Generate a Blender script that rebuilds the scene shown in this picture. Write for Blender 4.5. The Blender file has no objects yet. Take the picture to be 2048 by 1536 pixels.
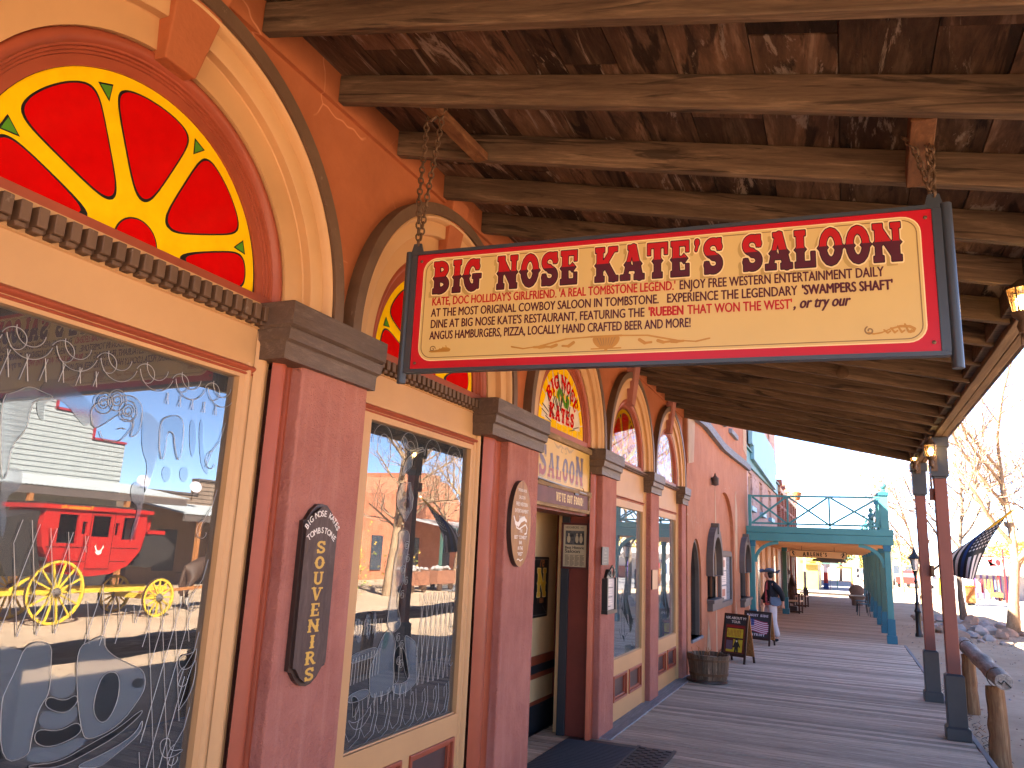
import bpy, bmesh, math, random
import numpy as np
from mathutils import Vector, Matrix, Euler, Quaternion, noise as mnoise
from mathutils.geometry import tessellate_polygon

random.seed(7)
R = math.radians
S = 1.2                      # metres per layout unit
sc = bpy.context.scene
COL = sc.collection

# ------------------------------------------------------------------ camera
YAW, PITCH, ROLL = R(23.622), R(12.123), R(2.645)
_f = Vector((-math.sin(YAW)*math.cos(PITCH), math.cos(YAW)*math.cos(PITCH), math.sin(PITCH)))
_r = Vector((math.cos(YAW), math.sin(YAW), 0))
_u = _r.cross(_f)
_r2 = _r*math.cos(ROLL) + _u*math.sin(ROLL)
_u2 = -_r*math.sin(ROLL) + _u*math.cos(ROLL)
cam = bpy.data.cameras.new('camera')
cam.sensor_width = 36
cam.lens = 1521.35/2048*36
cam.clip_start = .05
cam.clip_end = 3000
camo = bpy.data.objects.new('camera', cam)
COL.objects.link(camo)
camo.matrix_world = Matrix(((_r2.x, _u2.x, -_f.x, 0), (_r2.y, _u2.y, -_f.y, 0), (_r2.z, _u2.z, -_f.z, 1.62*S), (0, 0, 0, 1)))
sc.camera = camo

# ------------------------------------------------------------------ light
SUN_EL = R(40)
SUN_FROM = Vector((-.8, -.6, 0))          # the sun stands behind the saloon and the camera
world = bpy.data.worlds.new("World")
sc.world = world
world.use_nodes = True
wn = world.node_tree
sky = wn.nodes.new('ShaderNodeTexSky')
sky.sky_type = 'NISHITA'
sky.sun_disc = False
sky.sun_elevation = SUN_EL
sky.sun_rotation = math.atan2(SUN_FROM.x, SUN_FROM.y)
sky.altitude = 1400
sky.air_density = .5
sky.dust_density = .15
sky.ozone_density = 2
bg = wn.nodes['Background']
bg.inputs['Strength'].default_value = .075
wn.links.new(sky.outputs[0], bg.inputs[0])
sun = bpy.data.lights.new('sun', 'SUN')
sun.energy = 5
sun.angle = R(.5)
sun.color = (1, .93, .82)
suno = bpy.data.objects.new('sun', sun)
COL.objects.link(suno)
_d = -(SUN_FROM*math.cos(SUN_EL) + Vector((0, 0, math.sin(SUN_EL))))
suno.rotation_euler = _d.to_track_quat('-Z', 'Y').to_euler()
sc.view_settings.view_transform = 'Standard'
sc.view_settings.look = 'None'
sc.view_settings.exposure = 3.75
sc.view_settings.gamma = 1
sc.render.engine = 'CYCLES'
cy = sc.cycles
cy.max_bounces = 10
cy.diffuse_bounces = 6
cy.glossy_bounces = 4
cy.transparent_max_bounces = 12
cy.caustics_reflective = False
cy.caustics_refractive = False
cy.sample_clamp_indirect = 8
cy.use_denoising = True

# ------------------------------------------------------------------ colours / materials
def hx(h):
    h = h.lstrip('#')
    v = [int(h[i:i+2], 16)/255 for i in (0, 2, 4)]
    return tuple(((x+.055)/1.055)**2.4 if x > .04045 else x/12.92 for x in v)

class NT:
    def __init__(s, name):
        s.m = bpy.data.materials.new(name)
        s.m.use_nodes = True
        s.t = s.m.node_tree
        s.b = s.t.nodes['Principled BSDF']
        s.out = s.t.nodes['Material Output']
        s.pos = None
    def n(s, typ, **kw):
        nd = s.t.nodes.new(typ)
        for k, v in kw.items():
            setattr(nd, k, v)
        return nd
    def l(s, a, b):
        s.t.links.new(a, b)
    def coord(s, stretch=(1, 1, 1), obj=False, off=(0, 0, 0)):
        if obj:
            p = s.n('ShaderNodeTexCoord').outputs['Object']
        else:
            p = s.n('ShaderNodeNewGeometry').outputs['Position']
        mp = s.n('ShaderNodeMapping')
        mp.inputs['Scale'].default_value = stretch
        mp.inputs['Location'].default_value = off
        s.l(p, mp.inputs[0])
        return mp.outputs[0]
    def noise(s, co, scale, detail=5, rough=.6, dist=0):
        nd = s.n('ShaderNodeTexNoise')
        nd.inputs['Scale'].default_value = scale
        nd.inputs['Detail'].default_value = detail
        nd.inputs['Roughness'].default_value = rough
        nd.inputs['Distortion'].default_value = dist
        s.l(co, nd.inputs['Vector'])
        return nd.outputs['Fac']
    def ramp(s, fac, a, b, lo=0., hi=1.):
        nd = s.n('ShaderNodeMapRange')
        nd.inputs['From Min'].default_value = a
        nd.inputs['From Max'].default_value = b
        nd.inputs['To Min'].default_value = lo
        nd.inputs['To Max'].default_value = hi
        s.l(fac, nd.inputs['Value'])
        return nd.outputs[0]
    def mix(s, fac, a, b, mode='MIX'):
        nd = s.n('ShaderNodeMix', data_type='RGBA', blend_type=mode)
        if isinstance(fac, (int, float)):
            nd.inputs[0].default_value = fac
        else:
            s.l(fac, nd.inputs[0])
        for sock, v in ((nd.inputs[6], a), (nd.inputs[7], b)):
            if isinstance(v, tuple):
                sock.default_value = (*v[:3], 1)
            else:
                s.l(v, sock)
        return nd.outputs[2]
    def base(s, c):
        if isinstance(c, tuple):
            s.b.inputs['Base Color'].default_value = (*c[:3], 1)
        else:
            s.l(c, s.b.inputs['Base Color'])
    def bump(s, h, strength=.3, dist=.01):
        nd = s.n('ShaderNodeBump')
        nd.inputs['Strength'].default_value = strength
        nd.inputs['Distance'].default_value = dist
        s.l(h, nd.inputs['Height'])
        s.l(nd.outputs[0], s.b.inputs['Normal'])
    def math(s, op, a, b=0.):
        nd = s.n('ShaderNodeMath', operation=op)
        for i, v in enumerate((a, b)):
            if isinstance(v, (int, float)):
                nd.inputs[i].default_value = v
            else:
                s.l(v, nd.inputs[i])
        return nd.outputs[0]

def paint(name, col, var=.16, scale=3, rough=.5, bump=.12, bscale=45, spec=.3, wear=None, wear_at=.68, wear_scale=9, obj=False, stretch=(1, 1, 1), bdist=.004, metal=0):
    """A painted / coated surface with soft tonal variation, fine bump and optional chips of another colour."""
    t = NT(name)
    co = t.coord(stretch, obj)
    n1 = t.noise(co, scale, 6, .65)
    dark = tuple(x*(1-var) for x in col)
    lite = tuple(min(1, x*(1+var)) for x in col)
    c = t.mix(t.ramp(n1, .3, .7), dark, lite)
    if wear:
        n2 = t.noise(co, wear_scale, 9, .7)
        c = t.mix(t.ramp(n2, wear_at, wear_at+.06), c, wear)
    t.base(c)
    t.b.inputs['Roughness'].default_value = rough
    t.b.inputs['Specular IOR Level'].default_value = spec
    t.b.inputs['Metallic'].default_value = metal
    if bump:
        n3 = t.noise(co, bscale, 6, .6)
        t.bump(n3, bump*2, bdist)
    return t.m

def stucco(name, col, col2=None, streak=None, bump=.35, bscale=22, var=.13, cracks=None, rough=.75):
    t = NT(name)
    co = t.coord()
    n1 = t.noise(co, 1.6, 8, .68)
    n2 = t.noise(co, 9, 6, .7)
    c2 = col2 or tuple(x*(1+var) for x in col)
    c = t.mix(t.ramp(n1, .32, .68), tuple(x*(1-var) for x in col), c2)
    c = t.mix(t.ramp(n2, .45, .85, 0, .3), c, tuple(min(1, x*1.25+.02) for x in col))
    if streak:
        cs = t.coord((5, 5, .35))
        n3 = t.noise(cs, 3, 6, .7)
        c = t.mix(t.ramp(n3, .5, .75, 0, .7), c, streak)
    if cracks:
        vo = t.n('ShaderNodeTexVoronoi', feature='DISTANCE_TO_EDGE')
        vo.inputs['Scale'].default_value = 1.3
        dn = t.n('ShaderNodeTexNoise')
        dn.inputs['Scale'].default_value = 3
        t.l(co, dn.inputs['Vector'])
        va = t.n('ShaderNodeMix', data_type='VECTOR')
        va.inputs[0].default_value = .18
        t.l(co, va.inputs[4]); t.l(dn.outputs['Color'], va.inputs[5])
        t.l(va.outputs[1], vo.inputs['Vector'])
        f = t.ramp(vo.outputs['Distance'], .002, .007, 1, 0)
        f = t.math('MULTIPLY', f, t.ramp(t.noise(co, 2.2, 4), .48, .6))
        c = t.mix(f, c, cracks)
    t.base(c)
    t.b.inputs['Roughness'].default_value = rough
    t.b.inputs['Specular IOR Level'].default_value = .2
    h = t.noise(co, bscale, 9, .62, .3)
    h2 = t.noise(co, bscale*5, 3, .5)
    t.bump(t.math('ADD', h, t.math('MULTIPLY', h2, .35)), bump, .02)
    return t.m

def wood(name, dark, mid, lite, grain=(1, 1, 1), slope=0, rough=.75, stain=None, stain_at=.6, peel=None, peel_at=.66, island=.35, bump=.4, gscale=7, obj=False, spec=.2, pscale=3.3):
    """Weathered timber. grain = coordinate stretch (small along the grain)."""
    t = NT(name)
    geo = t.n('ShaderNodeNewGeometry')
    rnd = geo.outputs['Random Per Island']
    if slope:
        sp = t.n('ShaderNodeSeparateXYZ'); t.l(geo.outputs['Position'], sp.inputs[0]); cc = t.n('ShaderNodeCombineXYZ')
        for i in range(2):
            t.l(t.math('MULTIPLY', sp.outputs[i], grain[i]), cc.inputs[i])
        t.l(t.math('MULTIPLY', t.math('SUBTRACT', sp.outputs[2], t.math('MULTIPLY', sp.outputs[0], slope)), grain[2]), cc.inputs[2])
        co0 = cc.outputs[0]
    else:
        co0 = t.coord(grain, obj)
    va = t.n('ShaderNodeVectorMath', operation='ADD')
    cb = t.n('ShaderNodeCombineXYZ')
    for i, k in enumerate((37., 61., 23.)):
        t.l(t.math('MULTIPLY', rnd, k), cb.inputs[i])
    t.l(co0, va.inputs[0]); t.l(cb.outputs[0], va.inputs[1])
    co = va.outputs[0]
    n1 = t.noise(co, gscale, 8, .65, .8)
    n2 = t.noise(co, gscale*4.5, 6, .7, .3)
    c = t.mix(t.ramp(n1, .28, .6), dark, mid)
    c = t.mix(t.ramp(n1, .55, .78), c, lite)
    c = t.mix(t.ramp(n2, .35, .75, 0, .6), c, dark)
    br = t.ramp(rnd, 0, 1, 1-island, 1+island)
    mu = t.n('ShaderNodeVectorMath', operation='SCALE')
    t.l(c, mu.inputs[0]); t.l(br, mu.inputs[3])
    c = mu.outputs[0]
    if stain:
        cs = t.n('ShaderNodeVectorMath', operation='MULTIPLY')
        t.l(co, cs.inputs[0]); cs.inputs[1].default_value = (.8, .8, .8)
        ns = t.noise(cs.outputs[0], 2.2, 6, .6, 1.2)
        c = t.mix(t.ramp(ns, stain_at, stain_at+.07, 0, .75), c, stain)
    if peel:
        npl = t.noise(co, pscale, 9, .72, .8)
        c = t.mix(t.ramp(npl, peel_at, peel_at+.05, 0, .9), c, peel)
    t.base(c)
    t.b.inputs['Roughness'].default_value = rough
    t.b.inputs['Specular IOR Level'].default_value = spec
    t.bump(t.math('ADD', n1, n2), bump, .006)
    return t.m

def flatm(name, col, rough=.5, spec=.3, metal=0, emit=None, es=1):
    t = NT(name)
    co = t.coord()
    n = t.noise(co, 14, 5, .6)
    t.base(t.mix(t.ramp(n, .3, .7), tuple(x*.92 for x in col), tuple(min(1, x*1.06) for x in col)))
    t.b.inputs['Roughness'].default_value = rough
    t.b.inputs['Specular IOR Level'].default_value = spec
    t.b.inputs['Metallic'].default_value = metal
    if emit:
        t.b.inputs['Emission Color'].default_value = (*emit, 1)
        t.b.inputs['Emission Strength'].default_value = es
    return t.m

def glassm(name, ior=2.0, tint=(.72, .75, .76), rough=0.0, film=0., filmcol=(.5, .55, .6), wav=.0):
    """Window pane: Fresnel mix of mirror reflection and see-through, with an optional frosted film."""
    t = NT(name)
    t.t.nodes.remove(t.b)
    fr = t.n('ShaderNodeFresnel'); fr.inputs['IOR'].default_value = ior
    tr = t.n('ShaderNodeBsdfTransparent'); tr.inputs[0].default_value = (*tint, 1)
    gl = t.n('ShaderNodeBsdfGlossy'); gl.inputs['Roughness'].default_value = rough
    gl.inputs[0].default_value = (1, 1, 1, 1)
    body = tr.outputs[0]
    if film:
        df = t.n('ShaderNodeBsdfDiffuse'); df.inputs[0].default_value = (*filmcol, 1)
        m0 = t.n('ShaderNodeMixShader'); m0.inputs[0].default_value = film
        t.l(tr.outputs[0], m0.inputs[1]); t.l(df.outputs[0], m0.inputs[2])
        body = m0.outputs[0]
    if wav:
        nz = t.noise(t.coord(), 2.5, 2, .5)
        bp = t.n('ShaderNodeBump'); bp.inputs['Strength'].default_value = wav; bp.inputs['Distance'].default_value = .01
        t.l(nz, bp.inputs['Height']); t.l(bp.outputs[0], gl.inputs['Normal'])
    mx = t.n('ShaderNodeMixShader')
    t.l(fr.outputs[0], mx.inputs[0]); t.l(body, mx.inputs[1]); t.l(gl.outputs[0], mx.inputs[2])
    t.l(mx.outputs[0], t.out.inputs[0])
    return t.m

M = {}
# saloon
M['orange'] = stucco('orange_red_stucco', (.35, .098, .034), bump=.3, bscale=9, cracks=(.55, .2, .09))
M['rose'] = stucco('cool_lit_red_stucco', (.335, .108, .078), col2=(.42, .155, .112), bump=1., bscale=20, streak=(.45, .19, .145))  # pinker than the wall: the cool low light is put into the colour
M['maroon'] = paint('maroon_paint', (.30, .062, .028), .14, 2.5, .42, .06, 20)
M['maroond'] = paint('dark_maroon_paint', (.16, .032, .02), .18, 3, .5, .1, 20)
M['tan'] = paint('tan_paint', (.52, .275, .115), .08, 1.4, .5, .1, 12)
M['tanl'] = paint('light_tan_paint', (.60, .33, .165), .07, 1.4, .45, .06, 12)
M['brown'] = paint('brown_paint', (.125, .066, .037), .2, 4, .5, .35, 14, wear=(.2, .13, .085), wear_at=.62, wear_scale=13)
M['capbr'] = wood('brown_painted_moulding', (.075, .042, .026), (.12, .07, .045), (.19, .13, .09), grain=(2, .5, 3), island=.0, bump=.5, gscale=10, rough=.5, spec=.4)
M['red'] = flatm('red_glass_paint', (.56, .002, .002), .12, .5)
M['yellow'] = flatm('yellow_glass_paint', (.9, .5, .003), .12, .5)
M['green'] = flatm('green_glass_paint', (.09, .25, .02), .12, .5)
M['ivory'] = flatm('ivory_glass', (.78, .62, .46), .15, .5)
M['lead'] = flatm('black_lead_line', (.012, .01, .008), .4, .3)
M['came'] = flatm('silver_came', (.22, .2, .18), .4, .5, .4)
M['camel'] = flatm('thin_lead_came', (.36, .33, .3), .4, .5, .2)
M['panel'] = paint('plum_brown_panel', (.075, .04, .036), .2, 4, .4, .06, 30)
M['glass'] = glassm('window_glass', 2.2, film=.09, filmcol=(.42, .41, .4), wav=.006)
M['glassd'] = glassm('dusty_window_glass', 2.1, film=.26, filmcol=(.36, .44, .47), wav=.006)
M['frost'] = glassm('etched_glass', 1.8, film=.3, filmcol=(.3, .35, .4), rough=.03)
M['tealgl'] = glassm('green_tinted_glass', 1.8, film=.4, filmcol=(.05, .16, .15))
M['fang'] = glassm('fanlight_glass', 1.75, tint=(.98, .98, .98))
M['frostd'] = glassm('dark_etched_glass', 1.8, film=.3, filmcol=(.02, .018, .018), rough=.0)
M['frostb'] = glassm('bevelled_glass', 1.95, film=.14, filmcol=(.2, .24, .3), rough=.06)
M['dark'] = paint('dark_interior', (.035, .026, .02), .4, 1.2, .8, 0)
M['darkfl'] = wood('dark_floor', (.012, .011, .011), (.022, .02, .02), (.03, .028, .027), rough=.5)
M['tanin'] = paint('tan_vestibule_paint', (.72, .5, .26), .1, 2, .5, .05)
M['black'] = flatm('black_paint', (.012, .012, .013), .35, .4)
M['blackblue'] = flatm('charcoal_trim', (.03, .031, .035), .45, .3)
# porch
M['rafter'] = wood('old_rafter_wood', (.06, .033, .019), (.165, .096, .053), (.26, .16, .095), grain=(.55, 8, 6), slope=-.2222, stain=(.02, .011, .007), stain_at=.575, island=.18, bump=.5, gscale=3.4)
M['rboard'] = wood('old_roof_boards', (.04, .02, .012), (.15, .078, .042), (.32, .2, .125), grain=(4, .7, 4), stain=(.01, .006, .004), stain_at=.54, peel=(.33, .24, .17), peel_at=.57, island=.85, bump=.7, gscale=2.6, pscale=1.9)
M['beam'] = wood('eave_beam_wood', (.1, .05, .022), (.22, .125, .06), (.34, .22, .12), grain=(6, .4, 6), island=.1, bump=.5, gscale=3)
M['block'] = wood('stained_brace_wood', (.09, .03, .012), (.2, .08, .03), (.3, .14, .06), grain=(3, 1, 3), island=.1, gscale=5)
M['newwood'] = wood('newer_brace_wood', (.2, .07, .02), (.42, .17, .055), (.55, .27, .11), grain=(3, 1, 3), island=.2, gscale=5)
M['deck'] = wood('grey_deck_boards', (.28, .205, .15), (.62, .49, .37), (.78, .64, .5), grain=(.5, 9, 3), island=.34, bump=.6, gscale=4, stain=(.05, .035, .03), stain_at=.66)
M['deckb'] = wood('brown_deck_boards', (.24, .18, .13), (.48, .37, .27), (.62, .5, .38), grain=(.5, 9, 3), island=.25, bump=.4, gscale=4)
M['curb'] = wood('grey_edge_board', (.17, .16, .16), (.3, .28, .28), (.42, .4, .39), grain=(6, .4, 4), island=.1)
M['post'] = paint('rust_red_post_paint', (.21, .058, .036), .1, 2, .45, .08, 18)
M['postg'] = paint('dark_grey_post_paint', (.05, .046, .046), .12, 3, .42, .08, 18)
M['log'] = wood('split_log', (.1, .045, .02), (.27, .14, .065), (.42, .26, .14), grain=(9, 9, .5), island=.1, bump=.9, gscale=2.6, obj=True)
M['logtop'] = wood('silvered_log', (.13, .1, .08), (.37, .315, .265), (.6, .56, .52), grain=(9, .6, 9), island=.1, bump=.9, gscale=2.6, obj=True)
M['iron'] = paint('rusty_iron', (.12, .065, .035), .35, 8, .5, .1, 40, metal=.5)
M['steel'] = flatm('black_steel_tube', (.035, .036, .04), .35, .5)
# ground
M['log2'] = M['log']
# ------------------------------------------------------------------ mesh building
class MB:
    def __init__(s):
        s.v = []; s.f = []; s.m = []; s.mats = []
    def mi(s, mat):
        mat = M[mat] if isinstance(mat, str) else mat
        if mat not in s.mats:
            s.mats.append(mat)
        return s.mats.index(mat)
    def add(s, vs, fs, mat):
        o = len(s.v); k = s.mi(mat)
        s.v += [tuple(p) for p in vs]
        for f in fs:
            s.f.append([i+o for i in f]); s.m.append(k)
        return s
    def box(s, x0, x1, y0, y1, z0, z1, mat, top=None):
        """axis box; top=(dx,dy) shrinks the top face on each side"""
        dx, dy = top or (0, 0)
        x0, x1 = min(x0, x1), max(x0, x1); y0, y1 = min(y0, y1), max(y0, y1)
        v = [(x0, y0, z0), (x1, y0, z0), (x1, y1, z0), (x0, y1, z0), (x0+dx, y0+dy, z1), (x1-dx, y0+dy, z1), (x1-dx, y1-dy, z1), (x0+dx, y1-dy, z1)]
        f = [(0, 3, 2, 1), (4, 5, 6, 7), (0, 1, 5, 4), (1, 2, 6, 5), (2, 3, 7, 6), (3, 0, 4, 7)]
        return s.add(v, f, mat)
    def beam(s, p, q, w, h, mat, up=(0, 0, 1), taper=1.):
        p, q = Vector(p), Vector(q); d = (q-p).normalized(); u = Vector(up)
        a = d.cross(u)
        if a.length < 1e-4:
            a = d.cross(Vector((1, 0, 0)))
        a.normalize(); b = a.cross(d).normalized()
        v = []
        for c, k in ((p, 1), (q, taper)):
            for sx, sz in ((-1, -1), (1, -1), (1, 1), (-1, 1)):
                v.append(c + a*(sx*w/2*k) + b*(sz*h/2*k))
        f = [(3, 2, 1, 0), (4, 5, 6, 7), (0, 1, 5, 4), (1, 2, 6, 5), (2, 3, 7, 6), (3, 0, 4, 7)]
        return s.add(v, f, mat)
    def tube(s, pts, rad, mat, n=8, closed=False, caps=True, ell=None):
        pts = [Vector(p) for p in pts]; k = len(pts)
        rr = rad if isinstance(rad, (list, tuple)) else [rad]*k
        v = []; ref = None
        for i, p in enumerate(pts):
            a = pts[(i-1) % k] if (i > 0 or closed) else p
            b = pts[(i+1) % k] if (i < k-1 or closed) else p
            t = (b-a)
            t = t.normalized() if t.length > 1e-9 else Vector((0, 0, 1))
            if ref is None:
                ref = Vector((0, 0, 1)) if abs(t.z) < .9 else Vector((1, 0, 0))
            x = (ref - t*ref.dot(t))
            x = x.normalized() if x.length > 1e-6 else t.orthogonal().normalized()
            y = t.cross(x); ref = x
            e = ell or (1, 1)
            for j in range(n):
                an = 2*math.pi*j/n
                v.append(p + x*(math.cos(an)*rr[i]*e[0]) + y*(math.sin(an)*rr[i]*e[1]))
        f = []
        for i in range(k if closed else k-1):
            for j in range(n):
                a0 = i*n+j; a1 = i*n+(j+1) % n; b0 = ((i+1) % k)*n+j; b1 = ((i+1) % k)*n+(j+1) % n
                f.append((a0, a1, b1, b0))
        if caps and not closed:
            f.append(tuple(range(n-1, -1, -1))); f.append(tuple((k-1)*n+j for j in range(n)))
        return s.add(v, f, mat)
    def lathe(s, prof, base, mat, n=16, axis=None, sweep=None):
        """prof = [(r,h)], revolved round `axis` (default z) at base"""
        ax = Vector(axis or (0, 0, 1)).normalized(); x = ax.orthogonal().normalized() if axis else Vector((1, 0, 0)); y = ax.cross(x)
        b = Vector(base); v = []; f = []
        for r, h in prof:
            for j in range(n):
                a = 2*math.pi*j/n
                v.append(b + ax*h + x*(r*math.cos(a)) + y*(r*math.sin(a)))
        for i in range(len(prof)-1):
            for j in range(n):
                f.append((i*n+j, i*n+(j+1) % n, (i+1)*n+(j+1) % n, (i+1)*n+j))
        if prof[0][0] > 1e-6:
            f.append(tuple(range(n-1, -1, -1)))
        if prof[-1][0] > 1e-6:
            f.append(tuple((len(prof)-1)*n+j for j in range(n)))
        return s.add(v, f, mat)
    def ball(s, c, r, mat, n=12, m=8, sc=(1, 1, 1)):
        v = []; f = []; c = Vector(c)
        for i in range(m+1):
            th = math.pi*i/m
            for j in range(n):
                ph = 2*math.pi*j/n
                v.append(c + Vector((r*sc[0]*math.sin(th)*math.cos(ph), r*sc[1]*math.sin(th)*math.sin(ph), -r*sc[2]*math.cos(th))))
        for i in range(m):
            for j in range(n):
                f.append((i*n+j, i*n+(j+1) % n, (i+1)*n+(j+1) % n, (i+1)*n+j))
        return s.add(v, f, mat)
    def flat(s, md, fr, off, mat):
        """2-D mesh (verts2d, faces) laid in frame fr(u,v,w)"""
        return s.add([fr(u, v, off) for u, v in md[0]], md[1], mat)
    def bold(s, md, fr, off, mat, e):
        for k, (du, dv) in enumerate(((0, 0), (e, 0), (-e, 0), (0, e*.7), (0, -e*.7))):
            s.flat(shift(md, du, dv), fr, off+k*.00012, mat)
        return s
    def prism(s, loops, fr, w0, w1, mat, side=None, back=True):
        """extrude 2-D loops (outer + holes) from w0 to w1 in frame fr; front cap at w1"""
        if not isinstance(loops[0][0], (tuple, list)):
            loops = [loops]
        md = fill(loops)
        s.flat(md, fr, w1, mat)
        if back:
            s.flat(md, fr, w0, side or mat)
        for lp in loops:
            n = len(lp)
            v = [fr(u, q, w0) for u, q in lp] + [fr(u, q, w1) for u, q in lp]
            s.add(v, [(i, (i+1) % n, (i+1) % n+n, i+n) for i in range(n)], side or mat)
        return s
    def strip(s, rows, mat, closed=False):
        """loft: rows = list of equally long point lists"""
        n = len(rows[0]); v = [p for r in rows for p in r]; f = []
        for i in range(len(rows)-1):
            for j in range(n if closed else n-1):
                f.append((i*n+j, i*n+(j+1) % n, (i+1)*n+(j+1) % n, (i+1)*n+j))
        return s.add(v, f, mat)
    def mesh(s, name, org=(0, 0, 0), smooth=None, fix=False, scale=S):
        me = bpy.data.meshes.new(name)
        o = Vector(org)
        me.from_pydata([tuple((Vector(p)-o)*scale) for p in s.v], [], s.f)
        for m in s.mats:
            me.materials.append(m)
        me.polygons.foreach_set('material_index', s.m)
        if fix:
            bm = bmesh.new(); bm.from_mesh(me)
            bmesh.ops.remove_doubles(bm, verts=bm.verts, dist=1e-5)
            bmesh.ops.recalc_face_normals(bm, faces=bm.faces)
            bm.to_mesh(me); bm.free()
        if smooth:
            me.polygons.foreach_set('use_smooth', [True]*len(me.polygons))
            me.set_sharp_from_angle(angle=R(smooth))
        me.update()
        return me
    def build(s, name, parent=None, bev=0, smooth=None, fix=False, org=None, label=None, cat=None, group=None, kind=None, seg=2):
        if parent is not None:
            org = ORG[root_of(parent)]
        org = org or (0, 0, 0)
        if bev and smooth is None:
            fix = True
        me = s.mesh(name, org, smooth, fix)
        o = bpy.data.objects.new(name, me); COL.objects.link(o)
        if parent is not None:
            o.parent = parent
        else:
            o.location = Vector(org)*S; ORG[o] = tuple(org)
        if bev:
            bv = o.modifiers.new('bevel', 'BEVEL'); bv.width = bev*S; bv.segments = seg; bv.limit_method = 'ANGLE'; bv.angle_limit = R(40)
        tag(o, label, cat, group, kind)
        return o

ORG = {}
def root_of(o):
    while o.parent is not None:
        o = o.parent
    return o
def tag(o, label=None, cat=None, group=None, kind=None):
    for k, v in (('label', label), ('category', cat), ('group', group), ('kind', kind)):
        if v:
            o[k] = v
    return o
def thing(name, label, cat, loc=(0, 0, 0), group=None):
    o = bpy.data.objects.new(name, None); COL.objects.link(o)
    o.empty_display_size = .1
    o.location = Vector(loc)*S; ORG[o] = tuple(loc)
    return tag(o, label, cat, group)
def dup(root, loc, rot=None, label=None, scale=None):
    def cp(o, par):
        c = o.copy(); COL.objects.link(c)
        c.parent = par
        for ch in list(o.children):
            cp(ch, c)
        return c
    r = cp(root, None)
    r.location = Vector(loc)*S; ORG[r] = tuple(loc)
    if rot is not None:
        r.rotation_euler.z = rot
    if scale:
        r.scale = (scale,)*3
    if label:
        r['label'] = label
    return r

# ------------------------------------------------------------------ 2-D shapes
def fill(loops):
    pl = [[Vector((u, v, 0)) for u, v in lp] for lp in loops]
    tr = tessellate_polygon(pl)
    vs = [(p.x, p.y) for lp in pl for p in lp]
    fs = []
    for a, b, c in tr:
        (ax, ay), (bx, by), (cx, cy2) = vs[a], vs[b], vs[c]
        if (bx-ax)*(cy2-ay)-(cx-ax)*(by-ay) < 0:
            a, b = b, a
        fs.append((a, b, c))
    return vs, fs

def isoloops(F, x0, y0, h, iso=0.):
    """marching squares on grid F[j,i] (inside = F<iso) -> closed loops"""
    F = F - iso
    F = np.where(np.abs(F) < 1e-9, 1e-9, F)
    ny, nx = F.shape
    inside = F < 0
    s4 = inside[:-1, :-1].astype(int) + inside[:-1, 1:]*2 + inside[1:, 1:]*4 + inside[1:, :-1]*8
    nxt = {}
    T = {1: [(3, 0)], 2: [(0, 1)], 3: [(3, 1)], 4: [(1, 2)], 5: [(3, 0), (1, 2)], 6: [(0, 2)], 7: [(3, 2)], 8: [(2, 3)], 9: [(2, 0)], 10: [(0, 1), (2, 3)], 11: [(2, 1)], 12: [(1, 3)], 13: [(1, 0)], 14: [(0, 3)]}
    def eid(j, i, e):
        return (j, i, 0) if e == 0 else (j, i+1, 1) if e == 1 else (j+1, i, 0) if e == 2 else (j, i, 1)
    js, is_ = np.nonzero((s4 > 0) & (s4 < 15))
    for j, i in zip(js.tolist(), is_.tolist()):
        for a, b in T[int(s4[j, i])]:
            nxt[eid(j, i, a)] = eid(j, i, b)
    def pt(e):
        j, i, k = e
        if k == 0:
            a, b = F[j, i], F[j, i+1]; t = a/(a-b)
            return (x0+(i+t)*h, y0+j*h)
        a, b = F[j, i], F[j+1, i]; t = a/(a-b)
        return (x0+i*h, y0+(j+t)*h)
    loops = []; seen = set()
    for st in list(nxt):
        if st in seen:
            continue
        lp = []; e = st
        while e in nxt and e not in seen:
            seen.add(e); lp.append(pt(e)); e = nxt[e]
        if len(lp) > 3:
            # drop nearly collinear points
            q = []
            n = len(lp)
            for k in range(n):
                ax, ay = q[-1] if q else lp[k-1]; bx, by = lp[k]; cx, cy2 = lp[(k+1) % n]
                if abs((bx-ax)*(cy2-ay)-(cx-ax)*(by-ay)) > h*h*.015 or math.hypot(bx-ax, by-ay) > h*12:
                    q.append(lp[k])
            if len(q) > 2:
                loops.append(q)
    return loops

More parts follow.
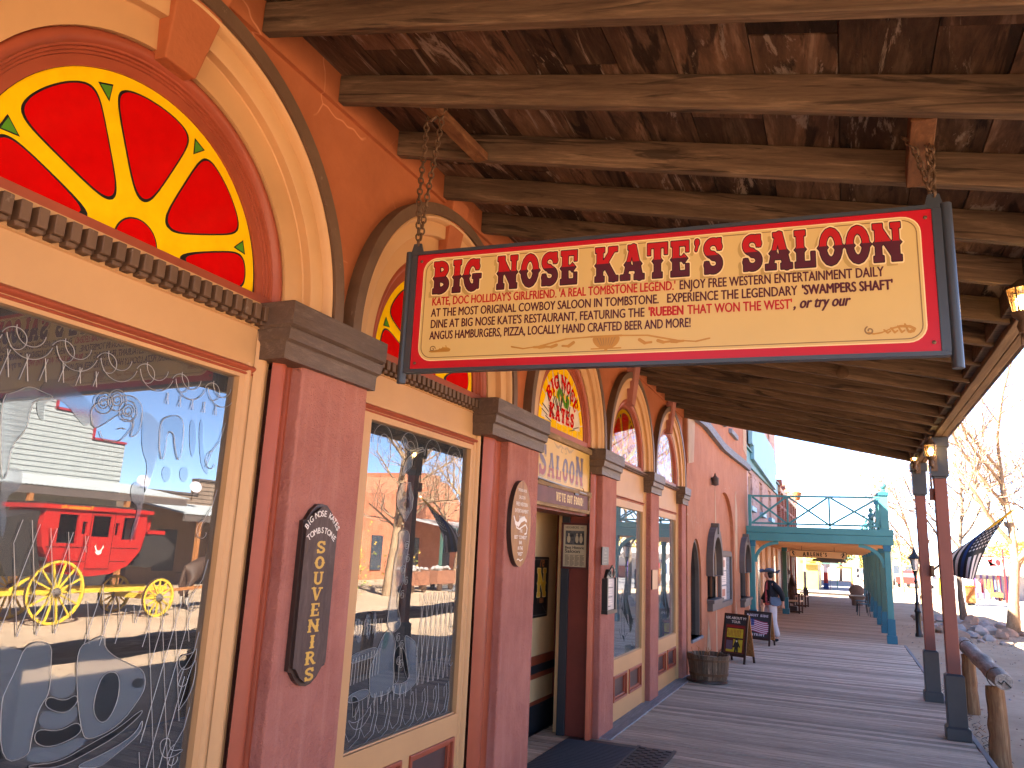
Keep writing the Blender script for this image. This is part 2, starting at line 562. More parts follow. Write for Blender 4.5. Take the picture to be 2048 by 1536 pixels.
def grid(x0, x1, y0, y1, h):
    xs = np.arange(x0, x1+h, h); ys = np.arange(y0, y1+h, h)
    return np.meshgrid(xs, ys)
def d_seg(X, Y, ax, ay, bx, by, r):
    px, py = X-ax, Y-ay; dx, dy = bx-ax, by-ay
    t = np.clip((px*dx+py*dy)/(dx*dx+dy*dy+1e-12), 0, 1)
    return np.hypot(px-t*dx, py-t*dy)-r
def d_box(X, Y, x0, y0, x1, y1):
    qx = np.abs(X-(x0+x1)/2)-(x1-x0)/2; qy = np.abs(Y-(y0+y1)/2)-(y1-y0)/2
    return np.hypot(np.maximum(qx, 0), np.maximum(qy, 0))+np.minimum(np.maximum(qx, qy), 0)
def d_prim(X, Y, p):
    k = p[0]
    if k == 'r':
        return d_box(X, Y, *p[1:5])
    if k == 'l':
        return d_seg(X, Y, *p[1:5], p[5]/2)
    if k == 'd':
        return (np.abs(X-p[1])+np.abs(Y-p[2])-p[3])*.7
    if k == 'a':          # cx cy rx ry a0 a1 t
        cx, cy2, rx, ry, a0, a1, t = p[1:8]
        D = np.full(X.shape, 9.)
        n = 16
        P = [(cx+rx*math.cos(R(a0+(a1-a0)*i/n)), cy2+ry*math.sin(R(a0+(a1-a0)*i/n))) for i in range(n+1)]
        for i in range(n):
            D = np.minimum(D, d_seg(X, Y, *P[i], *P[i+1], t/2))
        return D
    if k == 'p':          # polyline pts, widths
        D = np.full(X.shape, 9.)
        P, W = p[1], p[2]
        for i in range(len(P)-1):
            w = (W[i]+W[i+1])/4 if isinstance(W, (list, tuple)) else W/2
            D = np.minimum(D, d_seg(X, Y, *P[i], *P[i+1], w))
        return D
    if k == 'o':
        return (np.hypot((X-p[1])/p[3], (Y-p[2])/p[4])-1)*min(p[3], p[4])
T_, L_ = .22, .14
def _stem(x, t=T_, sp=True, sl=.06):
    o = [('r', x, 0, x+t, 1), ('r', x-sl, 0, x+t+sl, L_), ('r', x-sl, 1-L_, x+t+sl, 1)]
    if sp:
        o.append(('d', x+t/2, .48, t/2+.07))
    return o
GL = {
 'B': (.74, _stem(.07)+[('a', .3, .745, .26, .18, -95, 95, .17), ('a', .3, .27, .3, .19, -95, 95, .19), ('r', .2, .88, .36, 1), ('r', .2, 0, .36, .13), ('r', .2, .46, .4, .57)]),
 'I': (.42, _stem(.1)),
 'G': (.78, [('a', .37, .5, .26, .4, 40, 300, .2), ('r', .44, .08, .65, .5), ('r', .38, .4, .74, .52), ('r', .5, .66, .64, .98), ('d', .11, .48, .17)]),
 'N': (.88, _stem(.07, .17)+_stem(.6, .17)+[('l', .16, .9, .68, .1, .2)]),
 'O': (.74, [('a', .37, .5, .25, .4, 0, 360, .2), ('d', .12, .48, .16), ('d', .62, .48, .16)]),
 'S': (.68, [('a', .34, .715, .22, .19, 10, 270, .19), ('a', .34, .285, .22, .19, 90, -170, .19), ('r', .48, .66, .62, .99), ('r', .05, .01, .19, .34)]),
 'E': (.7, _stem(.07)+[('r', .1, 1-L_, .64, 1), ('r', .1, 0, .64, L_), ('r', .2, .43, .46, .55), ('r', .53, .68, .64, 1), ('r', .53, 0, .64, .33), ('d', .46, .49, .13)]),
 'K': (.88, _stem(.07)+[('l', .26, .38, .66, .92, .17), ('l', .38, .55, .7, .08, .2), ('r', .5, 1-L_, .84, 1), ('r', .54, 0, .86, L_)]),
 'A': (.86, [('l', .17, .08, .4, .92, .13), ('l', .69, .08, .46, .92, .22), ('r', .2, .27, .6, .39), ('r', 0, 0, .34, L_), ('r', .5, 0, .86, L_), ('r', .26, .88, .56, 1), ('d', .25, .44, .12), ('d', .62, .44, .15)]),
 'T': (.78, _stem(.28)+[('r', .03, 1-L_, .75, 1), ('r', .03, .66, .14, 1), ('r', .64, .66, .75, 1)]),
 'L': (.68, _stem(.07)+[('r', .1, 0, .64, L_), ('r', .52, 0, .64, .4)]),
 "'": (.26, [('l', .14, .93, .14, .9, .16), ('l', .17, .9, .1, .7, .07)]),
 'U': (.8, [('r', .1, .3, .3, 1), ('r', .54, .3, .7, 1), ('r', .03, 1-L_, .37, 1), ('r', .47, 1-L_, .77, 1), ('a', .4, .34, .21, .26, 180, 360, .18)]),
 'V': (.84, [('l', .18, .95, .4, .08, .2), ('l', .68, .95, .44, .08, .12), ('r', 0, 1-L_, .36, 1), ('r', .5, 1-L_, .84, 1)]),
 'R': (.82, _stem(.07)+[('a', .3, .72, .26, .2, -95, 95, .17), ('r', .2, .86, .36, 1), ('r', .2, .44, .4, .56), ('l', .42, .46, .64, .08, .2), ('r', .54, 0, .8, L_)]),
 'D': (.76, _stem(.07)+[('a', .28, .5, .34, .42, -92, 92, .18), ('r', .2, .86, .34, 1), ('r', .2, 0, .34, .14)]),
 'F': (.68, _stem(.07)+[('r', .1, 1-L_, .64, 1), ('r', .2, .43, .46, .55), ('r', .53, .66, .64, 1), ('d', .46, .49, .13)]),
 'W': (1.15, [('l', .17, .95, .33, .08, .19), ('l', .58, .9, .38, .08, .12), ('l', .58, .9, .76, .08, .19), ('l', .98, .95, .8, .08, .12), ('r', 0, 1-L_, .36, 1), ('r', .82, 1-L_, 1.15, 1)]),
 'P': (.74, _stem(.07)+[('a', .3, .7, .27, .22, -95, 95, .17), ('r', .2, .86, .36, 1), ('r', .2, .4, .36, .54)]),
 'H': (.9, _stem(.07, .2)+_stem(.6, .2)+[('r', .2, .44, .7, .57)]),
 'M': (1.05, _stem(.07, .16)+_stem(.8, .17)+[('l', .16, .95, .5, .2, .18), ('l', .88, .95, .54, .2, .13)]),
 'Y': (.84, [('r', .31, 0, .52, .5), ('r', .22, 0, .62, L_), ('l', .17, .95, .4, .45, .18), ('l', .68, .95, .45, .45, .14), ('r', 0, 1-L_, .36, 1), ('r', .5, 1-L_, .84, 1)]),
 'C': (.72, [('a', .37, .5, .26, .4, 45, 315, .2), ('r', .5, .66, .64, .98), ('d', .11, .48, .17)]),
 '!': (.3, [('l', .15, .95, .15, .42, .16), ('l', .15, .1, .15, .08, .17)]),
 '.': (.26, [('l', .12, .09, .12, .07, .15)]),
}
_gc = {}
def glyph(ch, iso=0., prims=None, h=.018):
    k = (ch, round(iso, 4))
    if k not in _gc:
        w, pr = GL[ch]
        X, Y = grid(-.2, w+.2, -.2, 1.2, h)
        D = np.full(X.shape, 9.)
        for p in pr:
            D = np.minimum(D, d_prim(X, Y, p))
        lp = isoloops(D, -.2, -.2, h, iso)
        _gc[k] = (fill(lp) if lp else ([], []), w)
    return _gc[k]
def sdf_mesh(prims, bb, h, iso=0., inter=None):
    X, Y = grid(*bb, h)
    D = np.full(X.shape, 9.)
    for p in prims:
        D = np.minimum(D, d_prim(X, Y, p))
    if inter is not None:
        D = np.maximum(D, inter(X, Y))
    lp = isoloops(D, bb[0], bb[2], h, iso)
    return fill(lp) if lp else ([], [])
def slab(text, size, iso=0., sx=1., track=.06, space=.45, xf=None):
    """western slab lettering -> 2-D mesh, starting at (0,0); returns mesh, width.  xf maps points."""
    vs = []; fs = []; x = 0
    for ch in text:
        if ch == ' ':
            x += space*sx*size; continue
        (gv, gf), w = glyph(ch, iso)
        o = len(vs)
        vs += [(x+u*size*sx, v*size) for u, v in gv]
        fs += [tuple(i+o for i in f) for f in gf]
        x += (w+track)*sx*size
    if xf:
        vs = [xf(u, v, x) for u, v in vs]
    return (vs, fs), x
def clip2d(md, a):
    """split mesh at v=a: returns (below, above)"""
    out = []
    for sgn in (1, -1):
        vs = []; fs = []
        for f in md[1]:
            P = [md[0][i] for i in f]; Q = []
            for i in range(len(P)):
                p, q = P[i], P[(i+1) % len(P)]
                dp, dq = (p[1]-a)*sgn, (q[1]-a)*sgn
                if dp <= 0:
                    Q.append(p)
                if dp*dq < 0:
                    t = dp/(dp-dq); Q.append((p[0]+(q[0]-p[0])*t, a))
            if len(Q) > 2:
                o = len(vs); vs += Q; fs.append(tuple(range(o, o+len(Q))))
        out.append((vs, fs))
    return out
_tc = {}
def text(body, size, bold=0., sx=1., shear=0., align='LEFT', lead=1.):
    """built-in font -> 2-D mesh + width"""
    k = (body, size, bold, sx, shear, align, lead)
    if k in _tc:
        return _tc[k]
    cu = bpy.data.curves.new('t', 'FONT'); cu.body = body; cu.size = size*1.38; cu.offset = bold*size; cu.shear = shear
    cu.align_x = align; cu.resolution_u = 3; cu.space_line = lead
    o = bpy.data.objects.new('t', cu); COL.objects.link(o)
    dg = bpy.context.evaluated_depsgraph_get()
    me = bpy.data.meshes.new_from_object(o.evaluated_get(dg))
    vs = [(v.co.x*sx, v.co.y) for v in me.vertices]; fs = [tuple(p.vertices) for p in me.polygons]
    bpy.data.objects.remove(o); bpy.data.curves.remove(cu); bpy.data.meshes.remove(me)
    w = max((u for u, v in vs), default=0)
    _tc[k] = ((vs, fs), w)
    return _tc[k]
def shift(md, du, dv):
    return ([(u+du, v+dv) for u, v in md[0]], md[1])
def rect(x0, y0, x1, y1):
    return ([(x0, y0), (x1, y0), (x1, y1), (x0, y1)], [(0, 1, 2, 3)])
def rrect(x0, y0, x1, y1, r, n=6):
    o = []
    for cx, cy2, a in ((x1-r, y1-r, 0), (x0+r, y1-r, 90), (x0+r, y0+r, 180), (x1-r, y0+r, 270)):
        o += [(cx+r*math.cos(R(a+90*i/n)), cy2+r*math.sin(R(a+90*i/n))) for i in range(n+1)]
    return o
def ellipse(cx, cy2, rx, ry, n=32):
    return [(cx+rx*math.cos(2*math.pi*i/n), cy2+ry*math.sin(2*math.pi*i/n)) for i in range(n)]
def frame(o, U, V, W=None):
    o, U, V = Vector(o), Vector(U).normalized(), Vector(V).normalized()
    W = Vector(W).normalized() if W else U.cross(V)
    return lambda u, v, w=0.: tuple(o + U*u + V*v + W*w)
def wallframe(x, y, z):
    """on a wall facing the street (+x): u runs away from the camera (+y), v up"""
    return frame((x, y, z), (0, 1, 0), (0, 0, 1), (1, 0, 0))
# ================================================================== SETTING: ground and boardwalks
GZ = -.15
def sheet(name, x0, x1, y0, y1, z, mat, nx=1, ny=1, amp=0, seed=0):
    mb = MB(); vs = []; fs = []
    for j in range(ny+1):
        for i in range(nx+1):
            x = x0+(x1-x0)*i/nx; y = y0+(y1-y0)*j/ny
            zz = z+(mnoise.noise(Vector((x*.9+seed, y*.9, 0)))*amp if amp else 0)
            vs.append((x, y, zz))
    for j in range(ny):
        for i in range(nx):
            a = j*(nx+1)+i
            fs.append((a, a+1, a+nx+2, a+nx+1))
    mb.add(vs, fs, mat)
    return mb.build(name, kind='structure', smooth=60 if amp else None)

def dirt_mat():
    t = NT('desert_dirt')
    co = t.coord()
    n1 = t.noise(co, .35, 6, .6); n2 = t.noise(co, 3.5, 8, .7); n3 = t.noise(co, 40, 4, .6)
    c = t.mix(t.ramp(n1, .35, .65), (.40, .28, .18), (.53, .39, .265))
    c = t.mix(t.ramp(n2, .4, .8, 0, .6), c, (.3, .2, .13))
    vo = t.n('ShaderNodeTexVoronoi'); vo.inputs['Scale'].default_value = 28
    t.l(co, vo.inputs['Vector'])
    c = t.mix(t.ramp(vo.outputs['Distance'], .1, .22, .55, 0), c, (.42, .36, .31))
    t.base(c); t.b.inputs['Roughness'].default_value = .95; t.b.inputs['Specular IOR Level'].default_value = .1
    t.bump(t.math('ADD', n2, t.math('MULTIPLY', n3, .5)), .6, .03)
    return t.m
M['dirt'] = dirt_mat()
M['shadegrey'] = stucco('shade_grey_street', (.17, .155, .15), col2=(.23, .21, .2), bump=.2, bscale=30)  # grey paints the far street's shade into its colour, over plain dirt
sheet('ground', -260, 300, -160, 420, GZ, 'dirt')
sheet('ground_near', 1.09, 12, -8, 45, GZ+.006, 'dirt', 60, 220, .02)
sheet('road', 5.6, 11.6, 27, 160, GZ+.03, 'shadegrey')

def deck(name, x0, x1, y0, y1, mat, w, gap=.006):
    mb = MB(); y = y0
    while y < y1:
        ww = w*random.uniform(.94, 1.06); d = random.uniform(-.0025, .0025)
        e0, e1 = x0+random.uniform(-.006, .006), x1+random.uniform(-.008, .008)
        yy = min(y+ww-gap, y1)
        mb.box(e0, e1, y, yy, -.035, d, mat, top=(0, .0018))
        y += ww
    mb.box(x0+.02, x1-.03, y0, y1, -.15, -.06, 'dark')
    return mb.build(name, kind='structure')
deck('boardwalk', -2.6, 1.06, -3, 18.45, 'deck', .118, .009)
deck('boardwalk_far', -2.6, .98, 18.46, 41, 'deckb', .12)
mb = MB()
for k in range(8):
    mb.box(1.068, 1.115, -3+k*2.69, -3+(k+1)*2.69-.006, -.14, .004, 'curb')
mb.build('boardwalk_edge_board', kind='structure', bev=.003)

# ================================================================== SALOON
saloon = thing('saloon_building', 'orange red saloon front with five tan arches, painted fan windows and brown capitals', 'building', (-2.06, 5, 0))
CY = [1.75, 3.81, 6.05, 8.12, 10.16]          # arch centres
ZC = 2.58
RO = .99
PIL = [(.5, .99, .1), (2.513, 2.997, .105), (4.71, 5.28, .25), (6.967, 7.445, .16), (8.965, 9.387, .12), (10.86, 11.16, .1)]
WX = -2.117
# spandrel wall with five arch notches
loop = [(-4, 2.3), (-4, 5.15), (11.2, 5.15), (11.2, 2.3)]
low = [(11.2, 2.3)]
for cy_ in reversed(CY):
    low.append((cy_+.93, 2.3))
    low += [(cy_+.93*math.cos(R(a)), ZC+.93*math.sin(R(a))) for a in range(0, 181, 5)]
    low.append((cy_-.93, 2.3))
low.append((-4, 2.3))
loop = [(-4, 5.15), (11.2, 5.15)] + low
wf = wallframe(WX, 0, 0)
mb = MB().prism(loop, wf, -.3, 0, 'orange')
mb.box(WX, WX+.022, -4, 11.2, 3.615, 4.2, 'orange')          # plaster ledge under the rafters
mb.build('front_wall', saloon)
mb = MB()
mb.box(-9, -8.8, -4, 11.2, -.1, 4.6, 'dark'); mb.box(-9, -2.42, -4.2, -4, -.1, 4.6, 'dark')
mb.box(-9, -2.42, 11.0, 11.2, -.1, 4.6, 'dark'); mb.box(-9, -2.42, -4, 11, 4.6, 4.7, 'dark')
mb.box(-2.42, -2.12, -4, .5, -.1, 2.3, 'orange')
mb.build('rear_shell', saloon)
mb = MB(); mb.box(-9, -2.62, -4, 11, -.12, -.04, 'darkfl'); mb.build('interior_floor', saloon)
mb = MB(); mb.box(-3.75, -3.7, -3.9, 4.9, 0, 4.5, 'dark'); mb.box(-4.6, -4.55, 7.0, 10.9, 0, 4.5, 'dark')  # added dark sheets: the unlit room behind the glass is put into their colour
mb.build('dark_window_backing', saloon)
CAPP = [(2.322, 0.), (2.322, .03), (2.384, .032), (2.392, .036), (2.402, .05), (2.43, .055), (2.446, .058), (2.45, .05), (2.462, .068), (2.555, .07), (2.561, .05), (2.561, 0)]
for i, (a, b, st) in enumerate(PIL):
    mb = MB()
    mb.box(-2.4, -2.06, a, b, 0 if i != 3 else -.01, 2.33, 'rose')
    p = mb.build('pilaster', saloon, bev=.012, seg=3)
    mb = MB()
    n = 7
    prof = [(-2.135+.03*math.sin(math.pi*k/n)-.0*k, a-st+st*.8*k/n) for k in range(n+1)] + [(-2.12, a-.012), (-2.12, a)]
    rows = [[(x, y, z) for x, y in prof] for z in (0, 2.34)]
    mb.strip(rows, 'maroon')
    mb.build('half_column', p, smooth=40)
    ext = {0: .15, 1: .15, 2: .33, 3: .14, 4: .12, 5: .1}[i]
    mb = MB()
    rows = [[(-2.3, a-ext-o*.4, z), (-2.06+o, a-ext-o*.4, z), (-2.06+o, b+o*.45, z), (-2.3, b+o*.45, z)] for z, o in CAPP]
    mb.strip(rows, 'capbr', closed=True)
    mb.add([rows[-1][k] for k in range(4)], [(0, 1, 2, 3)], 'capbr'); mb.add([rows[0][k] for k in range(4)], [(0, 1, 2, 3)], 'capbr')
    mb.build('capital', p, smooth=25)
mb = MB()
for y0, y1 in ((-3, 5.2), (7.0, 11.2)):
    mb.box(-2.3, -1.955, y0, y1, -.02, .012, 'curb')
mb.build('base_board', saloon, bev=.004)

def arc_rows(yc, prof, a0=0, a1=180, n=48, zfoot=2.56):
    rows = []
    if a0 == 0:
        rows.append([(x, yc+r, zfoot) for r, x in prof])
    for k in range(n+1):
        a = R(a0+(a1-a0)*k/n)
        rows.append([(x, yc+r*math.cos(a), ZC+r*math.sin(a)) for r, x in prof])
    if a1 == 180:
        rows.append([(x, yc-r, zfoot) for r, x in prof])
    return rows
fanX = [-2.215, -2.21, -2.165, -2.165, -2.165]
# ---- fan glass painted shapes
def petal(a0, a1, r0, r1, half, k=.035):
    def f(X, Y):
        r = np.hypot(X, Y)
        def side(a, sg):
            return sg*(-math.sin(a)*X+math.cos(a)*Y)
        d = [r-r1, r0-r]
        if a0 is not None:
            d.append(half-side(a0, 1))
        if a1 is not None:
            d.append(half+side(a1, 1))
        d.append(-Y)
        D = np.stack(d)
        m = D.max(0)
        return m + k*np.log(np.exp((D-m)/k).sum(0)) - .0
    return f
SP = [22, 67, 113, 158]
def iso_mesh(fn, bb, h, iso):
    X, Y = grid(*bb, h)
    lp = isoloops(fn(X, Y), bb[0], bb[2], h, iso)
    return fill(lp) if lp else ([], [])
BB = (-.62, .62, -.05, .62)
PET = []
for a0, a1 in ((None, 22), (22, 67), (67, 113), (113, 158), (158, None)):
    fn = petal(None if a0 is None else R(a0), None if a1 is None else R(a1), .118, .53, .036, .032)
    PET.append(fn)
PRED = [iso_mesh(f, BB, .011, .0) for f in PET]
PBLK = [iso_mesh(f, BB, .011, .0065) for f in PET]
def tri(a, r, s):
    c, q = math.cos(R(a)), math.sin(R(a))
    P = [(r+s*.62, -s*.75), (r+s*.62, s*.75), (r-s*.9, 0)]
    return ([(x*c-y*q, x*q+y*c) for x, y in P], [(0, 1, 2)])
def disc(r, n=48):
    return fill([[(r*math.cos(math.pi*k/n), r*math.sin(math.pi*k/n)) for k in range(n+1)]])
for i, yc in enumerate(CY):
    fx = fanX[i]
    dk = (-2.045-fx)/.17                       # squeeze the steps to this bay's depth
    D = lambda d: -2.045-d*dk
    arch = thing('arch', None, None); arch.parent = saloon; arch.location = (0, 0, 0); del ORG[arch]
    mb = MB()
    prof = [(RO, WX), (RO, -2.05), (.926, -2.05), (.926, -2.085)]
    mb.strip(arc_rows(yc, prof), 'brown')
    mb.build('brown_moulding', arch, smooth=40)
    mb = MB()
    prof = [(.927, D(.03)), (.924, D(.02)), (.914, D(.014)), (.904, D(.02)), (.898, D(.034)), (.893, D(.052)), (.82, D(.054)), (.815, D(.058)), (.815, D(.096)), (.811, D(.1)), (.698, D(.1)), (.698, D(.14))]
    mb.strip(arc_rows(yc, prof), 'tan')
    mb.build('tan_moulding', arch, smooth=40)
    mb = MB()
    prof = [(.7, D(.136)), (.697, D(.118)), (.688, D(.108)), (.674, D(.106)), (.66, D(.114)), (.653, D(.128)), (.646, D(.13)), (.644, D(.142)), (.636, D(.142)), (.634, D(.15)), (.626, D(.15)), (.624, D(.158)), (.588, D(.158)), (.588, D(.175))]
    mb.strip(arc_rows(yc, prof), 'maroon')
    mb.box(D(.175), D(.13), yc-.66, yc+.66, 2.548, 2.592, 'maroon')
    mb.build('maroon_moulding', arch, smooth=40)
    mb = MB()
    ky = yc-.02 if i < 2 else yc-.04
    th_ = .15 if i == 0 else .1
    kb, kt, kz = (-2.098, -2.04, 3.236) if i < 2 else (-2.06, -2.01, 3.21)
    kv = [(-2.17, ky-.07, kz+.004), (-2.17, ky+.07, kz+.004), (kb, ky+.07, kz), (kb, ky-.07, kz), (-2.17, ky-.1, 3.66), (-2.17, ky+th_, 3.66), (kt, ky+th_, 3.66), (kt, ky-.1, 3.66)]
    mb.add(kv, [(0, 3, 2, 1), (4, 5, 6, 7), (0, 1, 5, 4), (1, 2, 6, 5), (2, 3, 7, 6), (3, 0, 4, 7)], 'rose' if i > 2 else 'orange')
    mb.build('keystone', arch, bev=.006)
    # fan light
    fl = MB()
    g = wallframe(fx, yc, 2.592)
    fl.flat(disc(.6), g, 0, 'lead')
    if i != 2:
        fl.flat(disc(.578), g, .0012, 'yellow')
        for a, b in zip(PBLK, PRED):
            fl.flat(a, g, .0024, 'lead'); fl.flat(b, g, .0036, 'red')
        fl.flat(disc(.09, 24), g, .0024, 'lead'); fl.flat(disc(.084, 24), g, .0036, 'red')
        for a in (20, 67, 113, 160):
            fl.flat(tri(a, .508, .04), g, .0024, 'lead'); fl.flat(tri(a, .508, .03), g, .0036, 'green')
    else:
        fl.flat(disc(.578), g, .0012, 'ivory')
        # yellow border pieces and lead lines
        rnd = random.Random(3)
        for k in range(12):
            a0, a1 = k*15+.6, k*15+14.4
            P = [(.573*math.cos(R(a)), .573*math.sin(R(a))) for a in np.linspace(a0, a1, 5)] + [(rnd.uniform(.47, .52)*math.cos(R(a)), .5*math.sin(R(a))) for a in (a1, a0)]
            fl.flat(fill([P]), g, .0024, 'yellow')
        for k in range(8):
            x0 = -.55+k*.138
            fl.flat(rect(x0, .004, x0+.13, rnd.uniform(.05, .085)), g, .003, 'yellow')
        for k in range(7):
            x0 = -.42+k*.12
            fl.flat(fill([[(x0, .27), (x0+.1, .27), (x0+.11, .33+rnd.uniform(-.03, .02)), (x0+.01, .34)]]), g, .003, 'yellow')
        for k in range(26):
            a = rnd.uniform(8, 172); r0 = rnd.uniform(.15, .4)
            p, q = (r0*math.cos(R(a)), r0*math.sin(R(a))), ((r0+.13)*math.cos(R(a+rnd.uniform(-12, 12))), (r0+.13)*math.sin(R(a)))
            fl.tube([g(*p, .0045), g(*q, .0045)], .0036, 'lead', 4)
        def bend(u, v, w):
            a = math.pi*.5+(w/2-u)/w*R(112); rr = .385+v
            return (rr*math.cos(a), rr*math.sin(a)*.98)
        md, w = slab('BIG NOSE', .125, 0, .72, .08, .3, bend); fl.flat(md, g, .005, 'red')
        md, w = slab('KATES', .125, .02, 1.1, .16); fl.flat(shift(md, -w/2+.0, .085), g, .005, 'red')
        md = sdf_mesh([('p', [(-.1, .27), (-.13, .31), (-.09, .35), (-.03, .33), (0, .29), (.05, .25), (.11, .25), (.13, .29), (.09, .32)], [.03, .06, .05, .04, .035, .04, .06, .06, .02])], (-.25, .25, .18, .42), .01)
        fl.flat(md, g, .006, 'green')
    flo = fl.build('fanlight', saloon)
    if i > 2:
        gp = MB(); gp.flat(disc(.6), wallframe(fx+.014, yc, 2.592), 0, 'fang'); gp.build('fan_pane', flo)

# ---- windows
TAU = 2*math.pi
def bead(mb, x, y0, y1, z0, z1, mat, bulge=.014, n=6):
    """vertical half round strip between y0..y1"""
    prof = [(x+bulge*math.sin(math.pi*k/n), y0+(y1-y0)*k/n) for k in range(n+1)]
    mb.strip([[(px, py, z) for px, py in prof] for z in (z0, z1)], mat)
def hbead(mb, x, y0, y1, z0, z1, mat, bulge=.014, n=6):
    prof = [(x+bulge*math.sin(math.pi*k/n), z0+(z1-z0)*k/n) for k in range(n+1)]
    mb.strip([[(px, y, pz) for px, pz in prof] for y in (y0, y1)], mat)
#        glass y0, y1, z0, z1, glass x, frame left edge y, transom rail z, dentils z0,z1, fill z top
WIN = {0: (1.12, 2.272, .645, 2.235, -2.2, .99, (2.262, 2.292), (2.458, 2.538)),
       1: (3.215, 4.36, .635, 2.225, -2.2, 2.997, (2.27, 2.3), (2.472, 2.54)),
       3: (7.6, 8.8, .585, 2.09, -2.15, 7.445, (2.178, 2.2), (2.495, 2.535)),
       4: (9.53, 10.72, .595, 2.09, -2.15, 9.387, (2.178, 2.2), (2.495, 2.535))}
for i, (y0, y1, z0, z1, gx, yl, (t0, t1), (d0, d1)) in WIN.items():
    pil = PIL[i+1]
    yr = pil[0]-pil[2]
    tm = 'tan'
    win = MB()
    fx = gx+.028
    holes = [[(y0, z0), (y1, z0), (y1, z1), (y0, z1)]]
    mid = (y0+y1)/2
    pz0, pz1 = (.2, .42) if i > 1 else (.24, .5)
    pans = []
    if i > 0:
        pans = [(y0+.06, mid-.055, pz0, pz1), (mid+.055, y1-.03, pz0, pz1)]
        holes += [[(a, c), (b, c), (b, d), (a, d)] for a, b, c, d in pans]
    win.prism([[(yl-.05, 0), (yr+.02, 0), (yr+.02, 2.56), (yl-.05, 2.56)]]+holes, wallframe(fx, 0, 0), -.05, 0, 'tan' if i < 2 else 'tan')
    bead(win, fx-.001, y1+.028, y1+.06, 0, 2.3, 'tan', .012)
    ybr = max(yr-.068, y1+.062)
    bead(win, fx+.004, ybr, yr+.005, 0, 2.44, 'tan', .022)
    hbead(win, fx-.002, yl-.03, ybr, d0-.012, d0-.002, 'tan', .012)
    w = win.build('window', saloon, smooth=35)
    mb = MB(); hbead(mb, fx-.002, yl-.02, ybr, t0, t1, 'maroon', .02); hbead(mb, fx-.002, yl-.02, ybr, t0-.014, t0, 'maroon', .008)
    mb.build('transom_rail', w, smooth=40)
    mb = MB(); n = int((ybr-yl)/.052) if i < 2 else int((ybr-yl)/.05)
    mb.box(fx-.01, fx+.012, yl-.03, ybr+.03, d0+.012, d1, 'brown')
    for k in range(n+1):
        y = yl-.02+(ybr+.03-yl)*k/(n+.6)
        mb.box(fx-.01, fx+.05, y, y+.033, d0+.016, d1-.002, 'brown'); mb.box(fx-.01, fx+.034, y, y+.033, d0, d0+.016, 'brown')
    mb.build('dentil_course', w, bev=.0025, seg=1)
    mb = MB(); mb.box(gx-.006, gx, y0-.01, y1+.01, z0-.01, z1+.01, 'glass' if i < 2 else 'glassd'); mb.build('pane', w)
    mb = MB()
    mb.box(gx, gx+.012, y0, y1, z0-.008, z0+.008, 'tanl')
    mb.build('glazing_bead', w)
    for a, b, c, d in pans:
        mb = MB(); mb.box(fx-.045, fx-.028, a+.02, b-.02, c+.02, d-.02, 'panel')
        mb.build('kick_panel', w)
        mb = MB()
        for k, (o0, o1, xo) in enumerate(((0, .022, .012), (.022, .042, -.008))):
            lp = [[(a+o0-.012, c+o0-.012), (b-o0+.012, c+o0-.012), (b-o0+.012, d-o0+.012), (a+o0-.012, d-o0+.012)], [(a+o1-.012, c+o1-.012), (b-o1+.012, c+o1-.012), (b-o1+.012, d-o1+.012), (a+o1-.012, d-o1+.012)]]
            mb.prism(lp, wallframe(fx, 0, 0), -.04, xo, 'maroon')
        mb.build('panel_moulding', w, bev=.004)

# ---- etched glass artwork (windows of the first two bays and the prospector's tools of the fourth)
def spiral(cx, cy2, r0, turns, a0, sg=1, grow=.75, n=22):
    return [(cx+r0*(1-grow*k/n)*math.cos(a0+sg*TAU*turns*k/n), cy2+r0*(1-grow*k/n)*math.sin(a0+sg*TAU*turns*k/n)) for k in range(n+1)]
def cames(mb, g, lines, r=.0013):
    for P in lines:
        if len(P) > 1:
            mb.tube([g(u, v, .003) for u, v in P], r, 'camel', 4, caps=False)
def inside_poly(p, poly):
    x, y = p; c = False; n = len(poly)
    for k in range(n):
        (x1, y1), (x2, y2) = poly[k], poly[(k+1) % n]
        if (y1 > y) != (y2 > y) and x < (x2-x1)*(y-y1)/(y2-y1)+x1:
            c = not c
    return c
def lattice(w, h, dx, dy, block, pad=.09):
    """diamond quarry lines, leaving out what falls in the blocked polygons"""
    out = []
    nx = int(w/dx)+8
    for s0 in (1, -1):
        for k in range(-nx, nx*2):
            seg = []
            for q in range(int(h/dy*2)*3+1):
                v = q*dy/6; u = (k*dx+s0*v*dx/dy/1.0*.5)
                ok = pad*.6 < u < w-pad*.6 and pad*.4 < v < h-pad*.7 and not any(inside_poly((u, v), b) for b in block)
                if ok:
                    seg.append((u, v))
                elif seg:
                    if len(seg) > 2:
                        out.append([seg[0], seg[-1]])
                    seg = []
            if len(seg) > 2:
                out.append([seg[0], seg[-1]])
    return out
def waves(x0, x1, y, amp, per, n=30, tilt=0):
    return [(x0+(x1-x0)*k/n, y+tilt*k/n+amp*math.sin(TAU*(x1-x0)*k/n/per)) for k in range(n+1)]
def smo(P, n=3):
    for _ in range(n):
        Q = []
        for k in range(len(P)):
            (a, b), (c, d) = P[k], P[(k+1) % len(P)]
            Q += [(.75*a+.25*c, .75*b+.25*d), (.25*a+.75*c, .25*b+.75*d)]
        P = Q
    return P
